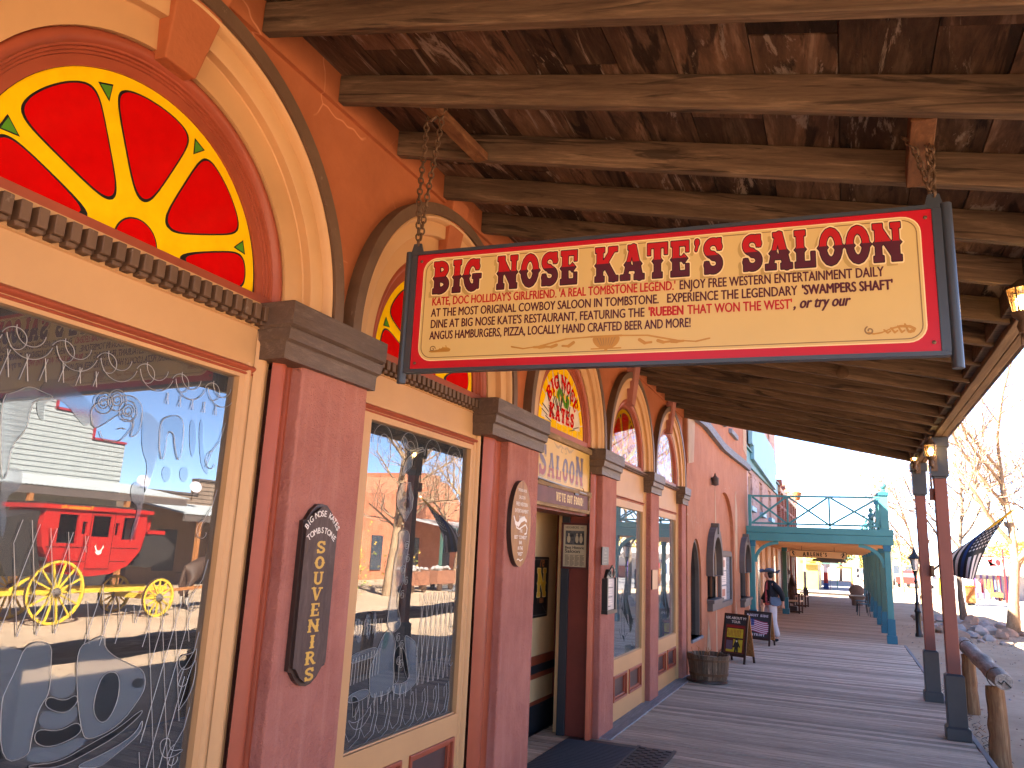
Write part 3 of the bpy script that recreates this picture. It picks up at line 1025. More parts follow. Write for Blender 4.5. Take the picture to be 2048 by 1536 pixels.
# window of the first bay: lady in a flowered hat with a wide scrolled dress
y0, y1, z0, z1, gx = WIN[0][:5]
g = wallframe(gx+.0015, y0, z0)
W_, H_ = y1-y0, z1-z0
ART = {
 'A': [(0.421, 0.485), (0.433, 0.526), (0.449, 0.569), (0.467, 0.641), (0.548, 0.637), (0.557, 0.569), (0.568, 0.488), (0.542, 0.453), (0.536, 0.406), (0.533, 0.365), (0.534, 0.32), (0.452, 0.319)],
 'W1': [(0.561, 0.549), (0.6, 0.524), (0.647, 0.542), (0.658, 0.482), (0.619, 0.461), (0.561, 0.489)],
 'W1d': [(0.562, 0.483), (0.62, 0.457), (0.66, 0.473), (0.669, 0.445), (0.627, 0.419), (0.557, 0.451)],
 'W2': [(0.554, 0.446), (0.627, 0.416), (0.67, 0.441), (0.68, 0.399), (0.619, 0.374), (0.544, 0.401)],
 'W2d': [(0.543, 0.395), (0.62, 0.371), (0.681, 0.393), (0.703, 0.351), (0.601, 0.329), (0.542, 0.355)],
 'W3': [(0.539, 0.349), (0.602, 0.325), (0.703, 0.345), (0.729, 0.32), (0.636, 0.286), (0.523, 0.304)],
 'C': [(0.635, 0.612), (0.685, 0.628), (0.725, 0.643), (0.733, 0.606), (0.772, 0.573), (0.851, 0.536), (0.902, 0.515), (0.921, 0.467), (0.908, 0.428), (0.835, 0.349), (0.724, 0.324), (0.697, 0.357), (0.661, 0.468)],
 'Cd': [(0.746, 0.526), (0.727, 0.465), (0.727, 0.41), (0.761, 0.369), (0.794, 0.377), (0.819, 0.438), (0.806, 0.519)],
 'Cd2': [(0.862, 0.479), (0.887, 0.494), (0.919, 0.475), (0.904, 0.455), (0.869, 0.463)],
 'D': [(0.538, 0.297), (0.636, 0.282), (0.734, 0.314), (0.832, 0.341), (0.92, 0.389), (0.921, 0.37), (0.835, 0.32), (0.746, 0.293), (0.639, 0.266), (0.54, 0.288)],
 'E': [(0.68, 0.257), (0.8, 0.275), (0.906, 0.311), (0.928, 0.358), (0.93, 0.317), (0.895, 0.291), (0.829, 0.258), (0.782, 0.234)],
 'sleeve': [(0.262, 1.334), (0.303, 1.352), (0.339, 1.379), (0.383, 1.369), (0.429, 1.36), (0.362, 1.339), (0.356, 1.317), (0.354, 1.246), (0.317, 1.196), (0.324, 1.109), (0.306, 1.097)],
 'sleeve2': [(0.306, 1.097), (0.328, 1.138), (0.374, 1.134), (0.37, 1.074), (0.329, 1.051), (0.35, 0.966), (0.34, 0.919)],
 'hat': [(0.546, 1.355), (0.597, 1.385), (0.682, 1.425), (0.734, 1.405), (0.748, 1.367), (0.745, 1.301), (0.709, 1.273), (0.724, 1.345), (0.666, 1.361), (0.6, 1.301), (0.568, 1.285)],
 'L1': [(0.75, 1.352), (0.774, 1.356), (0.793, 1.273), (0.786, 1.231), (0.764, 1.252)],
 'L2': [(0.825, 1.356), (0.862, 1.381), (0.907, 1.389), (0.932, 1.362), (0.94, 1.269), (0.929, 1.219), (0.905, 1.271), (0.891, 1.324), (0.861, 1.325), (0.865, 1.259), (0.858, 1.211), (0.834, 1.267)],
 'L3': [(0.956, 1.382), (0.988, 1.387), (1.009, 1.291), (0.997, 1.239), (0.975, 1.274)],
 'L4': [(1, 1.389), (1.028, 1.396), (1.037, 1.295), (1.086, 1.212), (1.078, 1.185), (1.032, 1.231)],
 'L5': [(0.864, 1.199), (0.901, 1.203), (0.911, 1.168), (0.893, 1.142), (0.868, 1.158)],
 'L6': [(0.943, 1.205), (0.982, 1.21), (0.992, 1.176), (0.973, 1.15), (0.946, 1.166)],
 'face': [(0.588, 1.299), (0.607, 1.258), (0.633, 1.256), (0.672, 1.259), (0.694, 1.282), (0.72, 1.327), (0.683, 1.343)],
 'eye': [(0.658, 1.299), (0.673, 1.306), (0.69, 1.304)],
 'scroll': [(1.01, 0.269), (1.06, 0.274), (1.063, 0.224), (1.138, 0.22), (1.088, 0.203), (1.036, 0.207)],
 'leaf': [(1.054, 0.544), (1.114, 0.546), (1.133, 0.569), (1.127, 0.504), (1.08, 0.49), (1.055, 0.512)],
 'leaf2': [(1.088, 0.382), (1.113, 0.49), (1.138, 0.535), (1.137, 0.414), (1.073, 0.345)],
}
mir = lambda P: [(1.12-u, v) for u, v in P]
mb = MB()
for k, mt, w in (('A', 'frost', 0), ('W1', 'frost', 0), ('W1d', 'frostd', 0), ('W2', 'frost', 0), ('W2d', 'frostd', 0), ('W3', 'frost', 0), ('C', 'frost', .0004), ('Cd', 'frostd', .0009), ('Cd2', 'frostd', .0009), ('D', 'frostd', .0004), ('E', 'frost', 0), ('sleeve', 'frost', 0), ('sleeve2', 'frost', 0), ('hat', 'frostb', 0), ('L1', 'frostb', 0), ('L2', 'frostb', 0), ('L3', 'frostb', 0), ('L4', 'frostb', 0), ('L5', 'frostb', 0), ('L6', 'frostb', 0), ('leaf', 'frostd', 0), ('leaf2', 'frostd', 0)):
    if k == 'L1':
        mb.build('etched_figure', bpy.data.objects['window']); mb = MB()
    if k == 'leaf':
        mb.build('etched_lettering', bpy.data.objects['window']); mb = MB()
    P_ = smo(ART[k], 2)
    mb.flat(fill([P_]), g, w, mt)
    if k in ('C', 'Cd', 'D', 'E', 'sleeve', 'sleeve2', 'hat'):
        mb.flat(fill([mir(P_)]), g, w+.0002, mt)
for cx, cy2 in ((.593, 1.375), (.641, 1.393), (.689, 1.365)):
    mb.flat(fill([ellipse(cx, cy2, .026, .03, 18)]), g, .0009, 'frostb')
e = mb.build('etched_leaves', bpy.data.objects['window'])
mb = MB()
L = [smo(ART[k], 2)+smo(ART[k], 2)[:1] for k in ('A', 'W1d', 'W2d', 'C', 'Cd', 'D', 'E', 'sleeve', 'hat', 'L2', 'leaf', 'leaf2', 'scroll')]
L += [smo(ART['face'], 2)[:-4], ART['eye']]
for cx, cy2 in ((.593, 1.375), (.641, 1.393), (.689, 1.365)):
    L.append(spiral(cx, cy2, .026, 2, 0)); L.append(spiral(cx, cy2, .036, 1, 1, 1, .05))
for k in range(7):
    u = .12+k*.155; L.append(spiral(u, 1.5, .045, .8, 2.8, -1, .5)); L.append(spiral(u+.05, 1.53, .08, .42, 3.3, 1, .15)); L.append(spiral(u+.05, 1.54, .055, .5, 3.0, 1, .3))
for k in range(5):
    v = .2+k*.26; L.append(spiral(W_-.06, v, .045, .7, 1.8, 1)); L.append([(W_-.02, v+.16), (W_-.035, v+.09), (W_-.07, v+.04), (W_-.09, v-.02)])
ok = [[(.93, .16), (1.09, .16), (1.09, .74), (.8, .74), (.93, .5)], [(.12, 1.37), (.34, 1.39), (.56, 1.42), (.6, 1.47), (.12, 1.48)], [(.8, 1.41), (1.08, 1.42), (1.08, 1.47), (.8, 1.47)], [(.36, .66), (.6, .66), (.62, .95), (.38, 1.0)], [(.0, .1), (.3, .1), (.3, .9), (0, .9)], [(.62, .62), (.78, .6), (.8, .74), (.66, .82)]]
dx, sl_ = .058, .22
for s0 in (1, -1):
    for k in range(-8, 30):
        seg = []
        for q in range(0, 161):
            v = q*.01; u = k*dx+s0*v*sl_
            if any(inside_poly((u, v), b_) for b_ in ok):
                seg.append((u, v))
            else:
                if len(seg) > 4:
                    L.append([seg[0], seg[-1]])
                seg = []
cames(mb, g, L)
mb.build('leaded_lines', bpy.data.objects['window'])
# window of the second bay: dancer with a playing card
y0, y1, z0, z1, gx = WIN[1][:5]
g = wallframe(gx+.0015, y0, z0)
mb = MB()
ART2 = {
 'feather': [(0.374, 1.333), (0.373, 1.379), (0.408, 1.44), (0.492, 1.492), (0.583, 1.519), (0.597, 1.506), (0.517, 1.483), (0.465, 1.441), (0.47, 1.401), (0.419, 1.367)],
 'plume': [(0.347, 1.559), (0.394, 1.543), (0.41, 1.51), (0.469, 1.495), (0.536, 1.515), (0.582, 1.528), (0.561, 1.507), (0.459, 1.482), (0.39, 1.49), (0.352, 1.525)],
 'card': [(0.368, 1.299), (0.463, 1.312), (0.506, 1.231), (0.503, 1.173), (0.436, 1.096), (0.344, 1.174), (0.339, 1.24)],
 'A_': [(0.416, 1.235)],
 'sp': [(0.445, 1.186)],
 'bodice': [(0.377, 1.05), (0.492, 1.054), (0.497, 0.966), (0.474, 0.87), (0.472, 0.784), (0.442, 0.749), (0.406, 0.68), (0.458, 0.593), (0.471, 0.55), (0.401, 0.513), (0.327, 0.56), (0.34, 0.655), (0.351, 0.717), (0.357, 0.814), (0.364, 0.906), (0.396, 0.971)],
 'bodd': [(0.438, 0.777), (0.482, 0.769), (0.474, 0.677), (0.465, 0.592), (0.423, 0.595), (0.426, 0.665), (0.399, 0.694)],
 'skirtL': [(0.369, 0.543), (0.307, 0.521), (0.265, 0.458), (0.224, 0.396), (0.204, 0.366), (0.215, 0.23), (0.289, 0.216), (0.43, 0.221), (0.442, 0.277), (0.417, 0.402), (0.435, 0.462), (0.402, 0.506)],
 'skirtR': [(0.513, 0.504), (0.589, 0.477), (0.653, 0.443), (0.686, 0.317), (0.703, 0.25), (0.613, 0.206), (0.516, 0.195), (0.43, 0.221), (0.43, 0.265), (0.508, 0.248), (0.605, 0.263), (0.574, 0.33), (0.54, 0.418)],
 'skd1': [(0.415, 0.416), (0.464, 0.453), (0.487, 0.437), (0.481, 0.341), (0.489, 0.264), (0.448, 0.264)],
 'skd2': [(0.494, 0.443), (0.541, 0.41), (0.574, 0.33), (0.604, 0.27), (0.576, 0.263), (0.53, 0.335), (0.501, 0.407)],
 'green': [(0.331, 0.532), (0.364, 0.533), (0.357, 0.449), (0.308, 0.427), (0.311, 0.494)],
 'band1': [(0.023, 0.443), (0.13, 0.458), (0.264, 0.464), (0.252, 0.416), (0.137, 0.412), (0.026, 0.403)],
 'band2': [(0.033, 0.266), (0.206, 0.276), (0.215, 0.228), (0.029, 0.221)],
 'g1': [(0.037, 0.606), (0.077, 0.616), (0.104, 0.589), (0.112, 0.498), (0.066, 0.496)],
 'g2': [(0.123, 0.626), (0.171, 0.63), (0.192, 0.51), (0.147, 0.504)],
 'g3': [(0.195, 0.632), (0.228, 0.637), (0.251, 0.512), (0.219, 0.511)],
 'w0': [(0.058, 0.253), (0.098, 0.25), (0.138, 0.216), (0.117, 0.164), (0.079, 0.152), (0.083, 0.2)],
 'sc1': [(0.039, 0.158), (0.1, 0.123), (0.19, 0.145), (0.231, 0.189), (0.248, 0.154), (0.185, 0.096), (0.105, 0.092)],
}
mb = MB()
for k, mt, w in (('feather', 'frost', 0), ('plume', 'frostb', 0), ('bodice', 'frost', 0), ('bodd', 'frostd', .0005), ('card', 'frost', .0008), ('skirtL', 'frost', .0003), ('skirtR', 'frost', .0004), ('skd1', 'frostd', .0009), ('skd2', 'frostd', .0009), ('green', 'tealgl', .0009), ('band1', 'frost', 0), ('band2', 'frost', 0), ('g1', 'frost', 0), ('g2', 'frost', 0), ('g3', 'frost', 0), ('w0', 'frostd', 0)):
    if k == 'band1':
        mb.build('etched_figure', bpy.data.objects['window.001']); mb = MB()
    mb.flat(fill([smo(ART2[k], 2) if k != 'card' else ART2[k]]), g, w, mt)
(au, av), = ART2['A_']; (su, sv), = ART2['sp']
md, w = slab('A', .075, .03); mb.flat(shift(md, au-.02, av), g, .0016, 'frostd')
mb.flat(shift(sdf_mesh([('o', -.015, 0, .014, .014), ('o', .015, 0, .014, .014), ('d', 0, .015, .028), ('l', 0, 0, 0, -.028, .01)], (-.06, .06, -.05, .06), .004), su, sv), g, .0016, 'frostd')
mb.build('etched_railing', bpy.data.objects['window.001'])
mb = MB()
L = [ART2['card']+ART2['card'][:1]]+[smo(ART2[k], 2)+smo(ART2[k], 2)[:1] for k in ('feather', 'plume', 'bodice', 'skirtL', 'skirtR', 'skd1', 'skd2', 'band1', 'band2', 'w0', 'sc1')]
for k in range(8):
    u = .1+k*.13; v = .1-.004*k
    L.append([(u-.07, v), (u-.03, v-.05), (u+.02, v-.03), (u+.045, v+.05), (u+.03, v+.11), (u+.005, v+.09), (u+.01, v+.04)]); L.append([(u-.02, v-.08), (u+.05, v-.05), (u+.075, v+.04), (u+.06, v+.12)])
for k in range(4):
    L.append(spiral(.15+k*.27, 1.49, .07, .5, .1)); L.append(spiral(.15+k*.27, 1.49, .1, .5, .1, 1, .1))
(bu, bv) = ART2['bodice'][3]
for du, dv in ((0, .1), (.02, .03), (-.02, -.03), (.02, -.09), (-.01, -.16), (-.02, -.38), (.02, -.42), (.0, -.5), (.03, -.52)):
    L.append(spiral(bu+du, bv+dv, .024, 1.6, 1))
for k in range(11):
    u = .02+k*.026; L.append([(u, .3+u*.1), (u+.004, .42+u*.12)]); L.append([(u, .53), (u, .6)])
for k in range(6):
    L.append(spiral(W_-.06, .3+k*.19, .045, .6, 2, 1))
cames(mb, g, L); mb.build('leaded_lines', bpy.data.objects['window.001']); mb = MB(); L = []
ok = [[(.66, .22), (1.06, .22), (1.06, .72), (.66, .72)], [(.2, .18), (.66, .18), (.6, .26), (.2, .24)]]
W_ = y1-y0
for s0 in (1, -1):
    for k in range(-8, 30):
        seg = []
        for q in range(0, 161):
            v = q*.01; u = k*.06+s0*v*.16
            if any(inside_poly((u, v), b_) for b_ in ok):
                seg.append((u, v))
            else:
                if len(seg) > 4:
                    L.append([seg[0], seg[-1]])
                seg = []
cames(mb, g, L)
mb.build('leaded_lattice', bpy.data.objects['window.001'])
# fourth and fifth bay: etched shovel and pick
for nm, k in (('window.002', 3), ('window.003', 4)):
    y0, y1, z0, z1, gx = WIN[k][:5]
    g = wallframe(gx+.0015, y0, z0)
    md = sdf_mesh([('l', .62, .62, .78, .34, .025), ('o', .8, .28, .07, .085), ('l', .45, .66, .55, .2, .03), ('p', [(.36, .26), (.44, .18), (.56, .15), (.66, .19)], [.01, .05, .05, .02]), ('r', .9, .25, 1.0, .33), ('l', .5, .6, .42, .5, .06)], (.2, 1.15, .05, .75), .012)
    mb = MB(); mb.flat(md, g, 0, 'frost'); mb.build('etched_tools', bpy.data.objects[nm])

# ---- door bay
door = MB()
# lintel panel behind the signs
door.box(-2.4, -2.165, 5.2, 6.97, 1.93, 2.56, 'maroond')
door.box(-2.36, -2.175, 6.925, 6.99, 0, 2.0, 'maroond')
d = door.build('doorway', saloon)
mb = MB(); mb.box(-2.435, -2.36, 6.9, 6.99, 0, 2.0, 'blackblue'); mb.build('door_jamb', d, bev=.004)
mb = MB()
mb.box(-2.8, -2.7, 5.0, 9.0, 0, 2.6, 'tanin')
mb.box(-2.7, -2.45, 8.4, 8.5, 0, 2.6, 'tanin'); mb.box(-2.7, -2.45, 5.0, 5.1, 0, 2.6, 'tanin'); mb.box(-2.7, -2.4, 5.0, 8.5, 2.5, 2.6, 'tanin')
mb.box(-2.5, -2.44, 7.0, 8.5, 0, 2.6, 'tanin')
v = mb.build('vestibule_wall', d)
mb = MB(); mb.box(-2.7, -2.685, 5.1, 8.4, .56, .64, 'maroon'); mb.box(-2.7, -2.68, 5.1, 8.4, .44, .485, 'maroon'); mb.box(-2.7, -2.69, 5.1, 8.4, .206, .24, 'maroon'); mb.box(-2.7, -2.69, 6.76, 6.8, .64, 2.2, 'maroon'); mb.box(-2.7, -2.69, 7.5, 7.56, .24, 2.2, 'maroon')
mb.build('chair_rail', d, bev=.004)
mb = MB(); mb.box(-2.7, -2.685, 5.1, 8.4, .487, .558, 'blackblue'); mb.box(-2.7, -2.688, 5.1, 8.4, -.04, .204, 'blackblue'); mb.build('dark_dado', d)
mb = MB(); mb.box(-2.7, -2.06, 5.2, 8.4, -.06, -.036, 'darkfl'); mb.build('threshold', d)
# ================================================================== PORCH ROOF
porch = thing('porch_roof', 'long sloping porch roof of dark weathered boards on brown rafters', 'porch roof', (-.5, 5, 3.2))
XW, ZW, XE, ZE = WX+.022, 3.625, .905, 2.955          # underside of the rafters at wall and beam
sl = (ZE-ZW)/(XE-XW)
zr = lambda x: ZW+sl*(x-XW)
RH, RT = .14, .046
ys = [2.075+.523*(k-6) for k in range(0, 11)] + [4.77+.5085*k for k in range(0, 13)]
ys = sorted(y for y in ys if y > -2)
ys[-1] = 11.21
rrnd = random.Random(5)
for k, y in enumerate(ys):
    mb = MB(); j = rrnd.uniform(-.012, .012); dz = rrnd.uniform(-.006, .006)
    x0, x1 = XW, .9
    n = 10
    rows = []
    for q in range(n+1):
        x = x0+(x1-x0)*q/n
        yo = y+j*math.sin(3*q/n)+rrnd.uniform(-.0015, .0015); zo = zr(x)+dz+rrnd.uniform(-.0015, .0015)
        rows.append([(x, yo, zo), (x, yo+RT, zo), (x, yo+RT, zo+RH), (x, yo, zo+RH)])
    mb.strip(rows, 'rafter', closed=True)
    mb.add(rows[0], [(0, 1, 2, 3)], 'rafter'); mb.add(rows[-1], [(0, 1, 2, 3)], 'rafter')
    mb.build('rafter', porch, bev=.004, seg=1)
mb = MB(); x = XW-.02; brnd = random.Random(11)
while x < 1.12:
    w = brnd.choice((.18, .22, .25, .28, .3))*1.0; x1 = min(x+w-.004, 1.14)
    yy = -2.6
    while yy < 11.3:
        L = brnd.uniform(1.4, 3.4); y1 = min(yy+L, 11.31)
        o = RH+.006+brnd.uniform(0, .006)
        a, b = zr(x)+o, zr(x1)+o
        v = [(x, yy, a), (x1, yy, b), (x1, y1-.004, b), (x, y1-.004, a)]
        v += [(p, q, r+.028) for p, q, r in v]
        mb.add(v, [(0, 3, 2, 1), (4, 5, 6, 7), (0, 1, 5, 4), (1, 2, 6, 5), (2, 3, 7, 6), (3, 0, 4, 7)], 'rboard')
        yy = y1
    x += w
mb.build('roof_boards', porch)
mb = MB(); mb.add([(XW-.05, -2.7, zr(XW)+.2), (1.16, -2.7, zr(1.16)+.2), (1.16, 11.33, zr(1.16)+.2), (XW-.05, 11.33, zr(XW)+.2)], [(0, 1, 2, 3)], 'iron')
mb.add([(XW-.05, -2.7, zr(XW)+.205), (1.16, -2.7, zr(1.16)+.205), (1.16, 11.33, zr(1.16)+.205), (XW-.05, 11.33, zr(XW)+.205)], [(0, 1, 2, 3)], 'iron')
mb.build('roof_sheet', porch)
mb = MB()
mb.box(.908, .972, -2.5, 11.3, 2.944, 3.09, 'beam'); mb.box(.977, 1.035, -2.5, 11.3, 2.947, 3.085, 'beam')
mb.box(1.036, 1.05, -2.5, 11.32, 2.99, 3.1, 'beam')
mb.build('eave_beam', porch, bev=.006)
rb = random.Random(4)
for k in range(len(ys)-1):
    mb = MB(); mb.box(.855, .906, ys[k]+RT+.004, ys[k+1]-.004, 2.98, 3.1, 'rafter'); mb.build('blocking', porch)
# braces that carry the sign chains
mb = MB(); mb.beam((-1.635, 2.64, zr(-1.63)+.03), (-1.585, 3.12, zr(-1.58)+.01), .07, .04, 'block'); mb.build('hanger_block', porch, bev=.004)
mb = MB(); mb.beam((.31, 2.66, zr(.31)+.05), (.325, 3.13, zr(.32)+.03), .08, .09, 'block'); mb.build('hanger_block', porch, bev=.004)

# ---- posts
def post(x, y, label):
    p = thing('porch_post', label, 'post', (x, y, 0), 'posts carrying the porch roof')
    h = .0585; b = MB()
    b.box(x-h, x+h, y-h, y+h, .56, 2.56, 'post'); b.build('shaft', p, bev=.006)
    b = MB()
    b.box(x-.084, x+.084, y-.084, y+.084, .0, .585, 'postg'); b.box(x-.084, x+.084, y-.084, y+.084, .585, .606, 'postg', top=(.022, .022))
    b.box(x-.105, x+.105, y-.105, y+.105, 0, .105, 'postg'); b.box(x-.105, x+.105, y-.105, y+.105, .105, .125, 'postg', top=(.02, .02))
    b.build('base', p, bev=.004)
    b = MB(); b.box(x-.08, x+.08, y-.08, y+.08, 2.535, 2.85, 'postg'); b.box(x-.063, x+.063, y-.063, y+.063, 2.515, 2.535, 'postg')
    b.box(x-.098, x+.098, y-.098, y+.098, 2.84, 2.942, 'postg')
    b.build('capital', p, bev=.004)
    return p
P1 = post(.945, 9.02, 'rust red porch post with dark base, nearest of the pair beside the hitching rail')
P2 = post(.945, 11.3, 'rust red porch post with dark base standing behind the post that bears the flag')
P3 = post(.945, 2.2, 'rust red porch post nearest the camera, outside the view to the right')

# ---- carriage lamps on the posts
def wall_lamp(loc, arm, label, glow):
    x, y, z = loc
    t = thing('carriage_lamp', label, 'lamp', loc, 'lamps on the porch posts')
    b = MB(); b.lathe([(.022, -.16), (.03, -.13), (.02, -.1), (.045, -.075), (.05, -.06)], loc, 'iron', 12); b.lathe([(.062, .055), (.05, .075), (.03, .1), (.03, .11), (.012, .125), (.02, .145), (0, .16)], loc, 'iron', 12)
    for k in range(6):
        a = TAU*k/6; b.tube([(x+.042*math.cos(a), y+.042*math.sin(a), z-.06), (x+.06*math.cos(a), y+.06*math.sin(a), z+.056)], .004, 'iron', 5)
    b.tube([(x, y, z-.13), (x+arm[0]*.5, y+arm[1]*.5, z-.17), (x+arm[0], y+arm[1], z-.12)], .012, 'iron', 8)
    b.box(x+arm[0]-.03, x+arm[0]+.03, y+arm[1]-.01, y+arm[1]+.01, z-.2, z-.04, 'iron')
    b.build('lantern_frame', t, smooth=40)
    b = MB(); b.lathe([(.042, -.06), (.06, .055)], loc, 'lampglass', 12); b.build('lantern_glass', t, smooth=40)
    b = MB(); b.ball((x, y, z-.005), .026, glow, 10, 6, (1, 1, 1.3)); b.build('bulb', t, smooth=60)
    return t
M['bulb'] = flatm('lit_bulb', (1, .8, .4), emit=(1, .74, .34), es=9)
M['lampglass'] = glassm('amber_lamp_glass', 1.5, tint=(1, .88, .62), film=.2, filmcol=(.95, .8, .45))
wall_lamp((.845, 4.2, 2.905), (.03, .08), 'small lit carriage lamp hanging at the right edge behind the sign', 'bulb')
wall_lamp((.885, 11.02, 3.0), (.05, .18), 'small lit carriage lamp at the top of the far porch post', 'bulb')
wall_lamp((.865, 8.86, 2.79), (.03, .07), 'small lit carriage lamp on the street post next to its capital', 'bulb')
mb = MB()
mb.tube([(.872, 9.1, 3.05), (.86, 9.1, 2.9), (.868, 9.09, 2.75), (.87, 9.08, 2.5), (.872, 9.08, 2.42)], .009, 'iron', 6); mb.box(.85, .885, 9.03, 9.11, 2.3, 2.42, 'post'); mb.box(.82, .87, 9.05, 9.14, 2.76, 2.9, 'postg')
tag(mb.build('conduit'), 'dark conduit with small junction box running down the flag post', 'conduit')
mb = MB()
mb.lathe([(.05, 0), (.052, .01), (.02, .014), (0, .014)], (.05, 6.75, zr(.05)+.02), 'iron', 12, axis=(0, -1, .1))
tag(mb.build('ceiling_socket', smooth=40), 'round rusty electrical cover on a rafter above the walkway', 'electrical cover')

# ================================================================== HANGING SIGN
YL, YR_, XL, XR = 2.7, 2.812, -1.655, .328
u_ = Vector((XR-XL, YR_-YL, -.012)); SW = u_.length; u_.normalize()
ZB, SH = 2.338, .51
nrm = Vector((u_.y, -u_.x, 0)).normalized()
sf = frame((XL, YL, ZB), u_, (0, 0, 1), nrm)
sign = thing('hanging_saloon_sign', 'long cream saloon sign with red border hanging from chains under the porch', 'sign', (XL, YL, ZB))
M['scream'] = paint('sign_cream', (.56, .36, .125), .04, 1.2, .32, .02, 20, wear=(.45, .26, .1), wear_at=.78, wear_scale=26)
M['sred'] = paint('sign_border_red', (.42, .008, .014), .06, 2, .3, .02, 20, wear=(.5, .2, .15), wear_at=.76, wear_scale=22)
M['lred'] = flatm('lettering_red', (.40, .008, .008), .35)
M['lmar'] = flatm('lettering_maroon', (.075, .009, .013), .35)
M['lblk'] = flatm('lettering_outline', (.03, .006, .006), .4)
M['lcream'] = flatm('lettering_halo', (.74, .52, .25), .35)
M['ltan'] = flatm('lettering_shadow', (.40, .245, .07), .35)
M['lgold'] = flatm('scroll_gold', (.42, .19, .03), .35)
M['lgoldd'] = flatm('scroll_dark_gold', (.22, .12, .04), .35)
b = MB()
b.prism([(0, 0), (SW, 0), (SW, SH), (0, SH)], sf, -.02, 0, 'sred', side='steel')
b.prism(rrect(.032, .032, SW-.036, SH-.02, .06), sf, 0, .0008, 'lcream', back=False)
b.prism(rrect(.036, .036, SW-.04, SH-.024, .057), sf, 0, .0014, 'scream', back=False)
b.prism([rrect(.044, .044, SW-.048, SH-.032, .05), rrect(.0475, .0475, SW-.0515, SH-.0355, .047)], sf, 0, .002, 'lgoldd', back=False)
def title(txt, x, y, h, sx):
    for iso, mat, w, du, dv in ((.02, 'ltan', .0022, -.016, -.014), (.07, 'lcream', .003, 0, 0), (.032, 'lblk', .0038, 0, 0)):
        md, ww = slab(txt, h, iso, sx, .09, .55); b.flat(shift(md, x+du, y+dv), sf, w, mat)
    md, ww = slab(txt, h, .004, sx, .09, .55)
    lo, hi = clip2d(md, h*.52)
    b.flat(shift(lo, x, y), sf, .0046, 'lmar'); b.flat(shift(hi, x, y), sf, .0046, 'lred')
    return ww
hh = .142
t0 = "BIG NOSE KATE'S SALOON"
_, w1 = slab(t0, hh, 0, 1, .09, .55)
title(t0, .082, .328, hh, (SW-.082-.085)/w1)
def line(parts, y, h, x0=.083, x1=None, sx=.86):
    x = x0; items = []
    for txt, mat, kw in parts:
        md, w = text(txt.replace(' ', '\u00a0') if False else txt, h*kw.get('k', 1), kw.get('b', 0.), sx*kw.get('s', 1), kw.get('sh', 0.))
        items.append((md, x, mat, kw.get('hv'))); x += w + kw.get('g', .02)
    end = x - parts[-1][2].get('g', .02)
    k = ((x1-x0)/(end-x0)) if x1 else 1
    for md, px, mat, heavy in items:
        b.bold(([(x0+(px-x0+u)*k, v+y) for u, v in md[0]], md[1]), sf, .0024, mat, BE.get(mat, .0011)*(1.7 if heavy else 1))
th = .0375
BE = {}
line([("KATE, DOC HOLLIDAY'S GIRLFRIEND. 'A REAL TOMBSTONE LEGEND.'", 'lred', {}), ("ENJOY FREE WESTERN ENTERTAINMENT DAILY", 'lmar', {'g': 0})], .275, th, .083, SW-.16)
line([("AT THE MOST ORIGINAL COWBOY SALOON IN TOMBSTONE.", 'lmar', {'g': .04}), ("EXPERIENCE THE LEGENDARY", 'lmar', {}), ("'SWAMPERS SHAFT'", 'lmar', {'hv': 1, 'g': 0})], .225, th, .083, SW-.135)
line([("DINE AT BIG NOSE KATE'S RESTAURANT, FEATURING THE", 'lmar', {}), ("'RUEBEN", 'lred', {'hv': 1}), ("THAT WON THE WEST'", 'lred', {'g': .005}), (", or try our", 'lmar', {'sh': .35, 'hv': 1, 'k': 1.15, 'g': 0})], .175, th, .083, SW-.27)
line([("ANGUS HAMBURGERS, PIZZA, LOCALLY HAND CRAFTED BEER AND MORE!", 'lmar', {'g': 0})], .125, th, .083, 1.165)
# scrollwork
def scroll(cx, cy2, s, sg):
    A = [(0, 0), (.05, -.015), (.12, -.005), (.2, .03), (.28, .05), (.36, .045), (.4, .02), (.39, -.005), (.36, -.015), (.34, .0)]
    P = [(cx+sg*u*s, cy2+v*s) for u, v in A]
    b.flat(sdf_mesh([('p', P, [.004*s*4, .02*s, .012*s, .014*s, .022*s, .03*s, .026*s, .02*s, .014*s, .012*s])], (min(p[0] for p in P)-.02, max(p[0] for p in P)+.02, cy2-.03, cy2+.06), .0035), sf, .0026, 'lgold')
    for k in range(4):
        x = cx+sg*(.14+k*.06)*s; b.flat(sdf_mesh([('p', [(x, cy2+.02*s+.006*k), (x+sg*.03*s, cy2-.012*s), (x+sg*.055*s, cy2+.008*s)], [.01*s, .026*s, .006*s])], (x-.05, x+.06, cy2-.03, cy2+.05), .0035), sf, .0032, 'lgold')
scroll(.085, .073, .24, 1)
P = spiral(.1, .083, .014, 1.2, 0); b.flat(sdf_mesh([('p', P, .004)], (.08, .125, .06, .11), .003), sf, .0026, 'lgoldd')
scroll(SW-.22, .073, .36, 1); 
P = spiral(SW-.215, .08, .016, 1.2, 2); b.flat(sdf_mesh([('p', P, .005)], (SW-.24, SW-.19, .055, .105), .003), sf, .0026, 'lgoldd')
mx = SW*.425
b.flat(sdf_mesh([('a', mx, .098, .048, .04, 180, 360, .012), ('o', mx, .092, .044, .035)], (mx-.07, mx+.07, .04, .11), .004, inter=lambda X, Y: Y-.1), sf, .0026, 'lgold')
b.flat(rect(mx-.062, .1, mx+.062, .108), sf, .003, 'lgold'); b.flat(rect(mx-.006, .043, mx+.006, .06), sf, .003, 'lgold'); b.flat(rect(mx-.06, .052, mx+.06, .0575), sf, .0034, 'lgold')
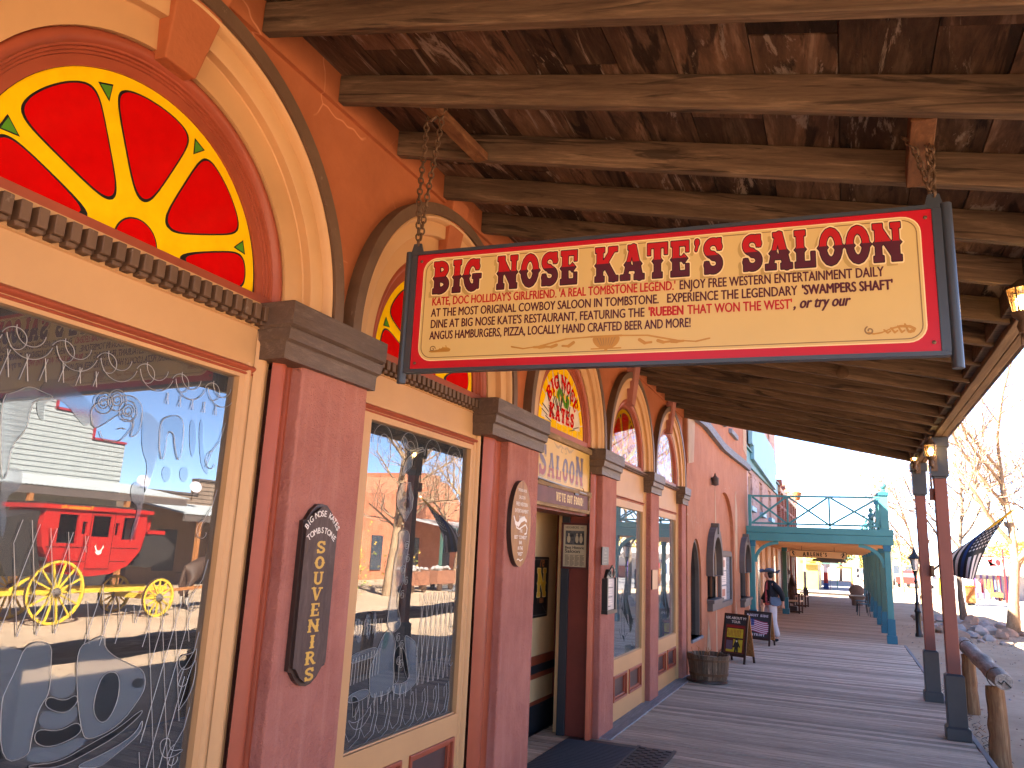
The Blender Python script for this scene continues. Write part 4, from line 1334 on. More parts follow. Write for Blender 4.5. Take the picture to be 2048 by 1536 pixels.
for k in range(-3, 4):
    b.flat(fill([[(mx+k*.012-.0012, .098), (mx+k*.012+.0012, .098), (mx+k*.007+.001, .066), (mx+k*.007-.001, .066)]]), sf, .0034, 'lgoldd')
for sg in (-1, 1):
    P = [(mx+sg*.062, .104), (mx+sg*.16, .1), (mx+sg*.27, .075), (mx+sg*.34, .068), (mx+sg*.39, .078)]
    b.flat(sdf_mesh([('p', P, [.004, .008, .006, .005, .008])], (mx-.42, mx+.42, .04, .12), .0035), sf, .0026, 'lgold')
    for q in (.13, .2, .25):
        b.flat(sdf_mesh([('p', [(mx+sg*q, .097-q*.1), (mx+sg*(q+.02), .07), (mx+sg*(q+.045), .072)], [.012, .014, .004])], (mx-.42, mx+.42, .04, .12), .0035), sf, .0032, 'lgold')
b.build('panel', sign)
b = MB()
b.prism([(-.028, -.016), (SW+.028, -.016), (SW+.028, -.001), (-.028, -.001)], sf, -.03, .006, 'steel')
b.prism([(-.028, SH+.001), (SW+.028, SH+.001), (SW+.028, SH+.016), (-.028, SH+.016)], sf, -.03, .004, 'steel')
b.prism([(-.028, 0), (-.001, 0), (-.001, SH), (-.028, SH)], sf, -.03, .004, 'steel'); b.prism([(SW+.001, 0), (SW+.03, 0), (SW+.03, SH), (SW+.001, SH)], sf, -.03, .004, 'steel')
for u in (-.045, SW+.048):
    b.tube([sf(u, -.058, -.014), sf(u, SH+.02, -.014)], .019, 'steel', 12)
for u in (-.012, SW+.012):
    b.prism([(u-.03, SH+.016), (u+.03, SH+.016), (u+.018, SH+.06), (u-.018, SH+.06)], sf, -.018, -.01, 'steel')
b.build('frame', sign, smooth=35)
for uv in ((.02, SH-.03), (.02, .025), (SW-.02, SH-.03), (SW-.02, .03)):
    b = MB(); b.lathe([(.007, 0), (.007, .003), (.003, .005), (0, .005)], sf(*uv, 0), 'iron', 8, axis=tuple(nrm)); b.build('screw', sign, smooth=40)
def chain(mb, pts, lk=.034, r=.0042, w=.011):
    pts = [Vector(p) for p in pts]; i = 0
    for a, c in zip(pts, pts[1:]):
        d = (c-a); n = max(1, round(d.length/(lk*.78))); t = d.normalized()
        x = t.orthogonal().normalized(); y = t.cross(x)
        for k in range(n):
            m = a+d*((k+.5)/n); s1 = x if i % 2 else y; i += 1
            h = d.length/n*.62
            P = [m+t*(h*math.cos(q))*1.0+s1*(w*math.sin(q)) for q in [TAU*e/10 for e in range(10)]]
            mb.tube(P, r, 'iron', 5, closed=True)
tl = Vector(sf(-.012, SH+.05, -.014)); tr_ = Vector(sf(SW+.012, SH+.05, -.014))
zb = zr(-1.62)
b = MB(); chain(b, [tl, (tl.x-.012, 2.71, 3.12), (-1.675, 2.72, zb-.0)]); chain(b, [tl+Vector((.01, 0, .03)), (tl.x+.03, 2.71, 3.14), (-1.6, 2.73, zb+.02)]); chain(b, [(-1.675, 2.72, zb), (-1.64, 2.7, zb-.02), (-1.6, 2.73, zb+.02), (-1.59, 2.74, zb+.09)])
b.build('chain', sign, smooth=60)
zb = zr(.33)
b = MB(); chain(b, [tr_, (.335, 2.83, zb+.03), (.35, 2.85, zb+.1)]); chain(b, [tr_, (.29, 2.81, zb-.01), (.26, 2.83, zb+.05)]); chain(b, [tr_, (.345, 2.82, zb-.01), (.35, 2.84, zb+.06)])
b.build('chain', sign, smooth=60)
# ================================================================== SIGNS AND THINGS ON THE FRONT
M['board'] = wood('brown_sign_board', (.06, .036, .03), (.105, .066, .054), (.15, .1, .08), grain=(3, 3, .8), island=0, stain=(.16, .075, .03), stain_at=.64, gscale=6, rough=.6)
M['boarde'] = flatm('sign_board_edge', (.035, .018, .014), .4)
M['lyel'] = paint('mustard_lettering', (.55, .31, .05), .12, 20, .5, 0)
M['lwht'] = flatm('off_white_lettering', (.74, .64, .55), .5)
# souvenirs board
sy, sz0, sz1, hw = 2.705, 1.03, 1.765, .118
t = thing('souvenirs_board', 'tall narrow brown board reading SOUVENIRS in mustard letters on the first pilaster', 'sign', (-2.06, sy, sz0))
def arch_out(hw, z0, z1, k):
    top = [(hw, z1-.075), (hw-.02, z1-.068), (hw-.05, z1-.03), (hw-.085, z1-.004), (0, z1), (-hw+.085, z1-.004), (-hw+.05, z1-.03), (-hw+.02, z1-.068), (-hw, z1-.075)]
    bot = [(-hw, z0+.07), (-hw+.02, z0+.064), (-hw+.05, z0+.028), (-hw+.085, z0+.006), (0, z0), (hw-.085, z0+.006), (hw-.05, z0+.028), (hw-.02, z0+.064), (hw, z0+.07)]
    return [(u, v) for u, v in top+bot]
g = wallframe(-2.06, sy, 0)
b = MB(); b.prism(arch_out(hw, sz0, sz1, 0), g, 0, .02, 'boarde'); b.prism(arch_out(hw-.012, sz0+.012, sz1-.012, 0), g, .02, .032, 'board', side='boarde')
def col_text(txt, z_top, dz, h, sx, mat):
    z = z_top
    for ch in txt:
        md, w = slab(ch, h, -.01, sx, 0, 0)
        b.flat(shift(md, -w/2+.002, z-h), g, .0328, mat); z -= dz
col_text('SOUVENIRS', 1.612, .0635, .053, 1.75, 'lyel')
def arc_text(txt, h, rad, cz, mat, sx=1., bold=.02, per=None):
    n = len(txt); step = per or h*.86
    for k, ch in enumerate(txt):
        if ch == ' ':
            continue
        a = (k-(n-1)/2)*step/rad
        md, w = text(ch, h, 0, sx, 0, 'CENTER')
        b.bold(([(math.sin(a)*(rad+v)+math.cos(a)*u, cz+math.cos(a)*(rad+v)-math.sin(a)*u) for u, v in md[0]], md[1]), g, .0328, mat, .0008)
arc_text('BIG NOSE KATES', .026, .115, 1.598, 'lwht', 1, .02, .0175)
arc_text('TOMBSTONE', .025, .12, 1.524, 'lwht', 1, .02, .0215)
b.build('board', t, bev=0)

# oval saloon plaque
M['oval'] = wood('varnished_oval_wood', (.22, .085, .018), (.4, .17, .038), (.5, .24, .07), grain=(4, 5, .5), island=0, gscale=4, rough=.45)
t = thing('oval_wooden_plaque', 'oval golden brown wooden plaque with white lettering on the pilaster beside the door', 'sign', (-2.06, 4.9, 1.785))
g = wallframe(-2.06, 4.9, 1.785)
b = MB(); b.prism(ellipse(0, 0, .175, .29, 48), g, 0, .034, 'oval', side='boarde')
zz = .235
for txt, h in (("THE BIG NOSE", .02), ("SALOON", .024), ("FREE WESTERN", .026), ("ENTERTAINMENT", .026), ("DAILY", .026)):
    md, w = text(txt, h, 0, .85, 0, 'CENTER'); b.bold(shift(md, 0, zz-h), g, .0346, 'lwht', .0007); zz -= .046
for txt, z in (("THE", -.062), ('BEST  "COWBOY"', -.105), ("BAR", -.14), ("IN THE", -.178), ('"WEST"', -.216)):
    md, w = text(txt, .024, 0, .85, 0, 'CENTER'); b.bold(shift(md, 0, z), g, .0346, 'lwht', .0007)
b.flat(sdf_mesh([('p', [(-.13, .04), (-.1, .0), (-.05, -.01), (-.01, .02), (.05, .035), (.09, .02)], [.008, .02, .03, .034, .03, .012]), ('p', [(-.1, .0), (-.08, -.03), (-.03, -.04), (.03, -.02), (.08, -.005), (.11, -.03), (.1, -.065), (.07, -.07)], [.008, .01, .01, .01, .012, .012, .01, .014])], (-.16, .16, -.1, .07), .006), g, .0346, 'lwht')
b.flat(sdf_mesh([('p', waves(-.05, .05, -.245, .006, .08, 12), .006)], (-.08, .08, -.27, -.22), .005), g, .0346, 'lwht')
b.build('board', t, smooth=40)

# saloon name board over the door
M['sal'] = paint('saloon_sign_tan', (.60, .35, .09), .08, 2, .4, .02, 20)
M['oldfr'] = wood('weathered_sign_frame', (.16, .09, .04), (.33, .2, .1), (.5, .36, .2), grain=(4, .6, 4), island=.05, gscale=4)
M['slate'] = flatm('slate_purple_lettering', (.13, .09, .13), .4)
M['salred'] = flatm('brick_red_lettering', (.30, .045, .025), .4)
t = thing('saloon_name_board', 'tan SALOON name board in a weathered wooden frame above the doorway', 'sign', (-2.15, 6.1, 2.15))
g = wallframe(-2.15, 5.3, 2.15)
Wd, Hd = 1.56, .345
b = MB(); b.prism([(0, 0), (Wd, 0), (Wd, Hd), (0, Hd)], g, -.012, 0, 'sal')
md, w = slab('SALOON', .23, .0, .86, .13, .3)
x = 0
for k, ch in enumerate('SALOON'):
    big = 1.28 if ch in 'SN' and k in (0, 5) else 1.
    md, w = slab(ch, .2*big, .03, .98, 0, 0)
    base = .035
    b.flat(shift(md, .2+x+.006, base-.008), g, .001, 'ltan')
    md, w = slab(ch, .2*big, -.012, .98, 0, 0)
    lo, hi = clip2d(md, .08)
    b.flat(shift(lo, .2+x, base), g, .002, 'salred'); b.flat(shift(hi, .2+x, base), g, .002, 'slate')
    x += w+.028
for sg in (-1, 1):
    P = [(.78+sg*.02, .31), (.78+sg*.08, .325), (.78+sg*.14, .3), (.78+sg*.2, .31), (.78+sg*.25, .335)]
    b.flat(sdf_mesh([('p', P, [.012, .02, .026, .02, .004]), ('p', [(.78+sg*.05, .31), (.78+sg*.07, .275), (.78+sg*.03, .27)], [.012, .014, .006])], (.4, 1.16, .24, .345), .007), g, .001, 'ltan')
b.build('board', t)
b = MB()
b.box(-2.165, -2.125, 5.28, 6.9, 2.497, 2.546, 'oldfr'); b.box(-2.165, -2.125, 5.28, 6.9, 2.098, 2.149, 'oldfr'); b.box(-2.165, -2.128, 6.86, 6.905, 2.15, 2.496, 'oldfr')
b.build('frame', t, bev=.005)
# hanging food board
t = thing('food_board', "hanging plum board reading WE'VE GOT FOOOD! below the saloon name board", 'sign', (-2.12, 6.05, 1.97))
g = wallframe(-2.115, 5.32, 1.972)
Wf = 1.36
M['plum'] = paint('plum_sign_paint', (.15, .06, .055), .2, 8, .6, .05, 30)
M['foodl'] = paint('pale_gold_lettering', (.75, .52, .22), .15, 30, .5, 0)
b = MB(); b.prism([(0, 0), (Wf, 0), (Wf, .135), (0, .135)], g, -.02, 0, 'plum')
md, w = slab("WE'VE GOT FOOOD!", .07, -.005, .82, .1, .55); b.flat(shift(md, Wf-.14-w, .034), g, .001, 'foodl')
b.build('board', t)
b = MB()
for a in (((0, -.024), (Wf, -.024), (Wf, .004), (0, .004)), ((0, .131), (Wf, .131), (Wf, .159), (0, .159)), ((Wf, -.024), (Wf+.026, -.024), (Wf+.026, .159), (Wf, .159))):
    b.prism(list(a), g, -.025, .012, 'oldfr')
b.build('frame', t, bev=.003)
b = MB()
for u in (.12, 1.25):
    b.tube([g(u, .155, -.005), g(u+.004, .185, -.012), g(u, .2, -.02)], .0025, 'iron', 5)
b.build('hook', t)
b = MB(); b.tube([(-2.13, 5.3, 2.14), (-2.12, 5.55, 2.118), (-2.12, 5.85, 2.11), (-2.125, 6.1, 2.105), (-2.13, 6.45, 2.1)], .006, 'black', 6); b.box(-2.135, -2.105, 5.62, 5.72, 2.1, 2.125, 'black'); b.box(-2.135, -2.105, 6.28, 6.38, 2.09, 2.112, 'black')
b.tube([(-2.115, 5.35, 2.155), (-2.11, 6.6, 2.118)], .009, 'came', 6)
tag(b.build('rope_light', smooth=40), 'thin tube light with black cord clipped between the two door signs', 'tube light')

# framed newspaper on the door reveal (faces the camera along the street)
fx0, fx1, fz0, fz1, fy = -2.43, -2.165, 1.452, 1.872, 6.896
t = thing('framed_newspaper', 'framed old newspaper page reading Best Historic Saloon on the door reveal', 'framed page', (-2.3, fy, fz0))
g = frame((fx0, fy, fz0), (1, 0, 0), (0, 0, 1), (0, -1, 0))
wq, hq = fx1-fx0, fz1-fz0
M['frm'] = paint('dark_red_frame', (.075, .02, .018), .2, 5, .35, .05)
M['paper'] = paint('aged_newsprint', (.42, .34, .22), .08, 5, .6, .02)
M['ink'] = flatm('newspaper_ink', (.03, .026, .022), .6)
M['photo1'] = paint('newspaper_photo', (.06, .058, .056), .9, 28, .6, 0)
b = MB(); b.prism([[(0, 0), (wq, 0), (wq, hq), (0, hq)], [(.02, .02), (wq-.02, .02), (wq-.02, hq-.02), (.02, hq-.02)]], g, -.0, .022, 'frm'); b.build('frame', t, bev=.003)
b = MB(); b.prism([(.015, .015), (wq-.015, .015), (wq-.015, hq-.015), (.015, hq-.015)], g, 0, .008, 'paper')
md, w = text('NEIGHBORS', .022, .01, .8); b.flat(shift(md, .035, hq-.052), g, .0088, 'ink')
md, w = text('1997', .016, 0, .8); b.flat(shift(md, wq-.085, hq-.05), g, .0088, 'ink')
b.flat(rect(.038, hq-.2, wq-.045, hq-.072), g, .0088, 'photo1')
for k in range(4):
    b.flat(sdf_mesh([('o', .07+k*.04, hq-.105, .008, .01), ('o', .07+k*.04, hq-.15, .016, .035)], (.03, wq, hq-.2, hq-.08), .006), g, .0094, 'paper' if k != 1 else 'photo1')
md, w = text('Best Historic', .026, 0, 1.0); b.bold(shift(md, .034, hq-.238), g, .0088, 'ink', .0012)
md, w = text('Saloon', .032, 0, 1.25); b.bold(shift(md, .034, hq-.274), g, .0088, 'ink', .0014)
for c in range(4):
    for k in range(12):
        x0 = .036+c*.048; b.flat(rect(x0, .03+k*.0085, x0+.042-(.012 if k % 5 == 0 else 0), .0335+k*.0085), g, .0088, 'ink')
b.build('page', t)

# black poster with a gold N on the vestibule wall
t = thing('black_gold_poster', 'black enamel poster with big gold N inside the doorway', 'poster', (-2.7, 7.1, .985))
g = wallframe(-2.698, 5.92, .985)
M['gold'] = flatm('gold_letter', (.62, .33, .02), .35)
M['pumpkin'] = flatm('orange_script', (.5, .16, .05), .4)
b = MB(); b.prism(rrect(0, 0, 1.34, .56, .02), g, 0, .012, 'black'); b.prism([rrect(.02, .02, 1.32, .54, .015), rrect(.026, .026, 1.314, .534, .012)], g, .012, .0125, 'came')
md, w = slab('N', .26, .03, 1.1); b.flat(shift(md, 1.03, .19), g, .013, 'lcream'); md, w = slab('N', .26, 0, 1.1); b.flat(shift(md, 1.03, .19), g, .0138, 'gold')
md, w = text('re', .1, .02, 1, .35); b.flat(shift(md, 1.08, .47), g, .013, 'pumpkin')
md, w = text('! 1881', .05, .02, 1); b.flat(shift(md, 1.05, .13), g, .013, 'pumpkin')
for k in range(5):
    b.flat(sdf_mesh([('o', 1.2+.02*k, .1-.014*k, .007, .009)], (1.15, 1.35, .02, .13), .004), g, .013, 'came')
b.build('plate', t)

# small bronze plaque, menu box, blank metal plate
t = MB(); g = wallframe(-2.06, 6.94, 1.5)
M['bronze'] = flatm('dark_bronze', (.035, .03, .027), .4, .5, .6)
t.prism(rrect(0, 0, .215, .165, .008), g, 0, .012, 'bronze')
for k, (txt, h) in enumerate((("The", .022), ("Saloon", .024), ("Historic Building", .012), ("Tombstone Arizona", .012), ("Established 1881", .012))):
    md, w = text(txt, h, 0, .95, 0, 'CENTER'); t.flat(shift(md, .107, .13-k*.028), g, .013, 'came')
tag(t.build('bronze_plaque', org=(-2.06, 7.04, 1.5)), 'small dark bronze plaque on the pilaster above the menu box', 'plaque')
t = thing('menu_box', 'black framed menu box with scrolled top on the pilaster right of the door', 'menu box', (-2.06, 7.15, 1.07))
g = wallframe(-2.06, 6.985, 1.075)
b = MB(); b.prism([(0, 0), (.32, 0), (.32, .3), (.27, .31), (.2, .385), (.12, .385), (.05, .31), (0, .3)], g, 0, .03, 'black')
b.prism([(.0, .02), (.03, .02), (.03, .31), (0, .31)], g, .03, .055, 'black'); b.prism([(.29, .02), (.32, .02), (.32, .31), (.29, .31)], g, .03, .055, 'black'); b.prism([(-.005, -.012), (.325, -.012), (.325, .02), (-.005, .02)], g, 0, .06, 'bronze')
b.tube([g(u, v, .05) for u, v in spiral(.08, .35, .04, 1, -.8)], .008, 'black', 6); b.tube([g(u, v, .05) for u, v in spiral(.24, .35, .04, 1, math.pi+.8, -1)], .008, 'black', 6); b.tube([g(u, v, .05) for u, v in ((.08, .38), (.16, .42), (.24, .38))], .008, 'black', 6)
b.build('case', t, smooth=35)
M['menup'] = paint('menu_paper', (.5, .42, .4), .06, 6, .35, 0)
b = MB(); b.prism([(.032, .022), (.288, .022), (.288, .3), (.032, .3)], g, .03, .038, 'menup')
for k in range(11):
    b.flat(rect(.05, .05+k*.021, .05+random.uniform(.12, .2), .056+k*.021), g, .0386, 'lwht' if k % 4 else 'ink')
b.build('menu_page', t)
b = MB(); b.prism([[(0, 0), (.27, 0), (.27, .22), (0, .22)]], wallframe(-2.06, 8.975, 1.22), 0, .016, 'tanl', side='boarde')
tag(b.build('metal_plate', org=(-2.06, 9.1, 1.22)), 'blank tan plate fixed on the pilaster between the last two arches', 'plate')

# door mats
M['rubber'] = flatm('black_rubber', (.06, .064, .075), .6, .3)
t = thing('rubber_mat', 'dark ribbed rubber mat with perforated border lying in front of the door', 'door mat', (-1.9, 6.2, 0))
b = MB(); b.box(-2.3, -1.36, 5.55, 6.9, .002, .01, 'black')
k = 0
y = 5.66
while y < 6.78:
    b.box(-2.28, -1.68, y, y+.022, .01, .022, 'rubber'); y += .042
b.build('ribbed_mat', t)
b = MB()
for i in range(5):
    for j in range(26):
        x0, y0 = -1.66+i*.056, 5.58+j*.05
        if (i+j) % 2 == 0:
            b.box(x0, x0+.05, y0, y0+.046, .0105, .013, 'black')
        else:
            b.box(x0, x0+.05, y0, y0+.046, .01, .019, 'postg')
b.box(-1.69, -1.665, 5.55, 6.9, .01, .019, 'postg'); b.box(-1.385, -1.36, 5.55, 6.9, .01, .019, 'postg')
b.build('perforated_border', t)
# ================================================================== NEIGHBOUR: orange stucco theatre-like building
M['apri'] = stucco('weathered_apricot_stucco', (.36, .125, .058), col2=(.43, .168, .085), bump=.45, bscale=12, streak=(.36, .105, .045), cracks=(.4, .22, .14))
M['buff'] = stucco('bare_plaster_patch', (.42, .27, .17), bump=.5, bscale=14)
M['hood'] = paint('grey_brown_window_hood', (.105, .082, .072), .15, 4, .6, .15, 18)
M['ledge'] = wood('blue_grey_ledge', (.13, .135, .15), (.23, .24, .27), (.32, .33, .36), grain=(5, .4, 5), island=.12)
M['dglass'] = glassm('dark_side_glass', 2.0, tint=(.3, .32, .33))
ob = thing('orange_stucco_building', 'tall weathered orange stucco building with gothic windows next to the saloon', 'building', (-2.06, 15, 0))
def pointed(y0, y1, z0, zs, zt, n=8):
    """gothic outline, counter-clockwise"""
    c = (y0+y1)/2; h = (y1-y0)/2
    P = [(y0, z0), (y1, z0), (y1, zs)]
    for k in range(1, n):
        a = k/n; P.append((c+h*(1-a**1.6), zs+(zt-zs)*math.sin(a*math.pi/2)))
    P.append((c, zt))
    for k in range(n-1, 0, -1):
        a = k/n; P.append((c-h*(1-a**1.6), zs+(zt-zs)*math.sin(a*math.pi/2)))
    P.append((y0, zs))
    return P
g = wallframe(-2.06, 0, 0)
aw = pointed(11.5, 12.42, .44, 1.35, 1.88)
h1 = pointed(13.0, 13.98, .94, 1.55, 1.98)
h2 = pointed(17.35, 18.55, .78, 1.55, 1.95)
nic = [(14.02, .0), (16.4, .0), (16.4, 2.0)] + [(15.21+1.19*math.cos(R(a)), 2.0+.84*math.sin(R(a))) for a in range(10, 180, 10)] + [(14.02, 2.0)]
b = MB(); b.prism([[(11.24, -.1), (19, -.1), (19, 5.9), (11.24, 5.9)], aw, h1, h2, [(p, q if q > 0 else .002) for p, q in nic]], g, -.3, 0, 'apri')
b.box(-2.36, -2.125, 13.9, 16.5, 0, 2.95, 'apri')
b.box(-9, -2.36, 11.26, 11.4, -.1, 5.8, 'apri'); b.box(-9, -2.36, 18.8, 18.98, -.1, 5.8, 'apri'); b.box(-9, -8.8, 11.4, 18.8, -.1, 5.8, 'apri'); b.box(-9, -2.36, 11.4, 18.8, 5.6, 5.7, 'dark')
b.build('wall', ob)
for pl, d_ in (([(11.3, 2.95), (11.75, 3.02), (11.85, 3.6), (11.8, 3.9), (11.26, 3.9)], .012), ([(16.6, 1.7), (16.75, 1.35), (16.95, 1.9), (17.0, 2.6), (16.7, 3.0), (16.62, 2.4)], .006), ([(18.3, 4.1), (18.98, 4.0), (18.98, 5.8), (18.5, 5.8)], .008), ([(13.85, 0), (13.98, 0), (13.99, 2.3), (13.9, 2.9), (13.86, 2.0)], .006), ([(12.9, 0), (13.3, 0), (13.2, .35), (13.05, .62), (12.95, .3)], .005), ([(16.5, 0), (16.9, 0), (16.75, .5), (16.6, .75)], .005)):
    b = MB(); b.prism(pl, g, 0, d_, 'buff'); b.build('plaster_patch', ob)
b = MB()
pz = [(11.3, 3.66), (12.6, 3.70), (13.4, 3.66), (14.6, 3.60), (16, 3.62), (17.6, 3.66), (19.05, 3.68)]
rows = []
for y, z in pz:
    rows.append([(-2.06, y, z), (-1.97, y, z-.01), (-1.96, y, z+.12), (-2.06, y, z+.14)])
b.strip(rows, 'ledge', closed=True); b.build('ledge', ob)
b = MB()
for y in (14.6, 16.4):
    b.box(-2.06, -1.99, y-.55, y+.5, 4.1, 4.2, 'ledge')
b.build('window_sill', ob, bev=.006)
def gwin(out, depth, hood, sill, name):
    w = MB(); w.prism(out, g, -.09, -.085, 'dglass'); o = w.build(name, ob)
    m = MB()
    cy2 = sum(p[0] for p in out)/len(out)
    ins = [(cy2+(p-cy2)*.88, q if q < out[2][1] else q-.05) for p, q in out]
    m.prism([out, ins], g, -.1, -.03, 'hood'); m.build('window_frame', o)
    if hood:
        m = MB()
        zs, zt = out[2][1]-.24, max(q for p, q in out)
        y0, y1 = out[0][0], out[1][0]
        o1 = pointed(y0-.1, y1+.1, zs, out[2][1], zt+.14); i1 = pointed(y0+.02, y1-.02, zs-.001, out[2][1]-.02, zt-.03)
        o1[0] = (y0-.1, zs); 
        m.prism([o1, [(p, max(q, zs+.002)) for p, q in i1]], g, 0, .11, 'hood')
        m.box(-2.06, -1.93, (y0+y1)/2-.06, (y0+y1)/2+.06, zt+.02, zt+.2, 'hood')
        m.build('hood', o, bev=.006)
    if sill:
        m = MB(); m.box(-2.1, -1.94, out[0][0]-.06, out[1][0]+.06, out[0][1]-.06, out[0][1], 'hood'); m.box(-2.1, -1.97, out[0][0]-.03, out[1][0]+.03, out[0][1]-.18, out[0][1]-.06, 'hood'); m.build('sill', o, bev=.006)
    else:
        m = MB(); m.box(-2.16, -2.03, out[0][0], out[1][0], out[0][1]-.04, out[0][1], 'ledge'); m.build('sill', o, bev=.005)
gwin(aw, .1, False, False, 'gothic_window'); gwin(h1, .1, True, True, 'ticket_window'); gwin(h2, .1, True, True, 'ticket_window')
b = MB(); b.box(-2.95, -2.9, 11.4, 12.9, 0, 3, 'dark'); b.box(-2.95, -2.9, 12.9, 18.8, 0, 3, 'dark')
for k in range(4):
    b.box(-2.6, -2.4, 11.5+.25*k, 11.7+.25*k, .2, .5+.3*k, ('lyel', 'menup', 'hood', 'maroon')[k])
b.build('display', ob)
# lit notice case and lamp
t = thing('notice_case', 'brown framed notice case with three papers in the arched niche', 'notice board', (-2.12, 15.3, .75))
g2 = wallframe(-2.125, 14.55, .72)
b = MB(); b.prism([rrect(0, 0, 1.6, 1.02, .12), [(.12, .1), (1.48, .1), (1.48, .92), (.12, .92)]], g2, 0, .06, 'hood'); b.build('frame', t, bev=.008)
b = MB(); b.prism([(.1, .08), (1.5, .08), (1.5, .94), (.1, .94)], g2, 0, .02, 'ledge')
for v, c in ((.66, 'lred'), (.4, None), (.13, 'lred')):
    b.prism([(.2, v), (.95, v), (.95, v+.24), (.2, v+.24)], g2, .02, .024, 'menup')
    if c:
        b.flat(rect(.4, v+.06, .78, v+.19), g2, .0248, 'maroon')
    else:
        for q in range(5):
            b.flat(rect(.3, v+.05+q*.035, .85, v+.06+q*.035), g2, .0248, 'slate')
b.build('notices', t)
t = thing('rusty_wall_lamp', 'small rusty ribbed lamp on the orange wall above the niche', 'wall lamp', (-2.0, 13.5, 2.9))
b = MB(); b.lathe([(.02, -.1), (.05, -.09), (.06, -.03), (.05, .04), (.02, .07), (.012, .11), (0, .12)], (-1.99, 13.49, 2.92), 'iron', 10)
for k in range(6):
    b.tube([(-1.99+.062*math.cos(TAU*q/12), 13.49+.062*math.sin(TAU*q/12), 2.84+.022*k) for q in range(12)], .006, 'hood', 4, closed=True)
b.box(-2.06, -1.98, 13.46, 13.52, 2.93, 2.96, 'iron'); b.build('lantern', t, smooth=40)

# ================================================================== BALCONY BUILDING (pink stone, teal trim)
M['teal'] = paint('teal_paint', (.058, .2, .19), .1, 2, .45, .06, 20)
M['teald'] = paint('dark_teal_paint', (.02, .115, .165), .12, 2, .45, .06, 20)
M['tealg'] = paint('grey_green_paint', (.055, .12, .095), .12, 2, .5, .06, 20)
M['aqua'] = paint('aqua_sign_paint', (.2, .4, .48), .08, 1.5, .45, .04, 20)
M['peach'] = paint('peach_boards', (.62, .36, .21), .08, 1.2, .6, .05, 20)
def pinkstone():
    t = NT('pink_rubble_stone'); co = t.coord()
    v = t.n('ShaderNodeTexVoronoi'); v.inputs['Scale'].default_value = 2.6; t.l(co, v.inputs['Vector'])
    e = t.n('ShaderNodeTexVoronoi', feature='DISTANCE_TO_EDGE'); e.inputs['Scale'].default_value = 2.6; t.l(co, e.inputs['Vector'])
    n = t.noise(co, 6, 6, .7)
    c = t.mix(t.ramp(n, .3, .7), (.52, .30, .25), (.66, .43, .36)); c = t.mix(t.ramp(e.outputs['Distance'], .01, .06, .6, 0), c, (.4, .22, .18))
    t.base(c); t.b.inputs['Roughness'].default_value = .85
    t.bump(t.math('ADD', t.ramp(e.outputs['Distance'], 0, .12), n), .7, .05)
    return t.m
M['pink'] = pinkstone()
def brickm():
    t = NT('red_brick'); co = t.coord()
    sp = t.n('ShaderNodeSeparateXYZ'); t.l(co, sp.inputs[0]); cb = t.n('ShaderNodeCombineXYZ')
    t.l(t.math('ADD', sp.outputs[1], sp.outputs[0]), cb.inputs[0]); t.l(sp.outputs[2], cb.inputs[1])
    br = t.n('ShaderNodeTexBrick'); br.inputs['Scale'].default_value = 3; br.inputs['Color1'].default_value = (.3, .085, .05, 1); br.inputs['Color2'].default_value = (.4, .13, .08, 1); br.inputs['Mortar'].default_value = (.4, .3, .25, 1); br.inputs['Mortar Size'].default_value = .012
    t.l(cb.outputs[0], br.inputs['Vector'])
    t.base(br.outputs['Color']); t.b.inputs['Roughness'].default_value = .85; t.bump(br.outputs['Fac'], -.3, .01)
    return t.m
M['brick'] = brickm()
M['curtain'] = flatm('dark_window', (.05, .06, .075), .15, .5)
pk = thing('pink_stone_building', 'two storey pink stone building with teal cornice band beyond the orange wall', 'building', (-2.2, 25, 0))
XP = -2.2
b = MB(); g = wallframe(XP, 0, 0)
uw = [(20.6, 21.5), (23.5, 24.35), (26.4, 27.4)]
holes = [[(a, 2.95), (c, 2.95), (c, 3.85), (a, 3.85)] for a, c in uw]+[[(a, 5.15), (c, 5.15), (c, 6.2), (a, 6.2)] for a, c in uw]
b.prism([[(19.0, 2.0), (29.8, 2.0), (29.8, 7.3), (19.0, 7.3)]]+holes, g, -.3, 0, 'pink')
b.box(-9, -2.5, 29.6, 29.8, 0, 7.2, 'pink'); b.box(-9, -2.5, 19.02, 19.2, 0, 7.2, 'pink'); b.box(-9, -2.5, 19.2, 29.6, 6.9, 7.0, 'dark'); b.box(-9, -8.9, 19.2, 29.6, 0, 7, 'pink')
b.build('upper_wall', pk)
for (a, c) in uw:
    for z0, z1 in ((2.95, 3.85), (5.15, 6.2)):
        m = MB(); m.box(XP-.16, XP-.14, a, c, z0, z1, 'curtain'); o = m.build('window', pk)
        m = MB(); m.prism([[(a, z0), (c, z0), (c, z1), (a, z1)], [(a+.08, z0+.08), (c-.08, z0+.08), (c-.08, z1-.08), (a+.08, z1-.08)]], g, -.14, -.06, 'peach'); m.box(XP-.14, XP-.08, (a+c)/2-.03, (a+c)/2+.03, z0+.08, z1-.08, 'peach'); m.build('frame', o)
        m = MB(); m.box(XP-.05, XP+.1, a-.12, c+.12, z0-.12, z0-.002, 'aqua'); m.build('sill', o)
b = MB(); b.box(XP, XP+.06, 19.05, 29.8, 3.95, 4.32, 'teal'); b.box(XP, XP+.12, 19.05, 29.85, 4.32, 4.36, 'teal'); b.build('cornice_band', pk, bev=.01)
b = MB(); b.prism([(20.6, 4.15), (27.6, 3.95), (27.6, 4.5), (28.0, 4.5), (28.0, 4.9), (27.4, 4.9), (27.2, 5.25), (23.0, 5.3), (22.8, 5.42), (21.4, 5.4), (21.3, 5.25), (20.6, 5.2), (20.6, 4.9), (20.2, 4.9), (20.2, 4.5), (20.6, 4.5)], wallframe(XP, 0, 0), .06, .16, 'aqua')
